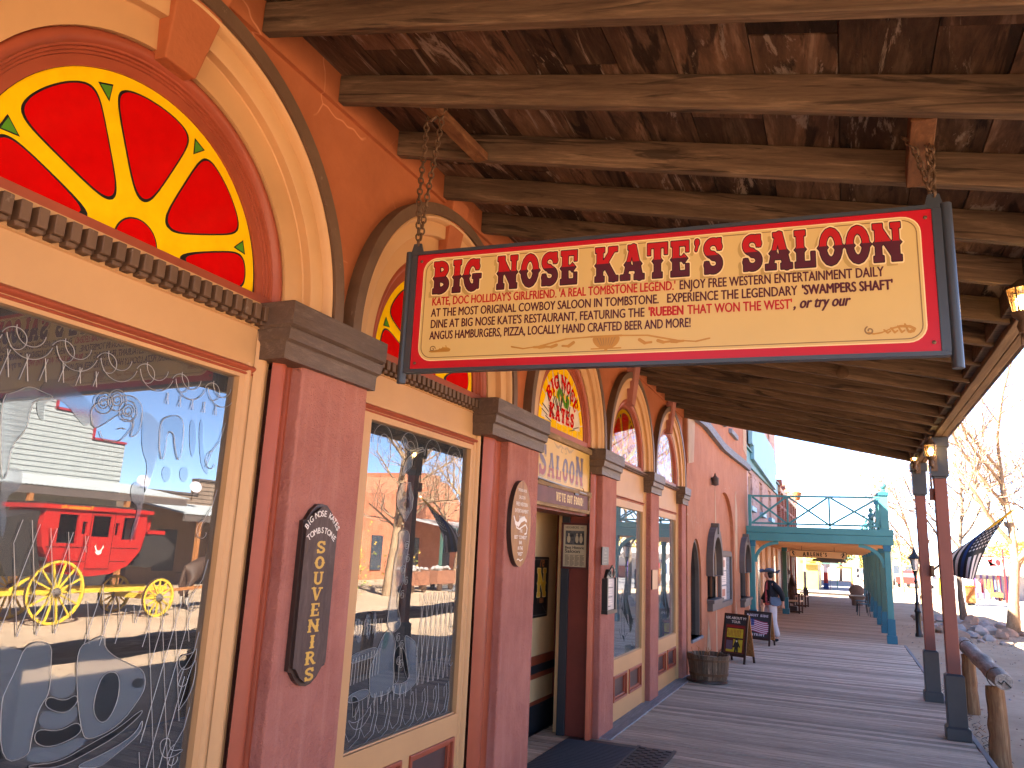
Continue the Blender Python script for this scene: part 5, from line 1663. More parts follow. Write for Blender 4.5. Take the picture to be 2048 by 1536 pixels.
b.build('name_board', pk, bev=.008)
b = MB(); b.box(-2.5, XP, 19.0, 29.8, 0, 2.0, 'peach')
b.build('lower_wall', pk)
for k, y in enumerate((19.6, 21.6, 23.2, 25.0, 27.0, 28.8)):
    m = MB(); m.box(XP, XP+.07, y-.12, y+.12, 0, 2.0, 'peach'); m.build('pilaster', pk, bev=.01)
for y0, y1 in ((22.2, 22.9), (27.5, 28.2)):
    m = MB(); m.box(XP, XP+.03, y0, y1, 0, 1.75, 'curtain'); o = m.build('door', pk)
bal = thing('teal_balcony', 'teal wooden balcony with crossed railings and ball finials over the walkway', 'balcony', (-.5, 18.6, 2))
BY0, BY1 = 18.55, 41
b = MB()
b.box(-2.05, 1.0, BY0, BY0+.08, 2.22, 2.36, 'teal'); b.box(-2.05, .985, BY0+.005, BY0+.08, 2.03, 2.216, 'teal'); b.box(.93, 1.0, BY0+.08, BY1, 2.04, 2.36, 'teal')
b.build('fascia', bal, bev=.006)
b = MB(); b.box(-2.15, .93, BY0+.081, BY1, 2.07, 2.16, 'peach')
for k in range(16):
    b.box(-2.15, .93, BY0+.7+k*1.4, BY0+.8+k*1.4, 2.0, 2.07, 'peach')
b.build('soffit', bal)
b = MB(); b.box(-2.15, .99, BY0+.081, BY1, 2.3, 2.34, 'tealg'); b.build('balcony_floor', bal)
def rail_panel(x0, x1, y, z0=2.44, z1=3.06):
    m = MB(); m.box(x0, x1, y-.025, y+.025, z1-.03, z1+.01, 'teal'); m.box(x0, x1, y-.02, y+.02, z0-.03, z0+.01, 'teal')
    m.beam((x0+.03, y, z0), (x1-.03, y, z1-.03), .042, .03, 'teal', (0, 1, 0)); m.beam((x0+.03, y+.031, z1-.03), (x1-.03, y+.031, z0), .042, .03, 'teal', (0, 1, 0))
    m.box(x1-.02, x1+.02, y-.02, y+.02, 2.36, z1-.03, 'teal')
    return m
for x0, x1 in ((-1.94, -1.14), (-1.14, -.26), (-.26, .76)):
    rail_panel(x0, x1, BY0+.05).build('railing', bal)
m = MB()
for x0, x1 in ((-1.94, -1.14), (-1.14, -.26), (-.26, .76)):
    q = rail_panel(x0, x1, BY1-.1); m.v, o = m.v+q.v, len(m.v); m.f += [[i+o for i in f] for f in q.f]; m.mats = q.mats; m.m += q.m
m.build('railing', bal)
m = MB(); m.box(-2.0, -1.93, BY0+.01, BY0+.09, 2.36, 3.08, 'teal'); m.build('railing_post', bal, bev=.005)
PY = [18.64, 21.4, 24.2, 27.2, 30.4, 33.8, 37.3, 40.9]
for k, y in enumerate(PY):
    if k in (0, 1, 3, 5, 7):
        m = MB(); m.box(.77, .92, y-.075, y+.075, 2.36, 3.1, 'teal'); m.box(.745, .945, y-.1, y+.1, 3.1, 3.17, 'teald'); m.box(.79, .9, y-.055, y+.055, 3.17, 3.2, 'teal')
        m.lathe([(.05, 3.2), (.055, 3.22), (.03, 3.235), (.05, 3.255), (.068, 3.29), (.068, 3.32), (.05, 3.36), (.02, 3.38), (0, 3.385)], (.845, y, 0), 'teal', 14)
        m.build('finial_post', bal, smooth=40)
    if k < len(PY)-1:
        y2 = PY[k+1]; m = MB()
        m.box(.83, .86, y+.08, y2-.08, 3.02, 3.06, 'teal'); m.box(.83, .86, y+.08, y2-.08, 2.41, 2.45, 'teal'); m.beam((.845, y+.1, 2.45), (.845, y2-.1, 3.02), .03, .035, 'teal', (1, 0, 0)); m.beam((.815, y+.1, 3.02), (.815, y2-.1, 2.45), .03, .03, 'teal', (1, 0, 0))
        m.build('side_railing', bal)
def bracket(x0, z0, x1, z1, y):
    m = MB(); n = 10; P = []
    for k in range(n+1):
        a = math.pi/2*k/n
        P.append((x0+(x1-x0)*(1-math.cos(a)), z0+(z1-z0)*math.sin(a)))
    for w in (0,):
        rows = []
        for k, (x, z) in enumerate(P):
            a = math.pi/2*k/n; nx, nz = (-(z1-z0)*math.cos(a)*.0-math.cos(a)*(1 if x1 > x0 else -1), math.sin(a))
            h = .035
            rows.append([(x-nx*h, y-.04, z-nz*h), (x+nx*h, y-.04, z+nz*h), (x+nx*h, y+.04, z+nz*h), (x-nx*h, y+.04, z-nz*h)])
        m.strip(rows, 'teal', closed=True); m.add(rows[0], [(0, 1, 2, 3)], 'teal'); m.add(rows[-1], [(0, 1, 2, 3)], 'teal')
    return m
bracket(-1.87, 1.55, -1.36, 2.0, BY0+.09).build('bracket', bal)
bracket(.79, 1.55, .3, 2.0, BY0+.09).build('bracket', bal)
def tpost(x, y, col, lab):
    p = thing('balcony_post', lab, 'post', (x, y, 0), 'posts carrying the teal balcony')
    m = MB(); m.box(x-.062, x+.062, y-.062, y+.062, .5, 1.9, col); m.build('shaft', p, bev=.008)
    m = MB(); m.box(x-.08, x+.08, y-.08, y+.08, .17, .5, 'teald'); m.box(x-.1, x+.1, y-.1, y+.1, 0, .17, 'teald'); m.build('base', p, bev=.006)
    m = MB(); m.box(x-.08, x+.08, y-.08, y+.08, 1.9, 2.03, 'teald'); m.build('capital', p, bev=.006)
    return p
for k, y in enumerate(PY):
    tpost(.86, y, 'teal' if k == 0 else 'tealg', ('bright teal balcony post with dark blue base at the corner nearest the saloon' if k == 0 else 'grey green balcony post with dark blue base, %s behind the bright teal corner post' % ('first', 'second', 'third', 'fourth', 'fifth', 'sixth', 'seventh', 'eighth')[k-1]))
tpost(-1.94, 18.66, 'teal', 'teal balcony post with curved bracket against the orange wall')
tpost(-1.72, 25.9, 'tealg', 'grey green balcony post beside the wooden statue under the balcony')
# shop sign under the balcony
t = thing('shop_sign_board', 'long tan hanging board with rounded ends and two dark flute players, under the teal balcony', 'sign', (-.6, 22, 1.7))
g = frame((-1.33, 22, 1.715), (1, 0, -.008), (0, 0, 1), (0, -1, 0))
M['artan'] = paint('pale_tan_sign', (.62, .38, .2), .05, 1.5, .5, .02, 20)
b = MB(); b.prism(rrect(0, 0, 1.4, .19, .05), g, -.03, 0, 'boarde'); b.prism(rrect(.012, .012, 1.388, .178, .042), g, 0, .002, 'artan')
x = .33
for k, ch in enumerate("ARLENE'S"):
    md, w = text(ch, .115 if k == 0 else .1, 0, .66 if ch != "'" else .8); b.bold(shift(md, x, .05 if k else .035), g, .003, 'ink', .006); x += w+.03
for x0, sg in ((.1, 1), (1.3, -1)):
    b.flat(sdf_mesh([('p', [(x0-sg*.01, .145), (x0-sg*.025, .11), (x0+sg*.0, .08), (x0+sg*.015, .05)], [.03, .035, .028, .02]), ('l', x0, .15, x0+sg*.05, .1, .01), ('l', x0, .06, x0-sg*.02, .035, .012), ('l', x0-sg*.01, .155, x0-sg*.03, .165, .012)], (x0-.09, x0+.09, .015, .185), .006), g, .003, 'ink')
b.build('board', t)
b = MB()
for u in (.3, 1.1):
    b.tube([g(u, .19, -.015), g(u, .3, -.015)], .006, 'iron', 5)
b.build('hanging_rod', t)
b = MB(); g = frame((-.95, 27, 1.6), (1, 0, 0), (0, 0, 1), (0, -1, 0)); b.prism([(0, .03), (.2, .03), (.25, 0), (.75, 0), (.8, .03), (1, .03), (1, .1), (.75, .15), (.25, .15), (0, .1)], g, -.02, 0, 'hood')
tag(b.build('second_shop_sign', org=(-.5, 27, 1.6)), 'brown shop sign hanging just behind the tan board with flute players', 'sign')

# ================================================================== skin figures
def skin(name, J, E_, mat, parent, sub=2, smooth=True):
    """J = {name: ((x,y,z), radius)} joints in layout units; first joint is the root"""
    org = ORG[root_of(parent)]
    ks = list(J); me = bpy.data.meshes.new(name)
    me.from_pydata([tuple((Vector(J[k][0])-Vector(org))*S) for k in ks], [(ks.index(a), ks.index(c)) for a, c in E_], [])
    o = bpy.data.objects.new(name, me); COL.objects.link(o); o.parent = parent
    md = o.modifiers.new('skin', 'SKIN'); md.use_smooth_shade = True
    for k, sv in zip(ks, me.skin_vertices[0].data):
        r = J[k][1]; r = r if isinstance(r, tuple) else (r, r)
        sv.radius = (r[0]*S, r[1]*S); sv.use_root = (k == ks[0])
    ss = o.modifiers.new('sub', 'SUBSURF'); ss.levels = sub; ss.render_levels = sub
    me.materials.append(M[mat] if isinstance(mat, str) else mat)
    return o
M['skin'] = flatm('skin', (.5, .25, .17), .5)
M['hair'] = flatm('dark_hair', (.012, .01, .01), .5)
M['navy'] = paint('black_navy_jacket', (.008, .009, .014), .3, 6, .8, .1, 30)
M['pinks'] = paint('pink_print_shirt', (.42, .09, .11), .5, 30, .8, .05, 30)
M['white_tr'] = paint('pale_trousers', (.45, .41, .42), .15, 4, .85, .3, 9)
M['hatb'] = paint('slate_blue_felt', (.07, .095, .14), .25, 5, .8, .1, 30)
M['redpr'] = paint('red_white_print', (.45, .1, .1), .8, 26, .8, 0)
px, py = -1.41, 17.0
F = Vector((-.9, -.43, 0)).normalized(); Ls = Vector((-F.y, F.x, 0))       # forward, the person's left
def P(f, l, z):
    v = Vector((px, py, 0)) + F*f + Ls*l; return (v.x, v.y, z)
per = thing('person', 'person in slate blue cocked hat, black jacket and pale trousers looking into the ticket windows', 'person', (px, py, 0))
K = .93
J = {'pelvis': (P(0, 0, .70), (.1, .075)), 'belly': (P(0, 0, .80), (.095, .072)), 'chest': (P(.01, 0, .97), (.1, .075)), 'neck': (P(.015, 0, 1.10), .036), 'throat': (P(.03, 0, 1.15), .035), 'head': (P(.045, 0, 1.20), (.06, .066)), 'crown': (P(.035, 0, 1.26), (.054, .058)), 'nose': (P(.118, 0, 1.195), .009), 'chin': (P(.092, 0, 1.155), .02)}
E_ = [('pelvis', 'belly'), ('belly', 'chest'), ('chest', 'neck'), ('neck', 'throat'), ('throat', 'head'), ('head', 'crown'), ('head', 'nose'), ('throat', 'chin')]
for s_, n_ in ((1, 'l'), (-1, 'r')):
    f0, f1, f2 = (.0, -.02, -.1) if s_ > 0 else (.0, .05, .06)
    J.update({n_+'hip': (P(0, s_*.06, .66), .07), n_+'knee': (P(f1 + .03, s_*.065, .36), .048), n_+'ank': (P(f2+.02, s_*.06, .07), .03), n_+'toe': (P(f2+.12, s_*.065, .03), .026)})
    E_ += [('pelvis', n_+'hip'), (n_+'hip', n_+'knee'), (n_+'knee', n_+'ank'), (n_+'ank', n_+'toe')]
    ef, hf = (-.1, -.16) if s_ > 0 else (.02, .12)
    J.update({n_+'sh': (P(0, s_*.12, 1.04), .045), n_+'el': (P(ef-.02, s_*.185, .87), .036), n_+'wr': (P(hf, s_*.15, .70), .022), n_+'palm': (P(hf-.0, s_*.145, .665), (.022, .013))})
    E_ += [('chest', n_+'sh'), (n_+'sh', n_+'el'), (n_+'el', n_+'wr'), (n_+'wr', n_+'palm')]
    for q in range(4):
        o_ = (q-1.5)*.012
        J[n_+'f%d' % q] = (P(hf+o_*1.4, s_*.148, .628-.004*abs(q-1.4)), .0062); J[n_+'g%d' % q] = (P(hf+o_*1.5+.006, s_*.138, .604-.005*abs(q-1.4)), .0055)
        E_ += [(n_+'palm', n_+'f%d' % q), (n_+'f%d' % q, n_+'g%d' % q)]
    J[n_+'t0'] = (P(hf+.03, s_*.14, .655), .007); J[n_+'t1'] = (P(hf+.034, s_*.132, .63), .006)
    E_ += [(n_+'palm', n_+'t0'), (n_+'t0', n_+'t1')]
skin('body', J, E_, 'skin', per)
JJ = {k: J[k] for k in ('belly', 'chest')}
JJ = {'belly': (P(-.005, 0, .80), (.132, .118)), 'hem': (P(-.01, 0, .70), (.14, .124)), 'chest': (P(0, 0, .97), (.13, .112)), 'col': (P(0, 0, 1.08), (.066, .06))}
EE = [('belly', 'hem'), ('belly', 'chest'), ('chest', 'col')]
for s_, n_ in ((1, 'l'), (-1, 'r')):
    JJ[n_+'sh'] = (J[n_+'sh'][0], .07); JJ[n_+'el'] = (J[n_+'el'][0], .06); JJ[n_+'wr'] = (tuple(Vector(J[n_+'wr'][0])+Vector((0, 0, .02))), .036)
    EE += [('chest', n_+'sh'), (n_+'sh', n_+'el'), (n_+'el', n_+'wr')]
skin('jacket', JJ, EE, 'navy', per)
JT = {'pelvis': (P(0, 0, .70), (.112, .09)), 'waist': (P(0, 0, .76), (.1, .082))}
ET = [('pelvis', 'waist')]
for s_, n_ in ((1, 'l'), (-1, 'r')):
    JT[n_+'hip'] = (J[n_+'hip'][0], .096); JT[n_+'knee'] = (J[n_+'knee'][0], .078); JT[n_+'an'] = (tuple(Vector(J[n_+'ank'][0])+Vector((0, 0, .01))), .058)
    ET += [('pelvis', n_+'hip'), (n_+'hip', n_+'knee'), (n_+'knee', n_+'an')]
skin('trousers', JT, ET, 'white_tr', per)
m = MB()
n = 14
rows = []
for z, r, mt in ((.70, .135, 0), (.665, .14, 0), (.64, .138, 0)):
    rows.append([P(-.005+r*.86*math.cos(TAU*k/n), r*math.sin(TAU*k/n), z+.008*math.sin(3*TAU*k/n)) for k in range(n)])
m.strip(rows, 'redpr', closed=True); m.build('shirt_hem', per, smooth=60)
m = MB(); n = 7
rows = []
for z, w, f in ((1.09, .03, .075), (1.02, .045, .1), (.92, .05, .112), (.82, .045, .116), (.71, .04, .118)):
    rows.append([P(f-.04*abs(k-3)/3*.6, (k-3)/3*w+.01, z) for k in range(n)])
m.strip(rows, 'pinks'); m.build('shirt_front', per, smooth=60)
m = MB(); m.ball(P(.02, 0, 1.2), .073, 'hair', 14, 10, (1, 1, 1.12)); m.build('hair', per, smooth=60)
# face is turned to the wall: skin patch, eyes and mouth in front of the hair
m = MB(); m.ball(P(.058, 0, 1.185), .056, 'skin', 14, 10, (1, .92, 1.1)); m.ball(P(.112, 0, 1.185), .012, 'skin', 8, 6, (1, .8, 1.4))
for s_ in (1, -1):
    m.ball(P(.1, s_*.022, 1.205), .007, 'lwht', 8, 6); m.ball(P(.105, s_*.023, 1.205), .0036, 'hair', 6, 5); m.ball(P(.045, s_*.058, 1.19), .014, 'skin', 8, 6, (.5, .5, 1.2))
m.ball(P(.108, 0, 1.155), .011, 'lred', 8, 6, (.5, 1.4, .45)); m.build('face', per, smooth=60)
m = MB(); n = 24
top = [(0, 1.315), (.06, 1.31), (.082, 1.275), (.086, 1.235)]
rows = [[P(.02+r*1.12*math.cos(TAU*k/n), r*math.sin(TAU*k/n), z) for k in range(n)] for r, z in [(.002, 1.318)]+top[1:]]
br = []
for r, dz in ((.1, .0), (.15, .014), (.175, .035)):
    row = []
    for k in range(n):
        a = TAU*k/n; up = .034*(.5+.5*math.cos(3*a+math.pi))
        row.append(P(.02+r*1.05*math.cos(a), r*math.sin(a), 1.235+dz*.6-.02*(r > .12)+up*(r-.09)/.05))
    br.append(row)
m.strip(rows+br, 'hatb', closed=True); m.build('hat', per, smooth=70)
for s_ in (1, -1):
    a = J[('l' if s_ > 0 else 'r')+'ank'][0]
    m = MB(); c = Vector(a)+F*.05; m.ball((c.x, c.y, .035), .05, 'navy', 12, 8, (1.25, .9, .65)); m.build('shoe', per, smooth=60)
per.scale = (1.12, 1.12, 1.1)
hb = thing('handbag', 'dark blue shoulder bag hanging at the side of the person', 'bag', P(-.04, .17, .74))
m = MB(); c = P(-.02, .17, .78)
rows = []
for f, w, z0, z1 in ((-.11, .02, .76, .84), (-.09, .035, .72, .87), (0, .045, .7, .88), (.09, .035, .72, .87), (.11, .02, .76, .84)):
    rows.append([P(f-.02, .165-w, z0), P(f-.02, .165+w, z0), P(f-.02, .165+w*.7, z1), P(f-.02, .165-w*.7, z1)])
m.strip(rows, 'hatb', closed=True); m.add(rows[0], [(0, 1, 2, 3)], 'hatb'); m.add(rows[-1], [(0, 1, 2, 3)], 'hatb'); m.build('bag_body', hb, smooth=50)
m = MB(); m.tube([P(.07, .16, .86), P(.05, .15, .98), P(.02, .12, 1.085), P(-.05, .14, 1.0), P(-.1, .16, .86)], .007, 'navy', 6); m.ball(P(.07, .165, .87), .014, 'came'); m.build('strap', hb, smooth=50)

# ================================================================== props on the walkway
t = thing('half_barrel', 'weathered half barrel planter with rusty hoops at the end of the saloon front', 'barrel', (-1.72, 10.9, 0))
M['stave'] = wood('barrel_staves', (.06, .035, .022), (.19, .125, .08), (.34, .25, .17), grain=(8, 8, .6), island=.3, gscale=3, stain=(.02, .012, .01), stain_at=.62)
cx, cy2 = -1.72, 10.9
m = MB(); N = 26
br_ = random.Random(2)
for k in range(N):
    a0, a1 = TAU*k/N, TAU*(k+.93)/N; dz = br_.uniform(-.01, .008)
    R0, R1 = .232, .278
    o = []
    for z, r in ((.02, R0), (.18, .258), (.355+dz, R1)):
        o.append([(cx+(r-q)*math.cos(a), cy2+(r-q)*math.sin(a), z) for a, q in ((a0, 0), (a1, 0), (a1, .025), (a0, .025))])
    m.strip(o, 'stave', closed=True); m.add(o[-1], [(0, 1, 2, 3)], 'stave')
m.build('staves', t)
m = MB()
for z, r, h in ((.29, .272, .028), (.11, .25, .034)):
    m.strip([[(cx+(r+d+.0)*math.cos(TAU*k/40), cy2+(r+d)*math.sin(TAU*k/40), zz) for k in range(40)] for zz, d in ((z-h/2, -.002), (z-h/2, .003), (z+h/2, .007), (z+h/2, -.002))], 'iron', closed=True)
m.build('hoop', t, smooth=40)
m = MB(); m.lathe([(.255, 0), (.27, .008), (.268, .036), (.235, .04)], (cx-.02, cy2, 0), 'boarde', 32); m.build('base_ring', t, smooth=40)
m = MB(); m.lathe([(.25, .3), (.1, .315), (0, .31)], (cx, cy2, 0), 'dirt', 24)
for k in range(9):
    a = br_.uniform(0, TAU); r = br_.uniform(.02, .18); m.tube([(cx+r*math.cos(a), cy2+r*math.sin(a), .3), (cx+r*1.2*math.cos(a), cy2+r*1.2*math.sin(a), .38), (cx+r*1.25*math.cos(a+.3), cy2+r*1.2*math.sin(a+.3), .43)], .003, 'newwood', 4)
m.build('soil', t)

def aboard(x0, y0, x1, y1, h, label, draw):
    u = Vector((x1-x0, y1-y0, 0)); w = u.length; u.normalize(); nrm_ = Vector((u.y, -u.x, 0))
    t = thing('sandwich_board', label, 'sandwich board', (x0, y0, 0))
    tilt = Vector((0, 0, 1))*.97 - nrm_*.2
    f = frame((x0, y0, 0), u, tilt.normalized(), None)
    ff = frame(Vector((x0, y0, 0)), u, tilt.normalized(), nrm_*.97+Vector((0, 0, .2)))
    m = MB()
    m.prism([[(0, .1), (w, .1), (w, h), (0, h)], [(.03, .14), (w-.03, .14), (w-.03, h-.03), (.03, h-.03)]], ff, -.012, .012, 'boarde')
    m.prism([(0, 0), (.03, 0), (.03, .1), (0, .1)], ff, -.012, .012, 'boarde'); m.prism([(w-.03, 0), (w, 0), (w, .1), (w-.03, .1)], ff, -.012, .012, 'boarde')
    m.build('frame', t, bev=.003)
    m = MB(); m.prism([(.03, .14), (w-.03, .14), (w-.03, h-.03), (.03, h-.03)], ff, -.006, .002, 'blackblue'); draw(m, ff, w, h); m.build('face', t)
    base = Vector((x0, y0, 0)) - nrm_*(2*h*.2+.02)
    fb = frame(base, u, Vector((0, 0, 1))*.97+nrm_*.2, -nrm_)
    m = MB(); m.prism([[(0, .1), (w, .1), (w, h), (0, h)]], fb, -.01, .012, 'newwood'); m.prism([(0, 0), (.03, 0), (.03, .1), (0, .1)], fb, -.01, .012, 'boarde'); m.prism([(w-.03, 0), (w, 0), (w, .1), (w-.03, .1)], fb, -.01, .012, 'boarde'); m.build('rear_panel', t)
M['postery'] = paint('poster_yellow', (.55, .42, .03), .3, 14, .5, 0)
M['posterr'] = flatm('poster_red', (.28, .02, .02), .5)
M['flagr'] = flatm('flag_red', (.3, .03, .08), .6); M['flagw'] = flatm('flag_white', (.62, .55, .6), .6); M['flagb'] = flatm('flag_blue', (.03, .06, .2), .6)
def d1(m, f, w, h):
    md, q = text('ASK ABOUT MY', .04, 0, 1, 0, 'CENTER'); m.bold(shift(md, w/2, h-.085), f, .003, 'lwht', .0016)
    md, q = text('TOUR', .04, 0, 1, 0, 'CENTER'); m.bold(shift(md, w/2, h-.145), f, .003, 'lwht', .0016)
    m.flat(rect(.04, .15, w-.04, h-.17), f, .003, 'maroond'); m.flat(rect(.06, .16, w-.06, h-.18), f, .0036, 'lmar')
    m.flat(rect(.06, h-.215, w-.06, h-.185), f, .0042, 'posterr')
    m.flat(rect(.07, h-.37, w-.07, h-.23), f, .0042, 'postery')
    for k in range(9):
        m.flat(rect(.085+k*.026, h-.35, .1+k*.026, h-.25), f, .0048, 'lgold')
    m.flat(rect(.19, .17, w-.07, .36), f, .0042, 'postery'); m.flat(rect(.07, .2, .18, .34), f, .0042, 'slate'); m.flat(rect(.07, .165, .24, .2), f, .0046, 'postery')
    m.flat(sdf_mesh([('o', .25, .335, .02, .024), ('r', .215, .35, .285, .358), ('r', .232, .35, .268, .385), ('p', [(.25, .31), (.25, .25)], .07), ('l', .235, .25, .23, .17, .03), ('l', .265, .25, .27, .17, .03), ('l', .22, .3, .2, .24, .022), ('l', .28, .3, .305, .25, .022)], (.17, .33, .15, .4), .006), f, .005, 'ink')
    m.flat(sdf_mesh([('o', .25, .333, .013, .016)], (.2, .3, .3, .36), .004), f, .0056, 'lwht')
def d2(m, f, w, h):
    md, q = slab('RIGHT SIDE', .045, .0, 1.25, .1, .6); m.flat(shift(md, w/2-q/2, h-.1), f, .003, 'flagw')
    md, q = slab('PATRIOT', .045, .0, 1.25, .1); m.flat(shift(md, w/2-q/2, .17), f, .003, 'flagw')
    X0, X1, Y0, Y1 = .06, w-.05, .25, h-.15
    n = 13
    for k in range(n):
        P_ = []
        for q in range(13):
            t_ = q/12; u = X0+(X1-X0)*t_ - (.02 if (t_ > .9 and k in (0, 1, 11, 12)) else 0); wv = .012*math.sin(t_*6)-.035*t_
            P_.append((u, Y0+(Y1-Y0)*k/n+wv))
        P2 = [(u, v+(Y1-Y0)/n) for u, v in P_]
        m.flat(fill([P_+P2[::-1]]), f, .003, 'flagr' if k % 2 == 0 else 'flagw')
    m.flat(rect(X0, Y0+(Y1-Y0)*.46, X0+.15, Y1+.004), f, .0038, 'flagb')
    for i in range(4):
        for j in range(3):
            m.flat(fill([ellipse(X0+.025+i*.034, Y0+(Y1-Y0)*.55+j*.04, .006, .006, 6)]), f, .0044, 'flagw')
aboard(-1.88, 13.12, -1.49, 12.96, .755, 'dark sandwich board with yellow tour poster between the barrel and the ticket window', d1)
aboard(-1.89, 16.12, -1.37, 15.96, .63, 'dark sandwich board painted with a waving striped flag in front of the person', d2)

# carved statue, chairs and benches under the balcony
M['carv'] = wood('dark_carved_wood', (.03, .015, .01), (.11, .05, .03), (.22, .1, .06), grain=(3, 3, 1), island=0, gscale=5)
t = thing('carved_wooden_statue', 'dark carved wooden figure with feathered headdress standing by the shop wall', 'statue', (-1.66, 28, 0))
JS = {'p': ((-1.66, 28, .55), (.11, .1)), 'hem': ((-1.66, 28, .2), (.13, .12)), 'c': ((-1.66, 28, .92), (.13, .1)), 'n': ((-1.66, 28, 1.08), .05), 'h': ((-1.64, 28, 1.17), (.065, .07)), 's1': ((-1.62, 27.86, .98), .06), 'e1': ((-1.56, 27.84, .78), .05), 'w1': ((-1.5, 27.9, .86), .035), 's2': ((-1.62, 28.14, .98), .06), 'e2': ((-1.58, 28.17, .75), .05), 'w2': ((-1.52, 28.12, .62), .035)}
skin('figure', JS, [('p', 'hem'), ('p', 'c'), ('c', 'n'), ('n', 'h'), ('c', 's1'), ('s1', 'e1'), ('e1', 'w1'), ('c', 's2'), ('s2', 'e2'), ('e2', 'w2')], 'carv', t)
m = MB()
for k in range(11):
    a = R(-100+k*20); m.beam((-1.67, 28+.06*math.sin(a), 1.2+.03*math.cos(a)), (-1.76, 28+.17*math.sin(a), 1.2+.16*math.cos(a)), .04, .015, 'boarde', (1, 0, 0))
m.build('headdress', t)
m = MB(); m.box(-1.82, -1.5, 27.84, 28.16, 0, .14, 'boarde'); m.build('plinth', t, bev=.01)
def armchair(x, y, rz, mat, seatm, lab, grp):
    t = thing('arm_chair', lab, 'chair', (x, y, 0), grp)
    c, s_ = math.cos(rz), math.sin(rz)
    T = lambda a, b_, z: (x+a*c-b_*s_, y+a*s_+b_*c, z)
    for a in (-.2, .2):
        for b_ in (-.2, .2):
            m = MB(); m.beam(T(a, b_, 0), T(a, b_, .58 if b_ < 0 else .9), .045, .045, mat, (0, 1, 0)); m.build('leg', t)
        m = MB(); m.beam(T(a, -.24, .59), T(a, .2, .59), .05, .03, mat); m.build('arm', t)
        m = MB(); m.beam(T(a, -.22, .04), T(a, .22, .04), .03, .04, mat); m.build('rail', t)
    m = MB(); m.beam(T(0, -.23, .38), T(0, .22, .36), .44, .05, seatm); m.build('seat', t, bev=.01)
    m = MB()
    for q in range(6):
        a = -.15+q*.06; m.beam(T(a, .2, .4), T(a, .22, .86), .03, .015, mat, (c, s_, 0))
    m.beam(T(-.2, .21, .87), T(.2, .21, .87), .03, .07, mat); m.build('back', t)
armchair(-1.52, 26.6, R(80), 'carv', 'peach', 'dark wooden armchair with pale seat in front of the carved statue', 'armchairs by the shop wall')
armchair(-1.5, 30.4, R(80), 'carv', 'peach', 'dark wooden armchair with pale seat beyond the carved statue', 'armchairs by the shop wall')
M['cream'] = paint('chipped_cream_metal', (.5, .48, .42), .1, 5, .5, .05)
def cafe(x, y, rz, lab):
    t = thing('metal_chair', lab, 'chair', (x, y, 0), 'metal chairs by the balcony posts')
    c, s_ = math.cos(rz), math.sin(rz)
    T = lambda a, b_, z: (x+a*c-b_*s_, y+a*s_+b_*c, z)
    m = MB(); m.lathe([(.17, .36), (.18, .375), (.17, .39), (0, .392)], (x, y, 0), 'teald', 18); m.build('seat', t, smooth=40)
    for a, b_ in ((-.13, -.13), (.13, -.13), (-.13, .13), (.13, .13)):
        m = MB(); m.tube([T(a, b_, .37), T(a*1.25, b_*1.25, 0)], .012, 'black', 6); m.build('leg', t, smooth=40)
    m = MB(); m.tube([T(-.15, .14, .37), T(-.17, .19, .62), T(0, .2, .74), T(.17, .19, .62), T(.15, .14, .37)], .012, 'black', 6); m.tube([T(-.08, .18, .4), T(0, .2, .72), T(.08, .18, .4)], .008, 'black', 6); m.build('back', t, smooth=40)
cafe(.5, 27.6, R(-80), 'dark metal chair by the nearest grey green balcony posts'); cafe(.48, 29.6, R(-95), 'dark metal chair behind the first metal chair along the posts')
t = thing('stone_seat', 'rough brown stone seat with rounded back under the balcony', 'seat', (.4, 34, 0))
M['stone'] = stucco('brown_stone', (.2, .13, .095), col2=(.3, .2, .15), bump=.6, bscale=9)
m = MB(); rows = []
for z, r0, r1 in ((0, .2, .17), (.2, .2, .17), (.3, .3, .18), (.36, .31, .2)):
    rows.append([(.4+r0*math.cos(TAU*k/14), 34+r1*math.sin(TAU*k/14), z) for k in range(14)])
m.strip(rows, 'stone', closed=True); m.add(rows[-1], [tuple(range(14))], 'stone'); m.build('pedestal', t, smooth=50)
m = MB(); m.ball((.4, 34.18, .56), .28, 'stone', 14, 10, (1, .45, .85)); m.build('back', t, smooth=60)
m = MB(); m.box(.1, .68, 33.75, 34.1, .36, .4, 'cream'); m.build('slab', t, bev=.01)
# ================================================================== BRICK BUILDING and the far end of the walkway
bk = thing('brick_building', 'red brick building with stepped cornice beyond the pink stone building', 'building', (-2.2, 36, 0))
b = MB(); b.box(-9, -2.2, 29.85, 41, 1.95, 4.1, 'brick'); b.build('upper_wall', bk)
b = MB()
for k in range(7):
    y = 30.2+k*1.75; b.box(-2.2, -2.08, y-.14, y+.14, 2.3, 4.35, 'brick'); b.box(-2.25, -2.02, y-.2, y+.2, 4.35, 4.55, 'brick')
b.box(-2.2, -2.1, 29.85, 41, 3.55, 3.65, 'brick'); b.box(-2.2, -2.06, 29.85, 41, 4.1, 4.25, 'peach'); b.build('cornice', bk)
b = MB(); b.box(-9, -2.2, 29.85, 41, -.1, 1.949, 'maroond'); b.build('shopfront', bk)
for k in range(6):
    y = 31.2+k*1.7
    m = MB(); m.box(-2.2, -2.12, y, y+.22, 0, 1.95, ('curb', 'maroon', 'cream', 'maroond', 'cream', 'maroon')[k]); m.build('pilaster', bk)
m = MB(); m.lathe([(.1, 4.55), (.16, 4.6), (.2, 4.8), (.26, 4.95), (.1, 5.0), (0, 5.0)], (-2.05, 40.8, 0), 'newwood', 10); m.build('urn', bk, smooth=40)
deck('boardwalk_next_block', -2.4, 1.0, 47, 75, 'curb', .4, .01)
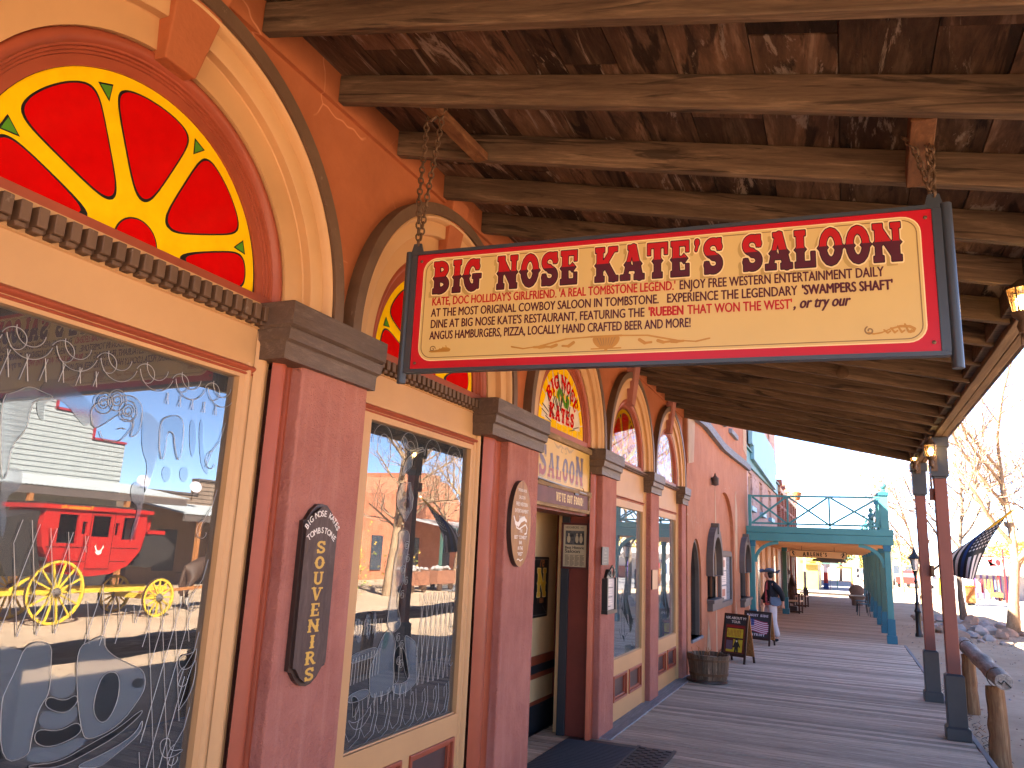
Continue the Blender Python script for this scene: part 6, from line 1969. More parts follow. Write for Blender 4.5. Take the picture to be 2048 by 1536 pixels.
M['awn'] = flatm('red_orange_beam', (.5, .09, .04), .5); M['olive'] = paint('olive_yellow_paint', (.34, .28, .07), .12, 2, .6, 0)
def colbox(name, lab, cat, parts, bev=.01):
    t = thing(name, lab, cat, parts[0][1:4] if False else ((parts[0][1]+parts[0][2])/2, (parts[0][3]+parts[0][4])/2, parts[0][5]))
    for q in parts:
        m = MB(); m.box(*q[1:7], q[7]); m.build(q[0], t, bev=bev)
    return t
colbox('shop_column', 'square column painted white above and red below at the far end of the walkway', 'column', [('base', -1.24, -.94, 52, 52.3, -.14, .35, 'flagb'), ('lower_shaft', -1.22, -.96, 52.02, 52.28, .35, 1.0, 'posterr'), ('upper_shaft', -1.22, -.96, 52.02, 52.28, 1.0, 2.1, 'flagw')])
colbox('olive_shopfront', 'olive yellow shop front with cream door beyond the sunlit crossing', 'building', [('wall', -2.6, -1.45, 49.5, 56, -.1, 2.3, 'olive'), ('door', -1.45, -1.42, 50.2, 51.0, 0, 1.6, 'cream'), ('awning_board', -2.4, -1.2, 49.2, 49.35, 1.5, 1.66, 'postery')])
colbox('orange_gateway', 'orange beam on a tan post framing the end of the walkway', 'gateway', [('post', .34, .46, 55, 55.12, -.1, 1.25, 'newwood'), ('beam', -.6, .46, 54.98, 55.14, 1.25, 1.4, 'awn'), ('slim_post', -.5, -.44, 55, 55.06, -.1, 1.25, 'teal')])
t = thing('blue_folding_board', 'blue board leaning beside the red and white column', 'sandwich board', (-.8, 51, 0))
m = MB(); m.beam((-.83, 50.9, -.05), (-.83, 51.25, .55), .5, .03, 'hatb', (1, 0, 0)); m.build('front_panel', t); m = MB(); m.beam((-.83, 51.6, -.05), (-.83, 51.25, .55), .5, .03, 'cream', (1, 0, 0)); m.build('rear_panel', t)
t = thing('grey_shop_sign', 'grey hanging sign beside the orange beam far down the walkway', 'sign', (-.7, 50, 1.2))
m = MB(); m.box(-1.0, -.45, 50, 50.05, 1.3, 1.65, 'curb'); m.build('panel', t); m = MB(); m.box(-.95, -.93, 50.01, 50.03, 1.65, 2.2, 'iron'); m.box(-.52, -.5, 50.01, 50.03, 1.65, 2.2, 'iron'); m.build('rod', t)
for x0, y0, lab in ((-1.9, 43.2, 'grey lamp standard with dark base at the sunlit crossing'), (.62, 44, 'grey post at the street side of the sunlit crossing')):
    t = thing('crossing_post', lab, 'post', (x0, y0, GZ)); m = MB(); m.box(x0-.06, x0+.06, y0-.06, y0+.06, .3, 2.1, 'curb'); m.build('shaft', t); m = MB(); m.box(x0-.1, x0+.1, y0-.1, y0+.1, GZ, .3, 'postg'); m.build('base', t)
t = thing('truss_beam', 'thin timber truss with crossed members spanning the crossing', 'truss', (-.6, 43.5, 1.56))
m = MB(); m.box(-1.95, .75, 43.5, 43.56, 1.86, 1.91, 'tealg'); m.box(-1.95, .75, 43.5, 43.56, 1.53, 1.58, 'tealg'); m.build('chord', t)
for k in range(5):
    x0 = -1.9+k*.53; m = MB(); m.beam((x0, 43.53, 1.56), (x0+.5, 43.53, 1.88), .025, .03, 'tealg', (0, 1, 0)); m.beam((x0+.5, 43.56, 1.56), (x0, 43.56, 1.88), .025, .03, 'tealg', (0, 1, 0)); m.build('brace', t)

# ================================================================== STREET SIDE: hitching rails, lamp, flag, rocks
def hitch(x0, y0, x1, y1, legs, lab, zt=.66):
    t = thing('hitching_rail', lab, 'hitching rail', (x0, y0, GZ), 'hitching rails along the boardwalk')
    rnd = random.Random(int(y0*10))
    for lx, ly in legs:
        m = MB(); n = 9
        P_ = [(lx+rnd.uniform(-.006, .006), ly+rnd.uniform(-.006, .006), GZ-.05+(zt+.12)*k/n) for k in range(n+1)]
        m.tube(P_, [.092-.018*k/n+rnd.uniform(-.004, .004) for k in range(n+1)], 'log', 14); m.build('leg', t, smooth=50)
    m = MB(); n = 22
    P_ = [(x0+(x1-x0)*k/n, y0+(y1-y0)*k/n, zt+.008*math.sin(k*.9)+rnd.uniform(-.003, .003)) for k in range(n+1)]
    rr = [.075+rnd.uniform(-.004, .005) for k in range(n+1)]; rr[0] *= .86
    m.tube(P_, [q*1.1 for q in rr], 'logtop', 16); m.build('log', t, smooth=50)
    m = MB()
    c = P_[0]
    m.tube([(c[0]-.045, c[1]-.002, c[2]+.0), (c[0]-.02, c[1]-.003, c[2]-.02), (c[0], c[1]-.003, c[2]+.012), (c[0]+.018, c[1]-.003, c[2]-.008), (c[0]+.05, c[1]-.003, c[2]-.045)], .005, 'black', 5); m.build('end_crack', t)
    for lx, ly in legs:
        m = MB()
        for q in range(2):
            m.tube([(lx+(x1-x0)*.0+.022*(lx < 1.3)+.086*math.cos(TAU*k/18), ly-.03+q*.02+.02*math.sin(TAU*k/18), zt+.086*math.sin(TAU*k/18)) for k in range(18)], .004, 'iron', 5, closed=True)
        m.build('wire', t, smooth=60)
    return t
hitch(1.262, 8.34, 1.405, 12.05, [(1.235, 8.66), (1.385, 11.6)], 'silvered log hitching rail on two stout posts beside the flag post', .645)
hitch(1.25, 3.4, 1.25, 6.2, [(1.25, 4.0), (1.25, 5.78)], 'log hitching rail opposite the saloon windows, seen only in the glass', .65)
t = thing('street_lamp', 'black cast iron street lamp with tapered white lantern beyond the boardwalk posts', 'street lamp', (1.68, 22.8, GZ))
lx, ly = 1.68, 22.8
m = MB(); m.lathe([(.09, 0), (.09, .08), (.07, .12), (.065, .6), (.085, .64), (.06, .7), (.05, .8), (.06, .83), (.035, .88), (.028, 1.3), (.03, 1.35), (.05, 1.38), (.03, 1.41), (.028, 1.5), (.05, 1.6), (.075, 1.66)], (lx, ly, GZ), 'black', 14); m.build('column', t, smooth=40)
m = MB()
for k in range(4):
    a = TAU*k/4+.78; c, s_ = math.cos(a), math.sin(a); m.tube([(lx+.075*c, ly+.075*s_, GZ+1.66), (lx+.125*c, ly+.125*s_, GZ+1.95)], .01, 'black', 5)
m.lathe([(.155, 1.95), (.16, 1.97), (.1, 2.03), (.055, 2.1), (.03, 2.18), (.012, 2.22), (.016, 2.24), (0, 2.27)], (lx, ly, GZ), 'black', 4+8); m.build('lantern_frame', t, smooth=30)
M['milk'] = flatm('milk_glass', (.62, .58, .55), .2, .5)
m = MB(); m.lathe([(.068, 1.665), (.118, 1.95)], (lx, ly, GZ), 'milk', 4); m.build('lantern_glass', t)

# flag on the far porch post
M['fchar'] = paint('flag_charcoal', (.022, .022, .025), .2, 4, .85, .05, 60); M['fwht'] = paint('flag_greyed_white', (.5, .45, .45), .06, 4, .85, .05, 60); M['fblu'] = paint('flag_deep_blue', (.02, .05, .17), .15, 4, .85, .05, 60)
t = thing('flag', 'black and white striped flag with white stars and one blue stripe on a pole', 'flag', (1.05, 11.2, 1.55))
pb, pt = Vector((1.03, 11.2, 1.585)), Vector((1.93, 10.95, 2.36))
m = MB(); m.tube([pb, pb+(pt-pb)*.5], .014, 'came', 10); m.build('lower_pole', t, smooth=50); m = MB(); m.tube([pb+(pt-pb)*.5, pt], .0135, 'gold', 10); m.ball(pt, .022, 'lwht', 10, 8); m.build('upper_pole', t, smooth=50)
m = MB(); m.box(1.0, 1.04, 11.16, 11.24, 1.5, 1.64, 'iron'); m.build('bracket', t, bev=.004)
A_, B_ = pb+(pt-pb)*.985, pb+(pt-pb)*.47
C_, D_ = Vector((1.47, 10.98, 1.49)), Vector((1.235, 11.1, 1.545))
def fp(s, q):
    top = A_.lerp(B_, s)
    bot = C_.lerp(D_, s)
    p = top.lerp(bot, q)
    bulge = math.sin(math.pi*q)
    p += Vector((-.10*s*bulge-.03*bulge, .07*math.sin(5*s+3*q)*(.3+q), .03*bulge*(1-s)))
    p += Vector((-.02, .06*math.sin(9*s+1.5)*q, -.015*math.sin(math.pi*s)*q))
    return p
m = MB(); NS, NQ = 26, 22
for i in range(NS):
    stripe = i*13//NS
    for j in range(NQ):
        s0, s1, q0, q1 = i/NS, (i+1)/NS, j/NQ, (j+1)/NQ
        mat = 'fblu' if stripe == 7 else ('fchar' if stripe % 2 == 0 else 'fwht')
        if s0 < 7/13-.001 and (q0 < .6 or s0 < .0):
            mat = 'fchar'
        m.add([fp(s0, q0), fp(s1, q0), fp(s1, q1), fp(s0, q1)], [(0, 1, 2, 3)], mat)
for i in range(6):
    for j in range(8):
        s_, q = .06+i*.082+(.04 if j % 2 else 0)*0, .035+j*.07
        c = fp(s_, q); du = (fp(s_+.01, q)-c).normalized(); dv = (fp(s_, q+.01)-c).normalized(); nn = du.cross(dv).normalized()
        for sg in (.004, -.004):
            P_ = [c+nn*sg+du*(r*math.cos(R(90+36*k)))+dv*(r*math.sin(R(90+36*k))) for k, r in enumerate([.02, .009]*5)]
            m.add([c+nn*sg]+P_, [(0, k+1, (k+1) % 10+1) for k in range(10)], 'fwht')
m.build('cloth', t)

# rocks round the trees
M['rock'] = stucco('pale_rock', (.3, .26, .24), col2=(.44, .38, .34), bump=.7, bscale=7)
M['rock2'] = stucco('rust_rock', (.3, .18, .12), col2=(.4, .27, .19), bump=.7, bscale=7)
def rockmesh(seed, mat, n=10, m_=7):
    rnd = random.Random(seed); mb = MB(); mb.ball((0, 0, 0), 1, mat, n, m_)
    mb.v = [tuple(Vector(p)*(1+.75*mnoise.noise(Vector(p)*1.1+Vector((seed*3.1, 0, 0))))*1.0) for p in mb.v]
    return mb.mesh('rock', smooth=28)
RM = [rockmesh(k, 'rock' if k % 3 else 'rock2') for k in range(8)]
rk = random.Random(21)
spots = [(2.62, 23.4, .24), (3.0, 24.0, .2), (3.3, 23.3, .16), (2.4, 24.9, .22), (2.85, 25.2, .26), (3.3, 25.0, .3), (3.75, 24.4, .22), (3.6, 25.6, .28), (4.05, 25.2, .24), (2.3, 26.3, .2), (2.7, 26.8, .24), (3.2, 26.6, .26), (3.8, 26.6, .2), (2.9, 28.0, .22), (3.5, 28.2, .3), (3.9, 27.7, .24), (2.4, 28.3, .2), (3.3, 29.4, .24), (4.0, 29.2, .2), (2.2, 29.8, .22), (2.75, 30.1, .22), (4.4, 28.6, .22), (4.6, 26.0, .2), (3.0, 22.6, .12), (4.4, 24.6, .16), (3.45, 22.5, .1), (2.1, 27.4, .16)]
cols = ['pale', 'rust brown', 'grey', 'tan']
for k, (x, y, r) in enumerate(spots):
    o = bpy.data.objects.new('rock', RM[k % 8]); COL.objects.link(o)
    o.location = Vector((x, y, GZ+r*.32))*S; o.scale = (r*rk.uniform(.65, .95), r*rk.uniform(.65, .95), r*rk.uniform(.45, .65)); o.rotation_euler = (rk.uniform(-.2, .2), rk.uniform(-.2, .2), rk.uniform(0, 6))
    tag(o, 'one of the loose rocks ringing the two bare trees by the street', 'rock', 'rocks ringing the street trees'); ORG[o] = (x, y, GZ)
mb = MB(); rg = random.Random(8)
for k in range(900):
    x, y = rg.uniform(1.15, 5), rg.uniform(6.5, 27); r = rg.uniform(.006, .022)
    mb.ball((x, y, GZ+.012), r, rg.choice(('rock', 'rock2', 'dirt')), 5, 3, (1, 1, .6))
mb.build('gravel', kind='stuff', label='small stones and gravel scattered on the dirt verge', cat='gravel')
mb = MB()
for k in range(420):
    if k % 3:
        x, y = 1.2+abs(rg.gauss(0, .12)), rg.uniform(7.5, 14)
    else:
        x, y = rg.uniform(2.2, 4.6), rg.uniform(21, 26)
    a = rg.uniform(0, TAU); l = rg.uniform(.03, .08)
    mb.add([(x, y, GZ+.015), (x+.012*math.cos(a), y+.012*math.sin(a), GZ+.03), (x+l*math.cos(a), y+l*math.sin(a), GZ+.02+l*.5)], [(0, 1, 2)], rg.choice(('hood', 'newwood', 'board')))
mb.build('dry_litter', kind='stuff', label='dry leaves and twigs lying against the boardwalk edge', cat='litter')

# ---- bare winter trees
def bark(name, a, b_):
    t = NT(name); co = t.coord((1, 1, .35)); n1 = t.noise(co, 7, 8, .7, .6); n2 = t.noise(co, 30, 5, .7)
    c = t.mix(t.ramp(n1, .35, .65), a, b_); t.base(t.mix(t.ramp(n2, .5, .7, 0, .6), c, tuple(x*.35 for x in a)))
    t.b.inputs['Roughness'].default_value = .9; t.b.inputs['Specular IOR Level'].default_value = .1; t.bump(t.math('ADD', n1, n2), .8, .02)
    return t.m
M['barkl'] = bark('pale_bark', (.24, .15, .085), (.4, .27, .16)); M['barkd'] = bark('grey_brown_bark', (.12, .085, .06), (.22, .16, .12))
M['twig'] = flatm('tan_twigs', (.3, .2, .13), .8, .1); M['leafy'] = flatm('yellow_leaf', (.5, .33, .06), .7, .1); M['leafg'] = flatm('olive_leaf', (.13, .15, .03), .7, .1); M['leafo'] = flatm('rust_leaf', (.45, .18, .06), .7, .1)
def tree(label, base, H, lean, seed, r0=.13, barkm='barkl', twigm='twig', fork=.35, spread=.75, levels=4, leaves=0, leafm='leafy', group=None, kids=(5, 5, 5, 4), name='bare_tree', droop=.0):
    rnd = random.Random(seed); t = thing(name, label, 'tree', base, group)
    tr, cr = MB(), MB(); tips = []
    def grow(p, d, L, r, lv, mb):
        n = 5 if lv < 2 else 4 if lv == 2 else 3
        P_ = [p]; q = Vector(p); dd = Vector(d)
        for k in range(n):
            dd = (dd + Vector((rnd.uniform(-1, 1), rnd.uniform(-1, 1), rnd.uniform(-.6, .8)-droop*lv))*(.13+.05*lv)).normalized()
            q = q+dd*(L/n); P_.append(q)
        rr = [r*(1-.62*k/n) for k in range(n+1)]
        if lv == 0:
            rr[0] = r*1.35
        mb.tube(P_, rr, barkm if lv < 2 else (barkm if lv == 2 and r > .012 else twigm), (10, 7, 5, 3, 3)[lv], caps=lv < 2)
        if lv >= levels:
            tips.append(q); return
        for k in range(kids[lv]):
            f = (fork if lv == 0 else .25)+((1-(fork if lv == 0 else .25))*(k+rnd.uniform(.2, .9))/kids[lv])
            i = min(int(f*n), n-1); pp = P_[i].lerp(P_[i+1], f*n-i) if True else P_[i]
            ax = Vector((rnd.uniform(-1, 1), rnd.uniform(-1, 1), rnd.uniform(-.3, .5))); ax = (ax-dd*ax.dot(dd)).normalized()
            nd = (dd*(1-spread*.6)+ax*spread).normalized()
            nd = (nd+Vector((0, 0, .25-droop))).normalized()
            grow(pp, nd, L*rnd.uniform(.5, .78)*(1-.15*(f-.5)), max(rr[i]*.62, .0065), lv+1, tr if lv+1 < 2 else cr)
    grow(Vector(base), Vector((*lean, 1)).normalized(), H*.56, r0, 0, tr)
    if leaves:
        for k in range(leaves):
            p = rnd.choice(tips)+Vector((rnd.gauss(0, .12), rnd.gauss(0, .12), rnd.gauss(0, .12))); a = Vector((rnd.uniform(-1, 1), rnd.uniform(-1, 1), rnd.uniform(-1, 1))).normalized(); c = a.orthogonal().normalized(); s_ = rnd.uniform(.02, .045)
            cr.add([p-a*s_, p+c*s_*.5, p+a*s_, p-c*s_*.5], [(0, 1, 2, 3)], leafm)
    tr.build('trunk', t, smooth=60); cr.build('crown', t)
    return t
tree('large bare tree with pale sunlit trunk rising at the right edge among rocks', (4.3, 26.3, GZ-.1), 9.6, (.16, .02), 3, .15, spread=.8, kids=(9, 7, 6, 5), fork=.3)
tree('bare tree with slim straight grey trunk behind the flag', (3.62, 30.4, GZ-.1), 8.6, (.02, 0), 8, .1, 'barkd', spread=.75, kids=(8, 7, 6, 5), leaves=900, leafm='leafy', fork=.42)
tree('bare tree with rust leaves beyond the flag tree farther down the street', (3.4, 43, GZ-.1), 8.2, (-.02, 0), 12, .1, 'barkl', kids=(7, 6, 6, 5), leaves=500, leafm='leafo', fork=.3)
tree('bare pale tree far along the street left of the street lamp', (3.6, 60, GZ-.1), 8, (.0, 0), 17, .11, 'barkl', kids=(5, 5, 4, 4), leaves=900, leafm='leafo')
# across the street (seen in the window glass)
tree('tall pale forked tree across the street, mirrored in the second window', (9.6, 22.6, GZ-.1), 9, (.05, .12), 23, .2, 'barkl', kids=(5, 6, 5, 4), fork=.25, leaves=300, leafm='leafy')
tree('pale bare tree before the red brick gable, mirrored in the second window', (13, 34, GZ-.1), 9, (-.05, .1), 29, .2, 'barkl', kids=(5, 6, 5, 4), fork=.3)
def bush(label, c, r, seed, lm, n=1500, h=1.):
    rnd = random.Random(seed); t = thing('shrub', label, 'shrub', (c[0], c[1], GZ)); m = MB()
    for k in range(9):
        m.tube([(c[0], c[1], GZ), (c[0]+rnd.uniform(-.5, .5)*r, c[1]+rnd.uniform(-.5, .5)*r, GZ+h*r*.7), (c[0]+rnd.uniform(-1, 1)*r, c[1]+rnd.uniform(-1, 1)*r, GZ+h*r*rnd.uniform(1.2, 1.9))], [.025, .015, .005], 'twig', 4)
    m.build('stem', t); m = MB()
    for k in range(n):
        v = Vector((rnd.gauss(0, .42), rnd.gauss(0, .42), abs(rnd.gauss(.6, .35))))
        if mnoise.noise(v*2.5+Vector((seed, 0, 0))) < -.12:
            continue
        p = Vector((c[0]+v.x*r, c[1]+v.y*r, GZ+.1+v.z*r*h*1.3)); a = Vector((rnd.uniform(-1, 1), rnd.uniform(-1, 1), rnd.uniform(-1, 1))).normalized(); q = a.orthogonal().normalized(); s_ = rnd.uniform(.03, .07)
        m.add([p-a*s_, p+q*s_*.55, p+a*s_, p-q*s_*.55], [(0, 1, 2, 3)], rnd.choice(lm))
    m.build('foliage', t)
bush('yellow flowering shrub across the street, mirrored beside the pale tree', (10.4, 21.2), .9, 2, ('leafy', 'leafy', 'leafg'), 1600, 1.25)
bush('yellow leaved shrub near the ore carts, mirrored in the second window', (11, 25.6), .7, 5, ('leafy', 'leafg'), 1200, 1.3)

# ================================================================== ACROSS THE STREET
M['coach'] = paint('coach_red', (.40, .018, .014), .08, 2, .28, .03, 20, spec=.6); M['coachd'] = flatm('coach_dark_line', (.03, .01, .008), .4); M['wheely'] = paint('coach_yellow', (.62, .42, .04), .12, 5, .5, .05, 20); M['leather'] = paint('black_leather', (.03, .025, .022), .3, 5, .6, .15, 20)
ct = thing('stagecoach', 'red stagecoach with yellow spoked wheels standing across the street, mirrored in the nearest window', 'stagecoach', (9.6, 11, GZ))
CX0, CX1 = 9.1, 10.15
f1 = frame((0, 0, 0), (0, 1, 0), (0, 0, 1), (-1, 0, 0))          # w towards the saloon
prof = [(9.72, 1.95), (9.66, 1.6), (9.74, 1.25), (9.95, .93), (10.3, .76), (10.8, .7), (11.25, .74), (11.65, .9), (11.92, 1.2), (12.0, 1.6), (11.98, 1.95)]
win_ = [[(10.0, 1.32), (10.4, 1.32), (10.4, 1.86), (10.0, 1.86)], [(10.72, 1.46), (11.14, 1.46), (11.14, 1.86), (10.72, 1.86)], [(11.42, 1.42), (11.76, 1.42), (11.76, 1.86), (11.42, 1.86)], [(10.5, 1.5), (10.6, 1.5), (10.6, 1.74), (10.5, 1.74)], [(11.24, 1.5), (11.33, 1.5), (11.33, 1.74), (11.24, 1.74)]]
m = MB()
m.prism([prof]+win_, f1, -CX0-.05, -CX0, 'coach'); m.prism([prof]+win_, f1, -CX1, -CX1+.05, 'coach')
n = len(prof); m.add([(CX0+.05, y, z) for y, z in prof]+[(CX1-.05, y, z) for y, z in prof], [(k, k+1, k+1+n, k+n) for k in range(n-1)], 'coach')
m.box(CX0+.06, CX1-.06, 9.8, 11.9, 1.0, 1.06, 'leather'); m.box(9.6, 9.66, 9.8, 11.9, 1.0, 1.9, 'leather')
m.box(CX0-.05, CX1+.05, 9.6, 12.1, 1.95, 2.03, 'coach'); m.box(CX0-.02, CX1+.02, 9.66, 12.04, 2.03, 2.07, 'leather')
for z0, z1 in ((1.24, 1.256), (.98, .994)):
    m.box(CX0-.006, CX0, 9.8 if z0 > 1.1 else 10.0, 11.85 if z0 > 1.1 else 11.6, z0, z1, 'coachd')
ft = frame((CX0, 0, 0), (0, -1, 0), (0, 0, 1), (-1, 0, 0))
md, w = text('Tombstone Az', .075, .02, 1.1, 0, 'CENTER'); m.flat(shift(md, -10.3, 1.965), ft, .053, 'gold')
m.build('body', ct)
m = MB(); m.box(CX0-.012, CX0, 10.66, 11.2, .86, 1.93, 'coach'); m.v = [(x, y, z) for x, y, z in m.v]
m2 = MB(); m2.prism([[(10.66, .84), (11.2, .84), (11.2, 1.92), (10.66, 1.92)], [(10.7, 1.45), (11.16, 1.45), (11.16, 1.88), (10.7, 1.88)]], f1, -CX0, -CX0+.014, 'coach')
m2.prism([[(10.66, .84), (11.2, .84), (11.2, 1.92), (10.66, 1.92)], [(10.672, .852), (11.188, .852), (11.188, 1.908), (10.672, 1.908)]], f1, -CX0+.014, -CX0+.016, 'coachd')
m2.flat(sdf_mesh([('o', 10.92, 1.16, .07, .04), ('l', 10.88, 1.18, 10.83, 1.27, .03), ('l', 10.96, 1.18, 11.01, 1.27, .03), ('l', 10.83, 1.27, 10.84, 1.3, .015), ('l', 11.01, 1.27, 11.0, 1.3, .015)], (10.7, 11.15, 1.05, 1.35), .008), f1, -CX0+.018, 'lwht')
m2.build('door', ct)
m = MB(); m.prism([(9.68, 1.9), (9.1, 1.75), (9.0, 1.2), (9.25, .72), (9.9, .72), (9.74, 1.2), (9.66, 1.6)], f1, -CX1+.1, -CX0-.12, 'leather'); m.build('rear_boot', ct)
m = MB(); m.prism([(12.0, 1.5), (12.6, 1.55), (12.95, 1.3), (12.85, 1.05), (12.3, .85), (11.9, .9)], f1, -CX1+.12, -CX0-.12, 'leather'); m.box(CX0+.1, CX1-.1, 12.15, 12.6, 1.55, 1.63, 'coach'); m.box(CX0+.1, CX1-.1, 12.1, 12.18, 1.6, 1.85, 'coach'); m.build('driver_box', ct)
m = MB(); m.box(9.25, 9.35, 9.1, 12.9, .38, .46, 'wheely'); m.box(9.9, 10.0, 9.1, 12.9, .38, .46, 'wheely'); m.box(9.05, 10.2, 10.0, 10.12, .36, .46, 'wheely'); m.box(9.05, 10.2, 12.38, 12.5, .2, .3, 'wheely'); m.box(9.3, 9.95, 8.9, 9.2, .4, .5, 'wheely'); m.beam((9.3, 9.4, .46), (9.25, 9.85, .8), .04, .05, 'wheely'); m.beam((9.62, 12.5, .3), (9.62, 15.9, .45), .06, .06, 'newwood'); m.build('running_gear', ct)
def wheel(x, y, r, ns):
    m = MB(); zc = GZ+r
    for k in range(ns):
        a = TAU*k/ns; m.beam((x-.02, y+.05*math.cos(a), zc+.05*math.sin(a)), (x, y+(r-.04)*math.cos(a), zc+(r-.04)*math.sin(a)), .028, .034, 'wheely', (1, 0, 0))
    w = m.build('wheel', ct)
    m = MB(); m.strip([[(x+dx, y+(r-dr)*math.cos(TAU*k/40), zc+(r-dr)*math.sin(TAU*k/40)) for k in range(40)] for dx, dr in ((-.025, .055), (.025, .055), (.025, .008), (-.025, .008), (-.025, .055))], 'wheely', closed=True); m.build('rim', w, smooth=40)
    m = MB(); m.strip([[(x+dx, y+(r-dr)*math.cos(TAU*k/40), zc+(r-dr)*math.sin(TAU*k/40)) for k in range(40)] for dx, dr in ((-.026, .008), (.026, .008), (.026, 0), (-.026, 0), (-.026, .008))], 'iron', closed=True); m.build('tyre', w, smooth=40)
    m = MB(); m.lathe([(.03, -.13), (.05, -.1), (.085, -.05), (.09, 0), (.06, .05), (0, .06)], (x, y, zc), 'hood', 12, axis=(1, 0, 0)); m.build('hub', w, smooth=40)
for x in (8.98, 10.27):
    wheel(x, 10.06, .585, 14); wheel(x, 12.44, .4, 12)
M['horse'] = paint('dark_brown_coat', (.06, .03, .017), .3, 3, .6, .05, 30); M['sock'] = flatm('white_sock', (.5, .45, .4), .8)
def horse(x, y, lab):
    t = thing('horse', lab, 'horse', (x, y, GZ), 'stagecoach horses'); z = GZ
    Q = lambda a, b_, h: (x+b_, y+a, z+h)
    J = {'barrel': (Q(0, 0, .98), (.22, .25)), 'loin': (Q(-.35, 0, 1.0), (.19, .22)), 'croup': (Q(-.6, 0, 1.0), (.2, .22)), 'chest': (Q(.4, 0, .95), (.2, .25)), 'with': (Q(.5, 0, 1.12), (.13, .17)), 'neck': (Q(.78, 0, 1.38), (.08, .13)), 'poll': (Q(.98, 0, 1.58), (.065, .085)), 'jaw': (Q(1.1, 0, 1.46), (.06, .085)), 'muz': (Q(1.22, 0, 1.24), .05), 'tail0': (Q(-.78, 0, .98), .04), 'tail1': (Q(-.86, 0, .6), .05), 'tail2': (Q(-.86, 0, .35), .02)}
    E2 = [('barrel', 'loin'), ('loin', 'croup'), ('barrel', 'chest'), ('chest', 'with'), ('with', 'neck'), ('neck', 'poll'), ('poll', 'jaw'), ('jaw', 'muz'), ('croup', 'tail0'), ('tail0', 'tail1'), ('tail1', 'tail2')]
    for s_, n_ in ((1, 'a'), (-1, 'b')):
        w = s_*.13; f = .05*s_
        J.update({n_+'st': (Q(-.6, w, .72), .12), n_+'hk': (Q(-.74+f, w, .44), .05), n_+'pa': (Q(-.66+f, w, .12), .034), n_+'ho': (Q(-.62+f, w, .03), .048), n_+'el': (Q(.42, w, .7), .09), n_+'kn': (Q(.44-f, w, .4), .048), n_+'fe': (Q(.43-f, w, .12), .034), n_+'fh': (Q(.47-f, w, .03), .048), n_+'ear': (Q(.97, s_*.04, 1.7), .014)})
        E2 += [('croup', n_+'st'), (n_+'st', n_+'hk'), (n_+'hk', n_+'pa'), (n_+'pa', n_+'ho'), ('chest', n_+'el'), (n_+'el', n_+'kn'), (n_+'kn', n_+'fe'), (n_+'fe', n_+'fh'), ('poll', n_+'ear')]
    skin('body', J, E2, 'horse', t)
    m = MB()
    for s_, n_ in ((1, 'a'), (-1, 'b')):
        for a, c in ((n_+'pa', n_+'hk'), (n_+'fe', n_+'kn')):
            p, q = Vector(J[a][0]), Vector(J[c][0]); m.tube([p, p.lerp(q, .55)], [.045, .047], 'sock', 8)
    m.build('white_sock', t, smooth=50)
    m = MB(); m.tube([Q(.36+.22*math.cos(0)*0, .24*math.cos(TAU*k/14), 1.0+.29*math.sin(TAU*k/14)) for k in range(14)], .025, 'leather', 6, closed=True); m.tube([Q(-.85, .2, .82), Q(0, .25, .9), Q(.4, .24, .95)], .012, 'leather', 5); m.build('harness', t, smooth=50)
horse(8.95, 14.7, 'dark brown horse harnessed on the saloon side of the stagecoach, mirrored in glass'); horse(9.95, 14.8, 'dark brown horse harnessed on the far side of the stagecoach')
# clapboard building with stepped parapet
M['clap'] = paint('weathered_grey_clapboard', (.3, .32, .31), .14, 2, .8, .15, 12, stretch=(6, 6, 1)); M['redtrim'] = flatm('parapet_red_trim', (.3, .03, .045), .6); M['tin'] = paint('corrugated_tin', (.36, .38, .38), .12, 2, .45, .05, 20)
def clapbuilding(label, x, y0, y1, steps, pz, mat, trim, porch_=True, dx=2.6):
    t = thing('clapboard_building', label, 'building', (x, (y0+y1)/2, GZ)); f = frame((x, 0, 0), (0, 1, 0), (0, 0, 1), (-1, 0, 0))
    m = MB()
    for (a, c, zt) in steps:
        z = GZ
        while z < zt-.01:
            z1 = min(z+.15, zt); m.add([(x, a, z1), (x, c, z1), (x-.028, c, z), (x-.028, a, z)], [(0, 1, 2, 3)], mat); m.add([(x, a, z), (x, c, z), (x-.028, c, z), (x-.028, a, z)], [(0, 1, 2, 3)], mat); z = z1
        m.box(x+.002, x+.3, a, c, GZ, zt, mat)
    m.box(x+.3, x+7, y0, y1, GZ, min(s[2] for s in steps)-.1, mat)
    m.build('wall', t)
    m = MB()
    for i, (a, c, zt) in enumerate(steps):
        m.box(x-.06, x+.3, a-.02, c+.02, zt, zt+.07, trim)
        if i:
            m.box(x-.06, x+.1, a-.04, a+.03, min(zt, steps[i-1][2]), max(zt, steps[i-1][2]), trim)
    m.build('parapet_trim', t)
    if porch_:
        m = MB(); k = 0
        n = int((y1-y0+1)/.14)
        for q in range(n):
            y = y0-.3+q*.14; m.add([(x-.03, y, pz+.3), (x-dx, y, pz-.12), (x-dx, y+.07, pz-.09), (x-.03, y+.07, pz+.33), (x-dx, y+.14, pz-.12), (x-.03, y+.14, pz+.3)], [(0, 1, 2, 3), (3, 2, 4, 5)], 'tin')
        m.build('porch_tin', t)
        m = MB(); m.box(x-dx, x-dx+.1, y0-.3, y1+.4, pz-.33, pz-.14, 'hood'); m.build('porch_beam', t)
        for y in np.arange(y0+.3, y1, 2.9):
            m = MB(); m.box(x-dx, x-dx+.12, y, y+.12, GZ, pz-.33, 'newwood'); m.build('porch_post', t)
        m = MB()
        for y in np.arange(y0+1, y1-1, 2.4):
            m.box(x-.06, x-.03, y, y+.9, .3, 1.7, 'curtain')
        m.build('window', t)
    return t
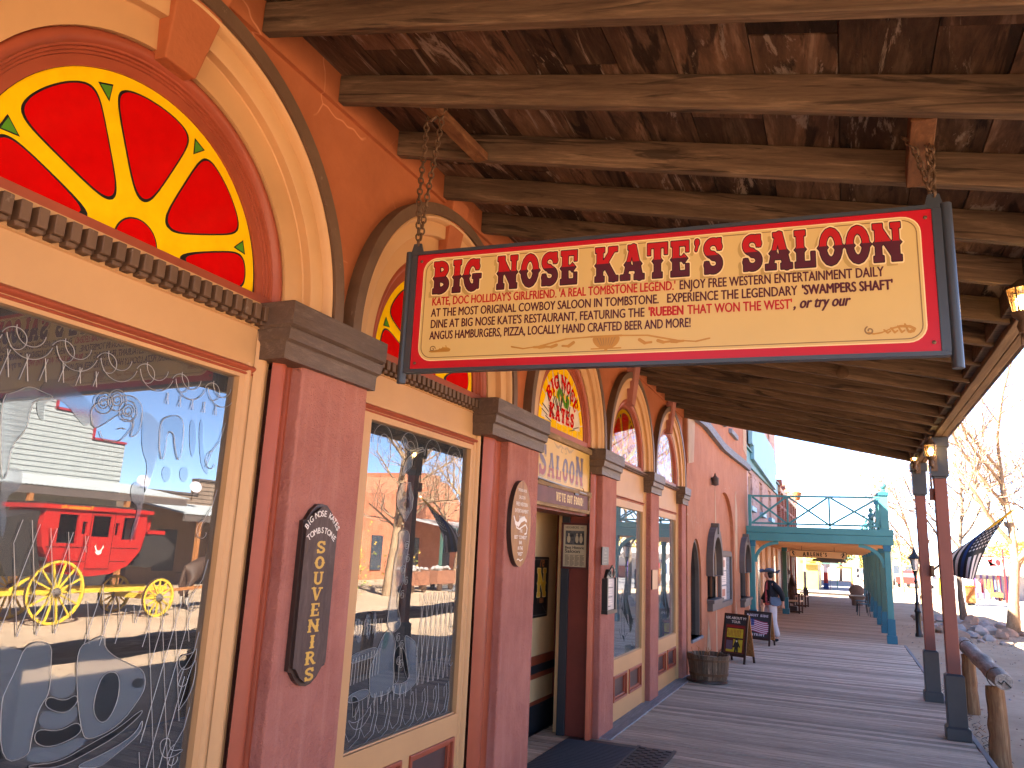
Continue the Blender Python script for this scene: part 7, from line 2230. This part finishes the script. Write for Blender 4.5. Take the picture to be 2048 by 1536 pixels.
clapbuilding('grey clapboard building with red trimmed stepped parapet behind the stagecoach', 17, 4, 17.7, [(4, 15.15, 5.4), (15.15, 16.5, 5.05), (16.5, 17.7, 4.33)], 2.75, 'clap', 'redtrim')
M['brownclap'] = paint('brown_clapboard', (.2, .14, .1), .2, 2, .8, .15, 12, stretch=(6, 6, 1))
clapbuilding('low brown clapboard building beyond the grey parapet building', 17.2, 18.6, 27, [(18.6, 21.2, 2.95), (21.2, 27, 3.5)], 2.3, 'brownclap', 'hood')
for y, lab in ((17.9, 'white satellite dish on the tin roof nearest the grey parapet'), (20.1, 'white satellite dish on the tin roof of the low brown building')):
    t = thing('satellite_dish', lab, 'satellite dish', (16.2, y, 2.9), 'dishes on the tin roof'); m = MB(); m.lathe([(0, 0), (.1, .01), (.18, .05), (.2, .075)], (16.2, y, 3.15), 'flagw', 16, axis=(-1, -.4, .4)); m.build('dish', t, smooth=60); m = MB(); m.tube([(16.3, y, 2.7), (16.25, y, 3.1)], .02, 'iron', 6); m.build('mast', t)
# red brick gable
t = thing('gabled_brick_building', 'orange brick building with stepped gable and grey porch, mirrored behind the trees', 'building', (16, 36, GZ))
M['obrick'] = stucco('orange_brick_wall', (.45, .16, .08), col2=(.55, .22, .12), bump=.4, bscale=12)
f = frame((16, 0, 0), (0, 1, 0), (0, 0, 1), (-1, 0, 0)); m = MB(); m.prism([(29.5, GZ), (43, GZ), (43, 3.9), (40.2, 3.9), (38.2, 5.0), (37.4, 5.0), (37.4, 5.3), (35.6, 5.3), (35.6, 5.0), (35, 5.0), (32, 3.9), (29.5, 3.8)], f, -6, 0, 'obrick'); m.build('wall', t)
m = MB(); m.add([(15.95, 33, 2.9), (13.4, 33, 2.45), (13.4, 43, 2.45), (15.95, 43, 2.9)], [(0, 1, 2, 3)], 'tin'); m.box(13.4, 13.5, 33, 43, 2.3, 2.44, 'tealg'); m.build('porch_roof', t)
m = MB()
for y in (31, 34.5, 38, 41):
    m.box(15.94, 15.98, y, y+.9, .3, 1.9, 'curtain')
m.build('window', t)
for y in (33.2, 36.4, 39.6, 42.8):
    m = MB(); m.box(13.42, 13.54, y, y+.12, GZ, 2.3, 'tealg'); m.build('porch_post', t)
colbox('flower_banner', 'red banner board among yellow shrubs, mirrored at the edge of the second window', 'banner', [('panel', 10.8, 10.86, 20.6, 21.6, 1.2, 2.1, 'posterr'), ('post', 10.8, 10.86, 20.55, 20.61, GZ, 2.1, 'iron')])
M['rustb'] = paint('rusted_cart_steel', (.26, .11, .06), .25, 4, .7, .2, 20)
for k, (x, y, lab) in enumerate(((10.3, 25.0, 'rusty ore cart heaped with pale rocks, the nearer of the pair mirrored in glass'), (10.4, 27.3, 'rusty ore cart heaped with pale rocks, the farther of the pair mirrored in glass'))):
    t = thing('ore_cart', lab, 'ore cart', (x, y, GZ), 'ore carts'); m = MB()
    m.box(x-.45, x+.45, y-.75, y+.75, .12, .16, 'rustb')
    for a in (-.45, .42):
        m.box(x+a, x+a+.03, y-.75, y+.75, .16, .62, 'rustb')
    for a in (-.75, .72):
        m.box(x-.42, x+.42, y+a, y+a+.03, .16, .62, 'rustb')
    m.box(x-.42, x+.42, y-.72, y+.72, .5, .56, 'dirt'); m.build('tub', t)
    for a in (-.4, .4):
        for c in (-.45, .45):
            m = MB(); m.lathe([(.14, -.03), (.16, -.03), (.16, .03), (.14, .04), (.05, .04), (0, .05)], (x+a, y+c, GZ+.16), 'iron', 14, axis=(1, 0, 0)); m.build('wheel', t, smooth=40)
    rr_ = random.Random(k)
    m = MB()
    for q in range(26):
        p = Vector((x+rr_.uniform(-.33, .33), y+rr_.uniform(-.6, .6), .58+rr_.uniform(0, .16))); m.ball(p, rr_.uniform(.06, .13), 'rock', 7, 5, (1, 1.2, .7))
    m.build('rock_load', t, smooth=40)

# ================================================================== far street, right of the posts
M['wht'] = paint('white_wall', (.6, .58, .55), .06, 1, .7, .05); M['purp'] = flatm('purple_trim', (.16, .09, .3), .6)
t = thing('white_purple_shop', 'white shop with purple striped front and red corner post across the sunlit street', 'building', (9, 56, GZ))
m = MB(); m.box(7.0, 14, 55, 62, GZ, 2.0, 'wht'); m.build('wall', t)
for k in range(7):
    x = 7.2+k*.33; m = MB(); m.box(x, x+.1, 54.9, 54.99, GZ, 1.35, 'purp'); m.build('stripe_board', t)
m = MB(); m.add([(6.8, 54.95, 1.65), (10.4, 54.95, 1.65), (10.4, 53.4, 1.3), (6.8, 53.4, 1.3)], [(0, 1, 2, 3)], 'wht'); m.add([(6.8, 54.95, 1.68), (10.4, 54.95, 1.68), (10.4, 53.4, 1.33), (6.8, 53.4, 1.33)], [(0, 1, 2, 3)], 'hood'); m.build('awning', t)
for x, c in ((6.85, 'flagw'), (8.2, 'posterr'), (8.8, 'posterr'), (9.6, 'purp')):
    m = MB(); m.box(x, x+.12, 53.45, 53.57, GZ, 1.3, c); m.build('porch_post', t)
m = MB(); m.box(9.9, 13.5, 54.8, 55, GZ, .7, 'maroon'); m.build('base_panel', t)
t = thing('red_framed_sign', 'white sign with red lettering hanging from a red post above the white shop', 'sign', (8.05, 50, GZ))
m = MB(); m.box(7.99, 8.07, 49.97, 50.05, GZ, 2.75, 'posterr'); m.box(6.9, 8.25, 49.98, 50.04, 2.28, 2.34, 'posterr'); m.build('post', t)
m = MB(); m.box(7.02, 7.94, 49.99, 50.02, 1.55, 2.26, 'wht'); g = frame((7.02, 49.99, 1.55), (1, 0, 0), (0, 0, 1), (0, -1, 0))
m.flat(sdf_mesh([('l', .28, .6, .36, .42, .1), ('l', .46, .62, .38, .3, .1), ('o', .74, .46, .13, .18)], (.1, .95, .2, .7), .012), g, .003, 'posterr')
for k in range(7):
    m.flat(rect(.1+k*.115, .06+.012*(k % 2), .15+k*.115, .2), g, .003, 'posterr')
m.build('panel', t)
def goods(x, y, seed, lab):
    rnd = random.Random(seed); t = thing('clothes_rack', lab, 'clothes rack', (x, y, GZ)); m = MB(); m.tube([(x-.5, y, GZ), (x-.5, y, 1.1), (x+.5, y, 1.1), (x+.5, y, GZ)], .02, 'iron', 6); m.build('rail', t)
    for k in range(6):
        q = x-.45+k*.17; h = rnd.uniform(.5, .8); m = MB(); m.box(q, q+.12, y-.12, y+.12, 1.06-h, 1.06, rnd.choice(('posterr', 'hatb', 'newwood', 'curb', 'tealg', 'postery')), top=(.03, .06)); m.build('garment', t, bev=.02)
goods(6.6, 52.6, 1, 'rack of coloured clothes before the white shop, nearest the flag'); goods(7.7, 52.9, 2, 'rack of coloured clothes under the awning of the white shop')
colbox('yellow_sandwich_board', 'tall yellow board beside the slim tree trunk across the street', 'board', [('panel', 5.0, 5.3, 52, 52.1, GZ+.2, 1.05, 'postery'), ('leg', 5.02, 5.06, 52.1, 52.2, GZ, .9, 'iron')])
colbox('brown_bin', 'tan wooden bin right of the slim tree trunk across the street', 'bin', [('body', 5.45, 5.85, 44.5, 44.9, GZ+.12, .75, 'newwood'), ('lid', 5.42, 5.88, 44.47, 44.93, .75, .82, 'lyel'), ('base', 5.5, 5.8, 44.55, 44.85, GZ, GZ+.12, 'black')])
t = thing('wooden_cart', 'orange wooden crate cart in front of the white shop', 'cart', (8.0, 52.3, GZ)); m = MB(); m.box(7.6, 8.2, 52, 52.6, .1, .35, 'newwood'); m.build('tray', t)
for a in (7.65, 8.15):
    m = MB(); m.beam((a, 52.0, GZ), (a, 52.6, .5), .05, .05, 'newwood'); m.build('shaft', t)
def car(x, y, rz, mat, lab, truck=False):
    t = thing('parked_car', lab, 'car', (x, y, GZ), 'cars parked far down the street'); c, s_ = math.cos(rz), math.sin(rz)
    T = lambda a, b_, z: (x+a*c-b_*s_, y+a*s_+b_*c, GZ+z)
    P_ = [(-1.85, .3), (-1.8, .62), (-1.2, .75), (-.75, 1.22), (.55, 1.25), (1.1, .85), (1.8, .75), (1.9, .3)] if not truck else [(-2.1, .35), (-2.1, .85), (-.35, .85), (-.3, 1.4), (.6, 1.4), (1.0, .95), (1.95, .88), (2.0, .35)]
    m = MB(); rows = []
    for b_, k in ((-.72, .94), (-.66, 1), (.66, 1), (.72, .94)):
        rows.append([T(a*k, b_, z) for a, z in P_])
    m.strip(rows, mat); n = len(P_); m.add(rows[0], [tuple(range(n))], mat); m.add(rows[-1], [tuple(range(n))], mat); m.build('body', t)
    m = MB()
    for b_ in (-.735, .735):
        m.add([T(-.7 if not truck else -.22, b_, .8), T(.75, b_, .8), T(.45, b_, 1.16), T(-.5 if not truck else -.2, b_, 1.16)], [(0, 1, 2, 3)], 'curtain')
    m.add([T(1.08, -.55, .9), T(1.08, .55, .9), T(.6, .5, 1.22), T(.6, -.5, 1.22)], [(0, 1, 2, 3)], 'curtain'); m.add([T(-1.2, -.55, .8), T(-1.2, .55, .8), T(-.79, .5, 1.18), T(-.79, -.5, 1.18)], [(0, 1, 2, 3)], 'curtain'); m.build('windows', t)
    for a in (-1.2, 1.2):
        for b_ in (-.68, .68):
            m = MB(); m.lathe([(.2, -.09), (.28, -.08), (.28, .08), (.2, .09), (0, .08)], T(a, b_, .28), 'black', 16, axis=(-s_, c, 0)); m.build('wheel', t, smooth=40)
    m = MB(); m.add([T(-1.87, -.6, .5), T(-1.87, -.4, .5), T(-1.87, -.4, .6), T(-1.87, -.6, .6)], [(0, 1, 2, 3)], 'posterr'); m.add([T(1.92, -.6, .5), T(1.92, -.4, .5), T(1.92, -.4, .62), T(1.92, -.6, .62)], [(0, 1, 2, 3)], 'cream'); m.build('lights', t)
car(5.2, 74, R(70), 'coach', 'red pickup truck parked far down the street beyond the street lamp', True)
car(3.3, 80, R(80), 'wht', 'white car parked just left of the red pickup truck'); car(7.4, 72, R(100), 'wht', 'white car parked between the two rust red porch posts')
car(2.0, 92, R(88), 'curb', 'grey car parked farthest away, left of the white cars')
M['far1'] = paint('far_pale_wall', (.5, .46, .42), .08, .6, .8, 0); M['far2'] = paint('far_tan_wall', (.42, .3, .2), .08, .6, .8, 0)
for k, (x0, x1, y0, y1, h, mt, lab) in enumerate(((12, 20, 70, 82, 3.6, 'far1', 'pale flat fronted building far across the street behind the red framed sign'), (13, 22, 86, 100, 3.2, 'far2', 'tan flat fronted building beyond the pale one across the street'), (3, 9, 128, 140, 2.6, 'far1', 'low pale building closing the far end of the street'), (-10, -2.5, 58, 84, 3.0, 'far2', 'tan building on the walkway side beyond the olive shop front'))):
    t = thing('street_building', lab, 'building', ((x0+x1)/2, (y0+y1)/2, GZ)); m = MB(); m.box(x0, x1, y0, y1, GZ, h, mt); m.build('wall', t); m = MB(); m.box(x0-.1, x1+.1, y0-.1, y1+.1, h, h+.18, 'hood'); m.build('cornice', t)
    m = MB()
    for q in range(4):
        m.box(x0-.02, x0+.02, y0+1+q*2.4, y0+2.2+q*2.4, .3, 1.7, 'curtain'); m.box(x0+.6+q*1.5, x0+1.5+q*1.5, y0-.02, y0+.02, .4, 1.6, 'curtain')
    m.build('window', t)
t = thing('utility_pole', 'tall utility pole with crossarm far down the street', 'utility pole', (3.3, 66, GZ)); m = MB(); m.tube([(3.3, 66, GZ), (3.3, 66, 3.6)], [.07, .05], 'barkd', 8); m.build('pole', t, smooth=40); m = MB(); m.box(2.7, 3.9, 65.97, 66.03, 3.3, 3.38, 'barkd'); m.build('crossarm', t)
def fartree(x, y, h, seed, lm, lab):
    rnd = random.Random(seed); t = thing('leafy_tree', lab, 'tree', (x, y, GZ), 'leafy trees at the end of the street'); m = MB(); m.tube([(x, y, GZ), (x+.1, y, h*.35), (x, y, h*.6)], [.16, .12, .06], 'barkd', 7)
    for k in range(5):
        a = rnd.uniform(0, TAU); m.tube([(x, y, h*.35), (x+.9*math.cos(a), y+.9*math.sin(a), h*.65)], [.07, .02], 'barkd', 5)
    m.build('trunk', t, smooth=50); m = MB(); cl = [Vector((rnd.gauss(0, .28)*h, rnd.gauss(0, .28)*h, h*rnd.uniform(.4, .95))) for _ in range(16)]
    for k in range(2200):
        c = rnd.choice(cl); v = c+Vector((rnd.gauss(0, .1)*h, rnd.gauss(0, .1)*h, rnd.gauss(0, .07)*h)); p = Vector((x, y, 0))+v; a = Vector((rnd.uniform(-1, 1), rnd.uniform(-1, 1), rnd.uniform(-1, 1))).normalized(); q = a.orthogonal().normalized(); s_ = rnd.uniform(.06, .14)
        m.add([p-a*s_, p+q*s_*.6, p+a*s_, p-q*s_*.6], [(0, 1, 2, 3)], rnd.choice(lm))
    m.build('crown', t)
fartree(-.4, 84, 3.6, 1, ('leafg', 'leafy'), 'olive and yellow tree framed by the orange beam'); fartree(1.6, 96, 4.2, 2, ('leafg', 'leafg', 'leafy'), 'olive tree behind the balcony posts at the street end')
fartree(4.2, 100, 4.4, 3, ('leafy', 'leafg'), 'yellowish tree behind the street lamp'); fartree(11.6, 66, 4.2, 4, ('leafy', 'leafg', 'leafy'), 'pale yellow tree over the roof of the white shop'); fartree(6.5, 112, 5, 6, ('leafg', 'leafo'), 'rusty olive tree behind the parked white cars')
# hills closing the valley
mb = MB(); vs = []; n = 90
for k in range(n+1):
    a = R(-80+340*k/n); r = 420
    h = 6+7*(mnoise.noise(Vector((k*.23, 1, 0)))+.5); vs += [(r*math.sin(a), r*math.cos(a), GZ-2), ((r+60)*math.sin(a), (r+60)*math.cos(a), max(h, 1))]
mb.add(vs, [(2*k, 2*k+2, 2*k+3, 2*k+1) for k in range(n)], 'far2'); mb.build('hills', kind='structure', smooth=60)
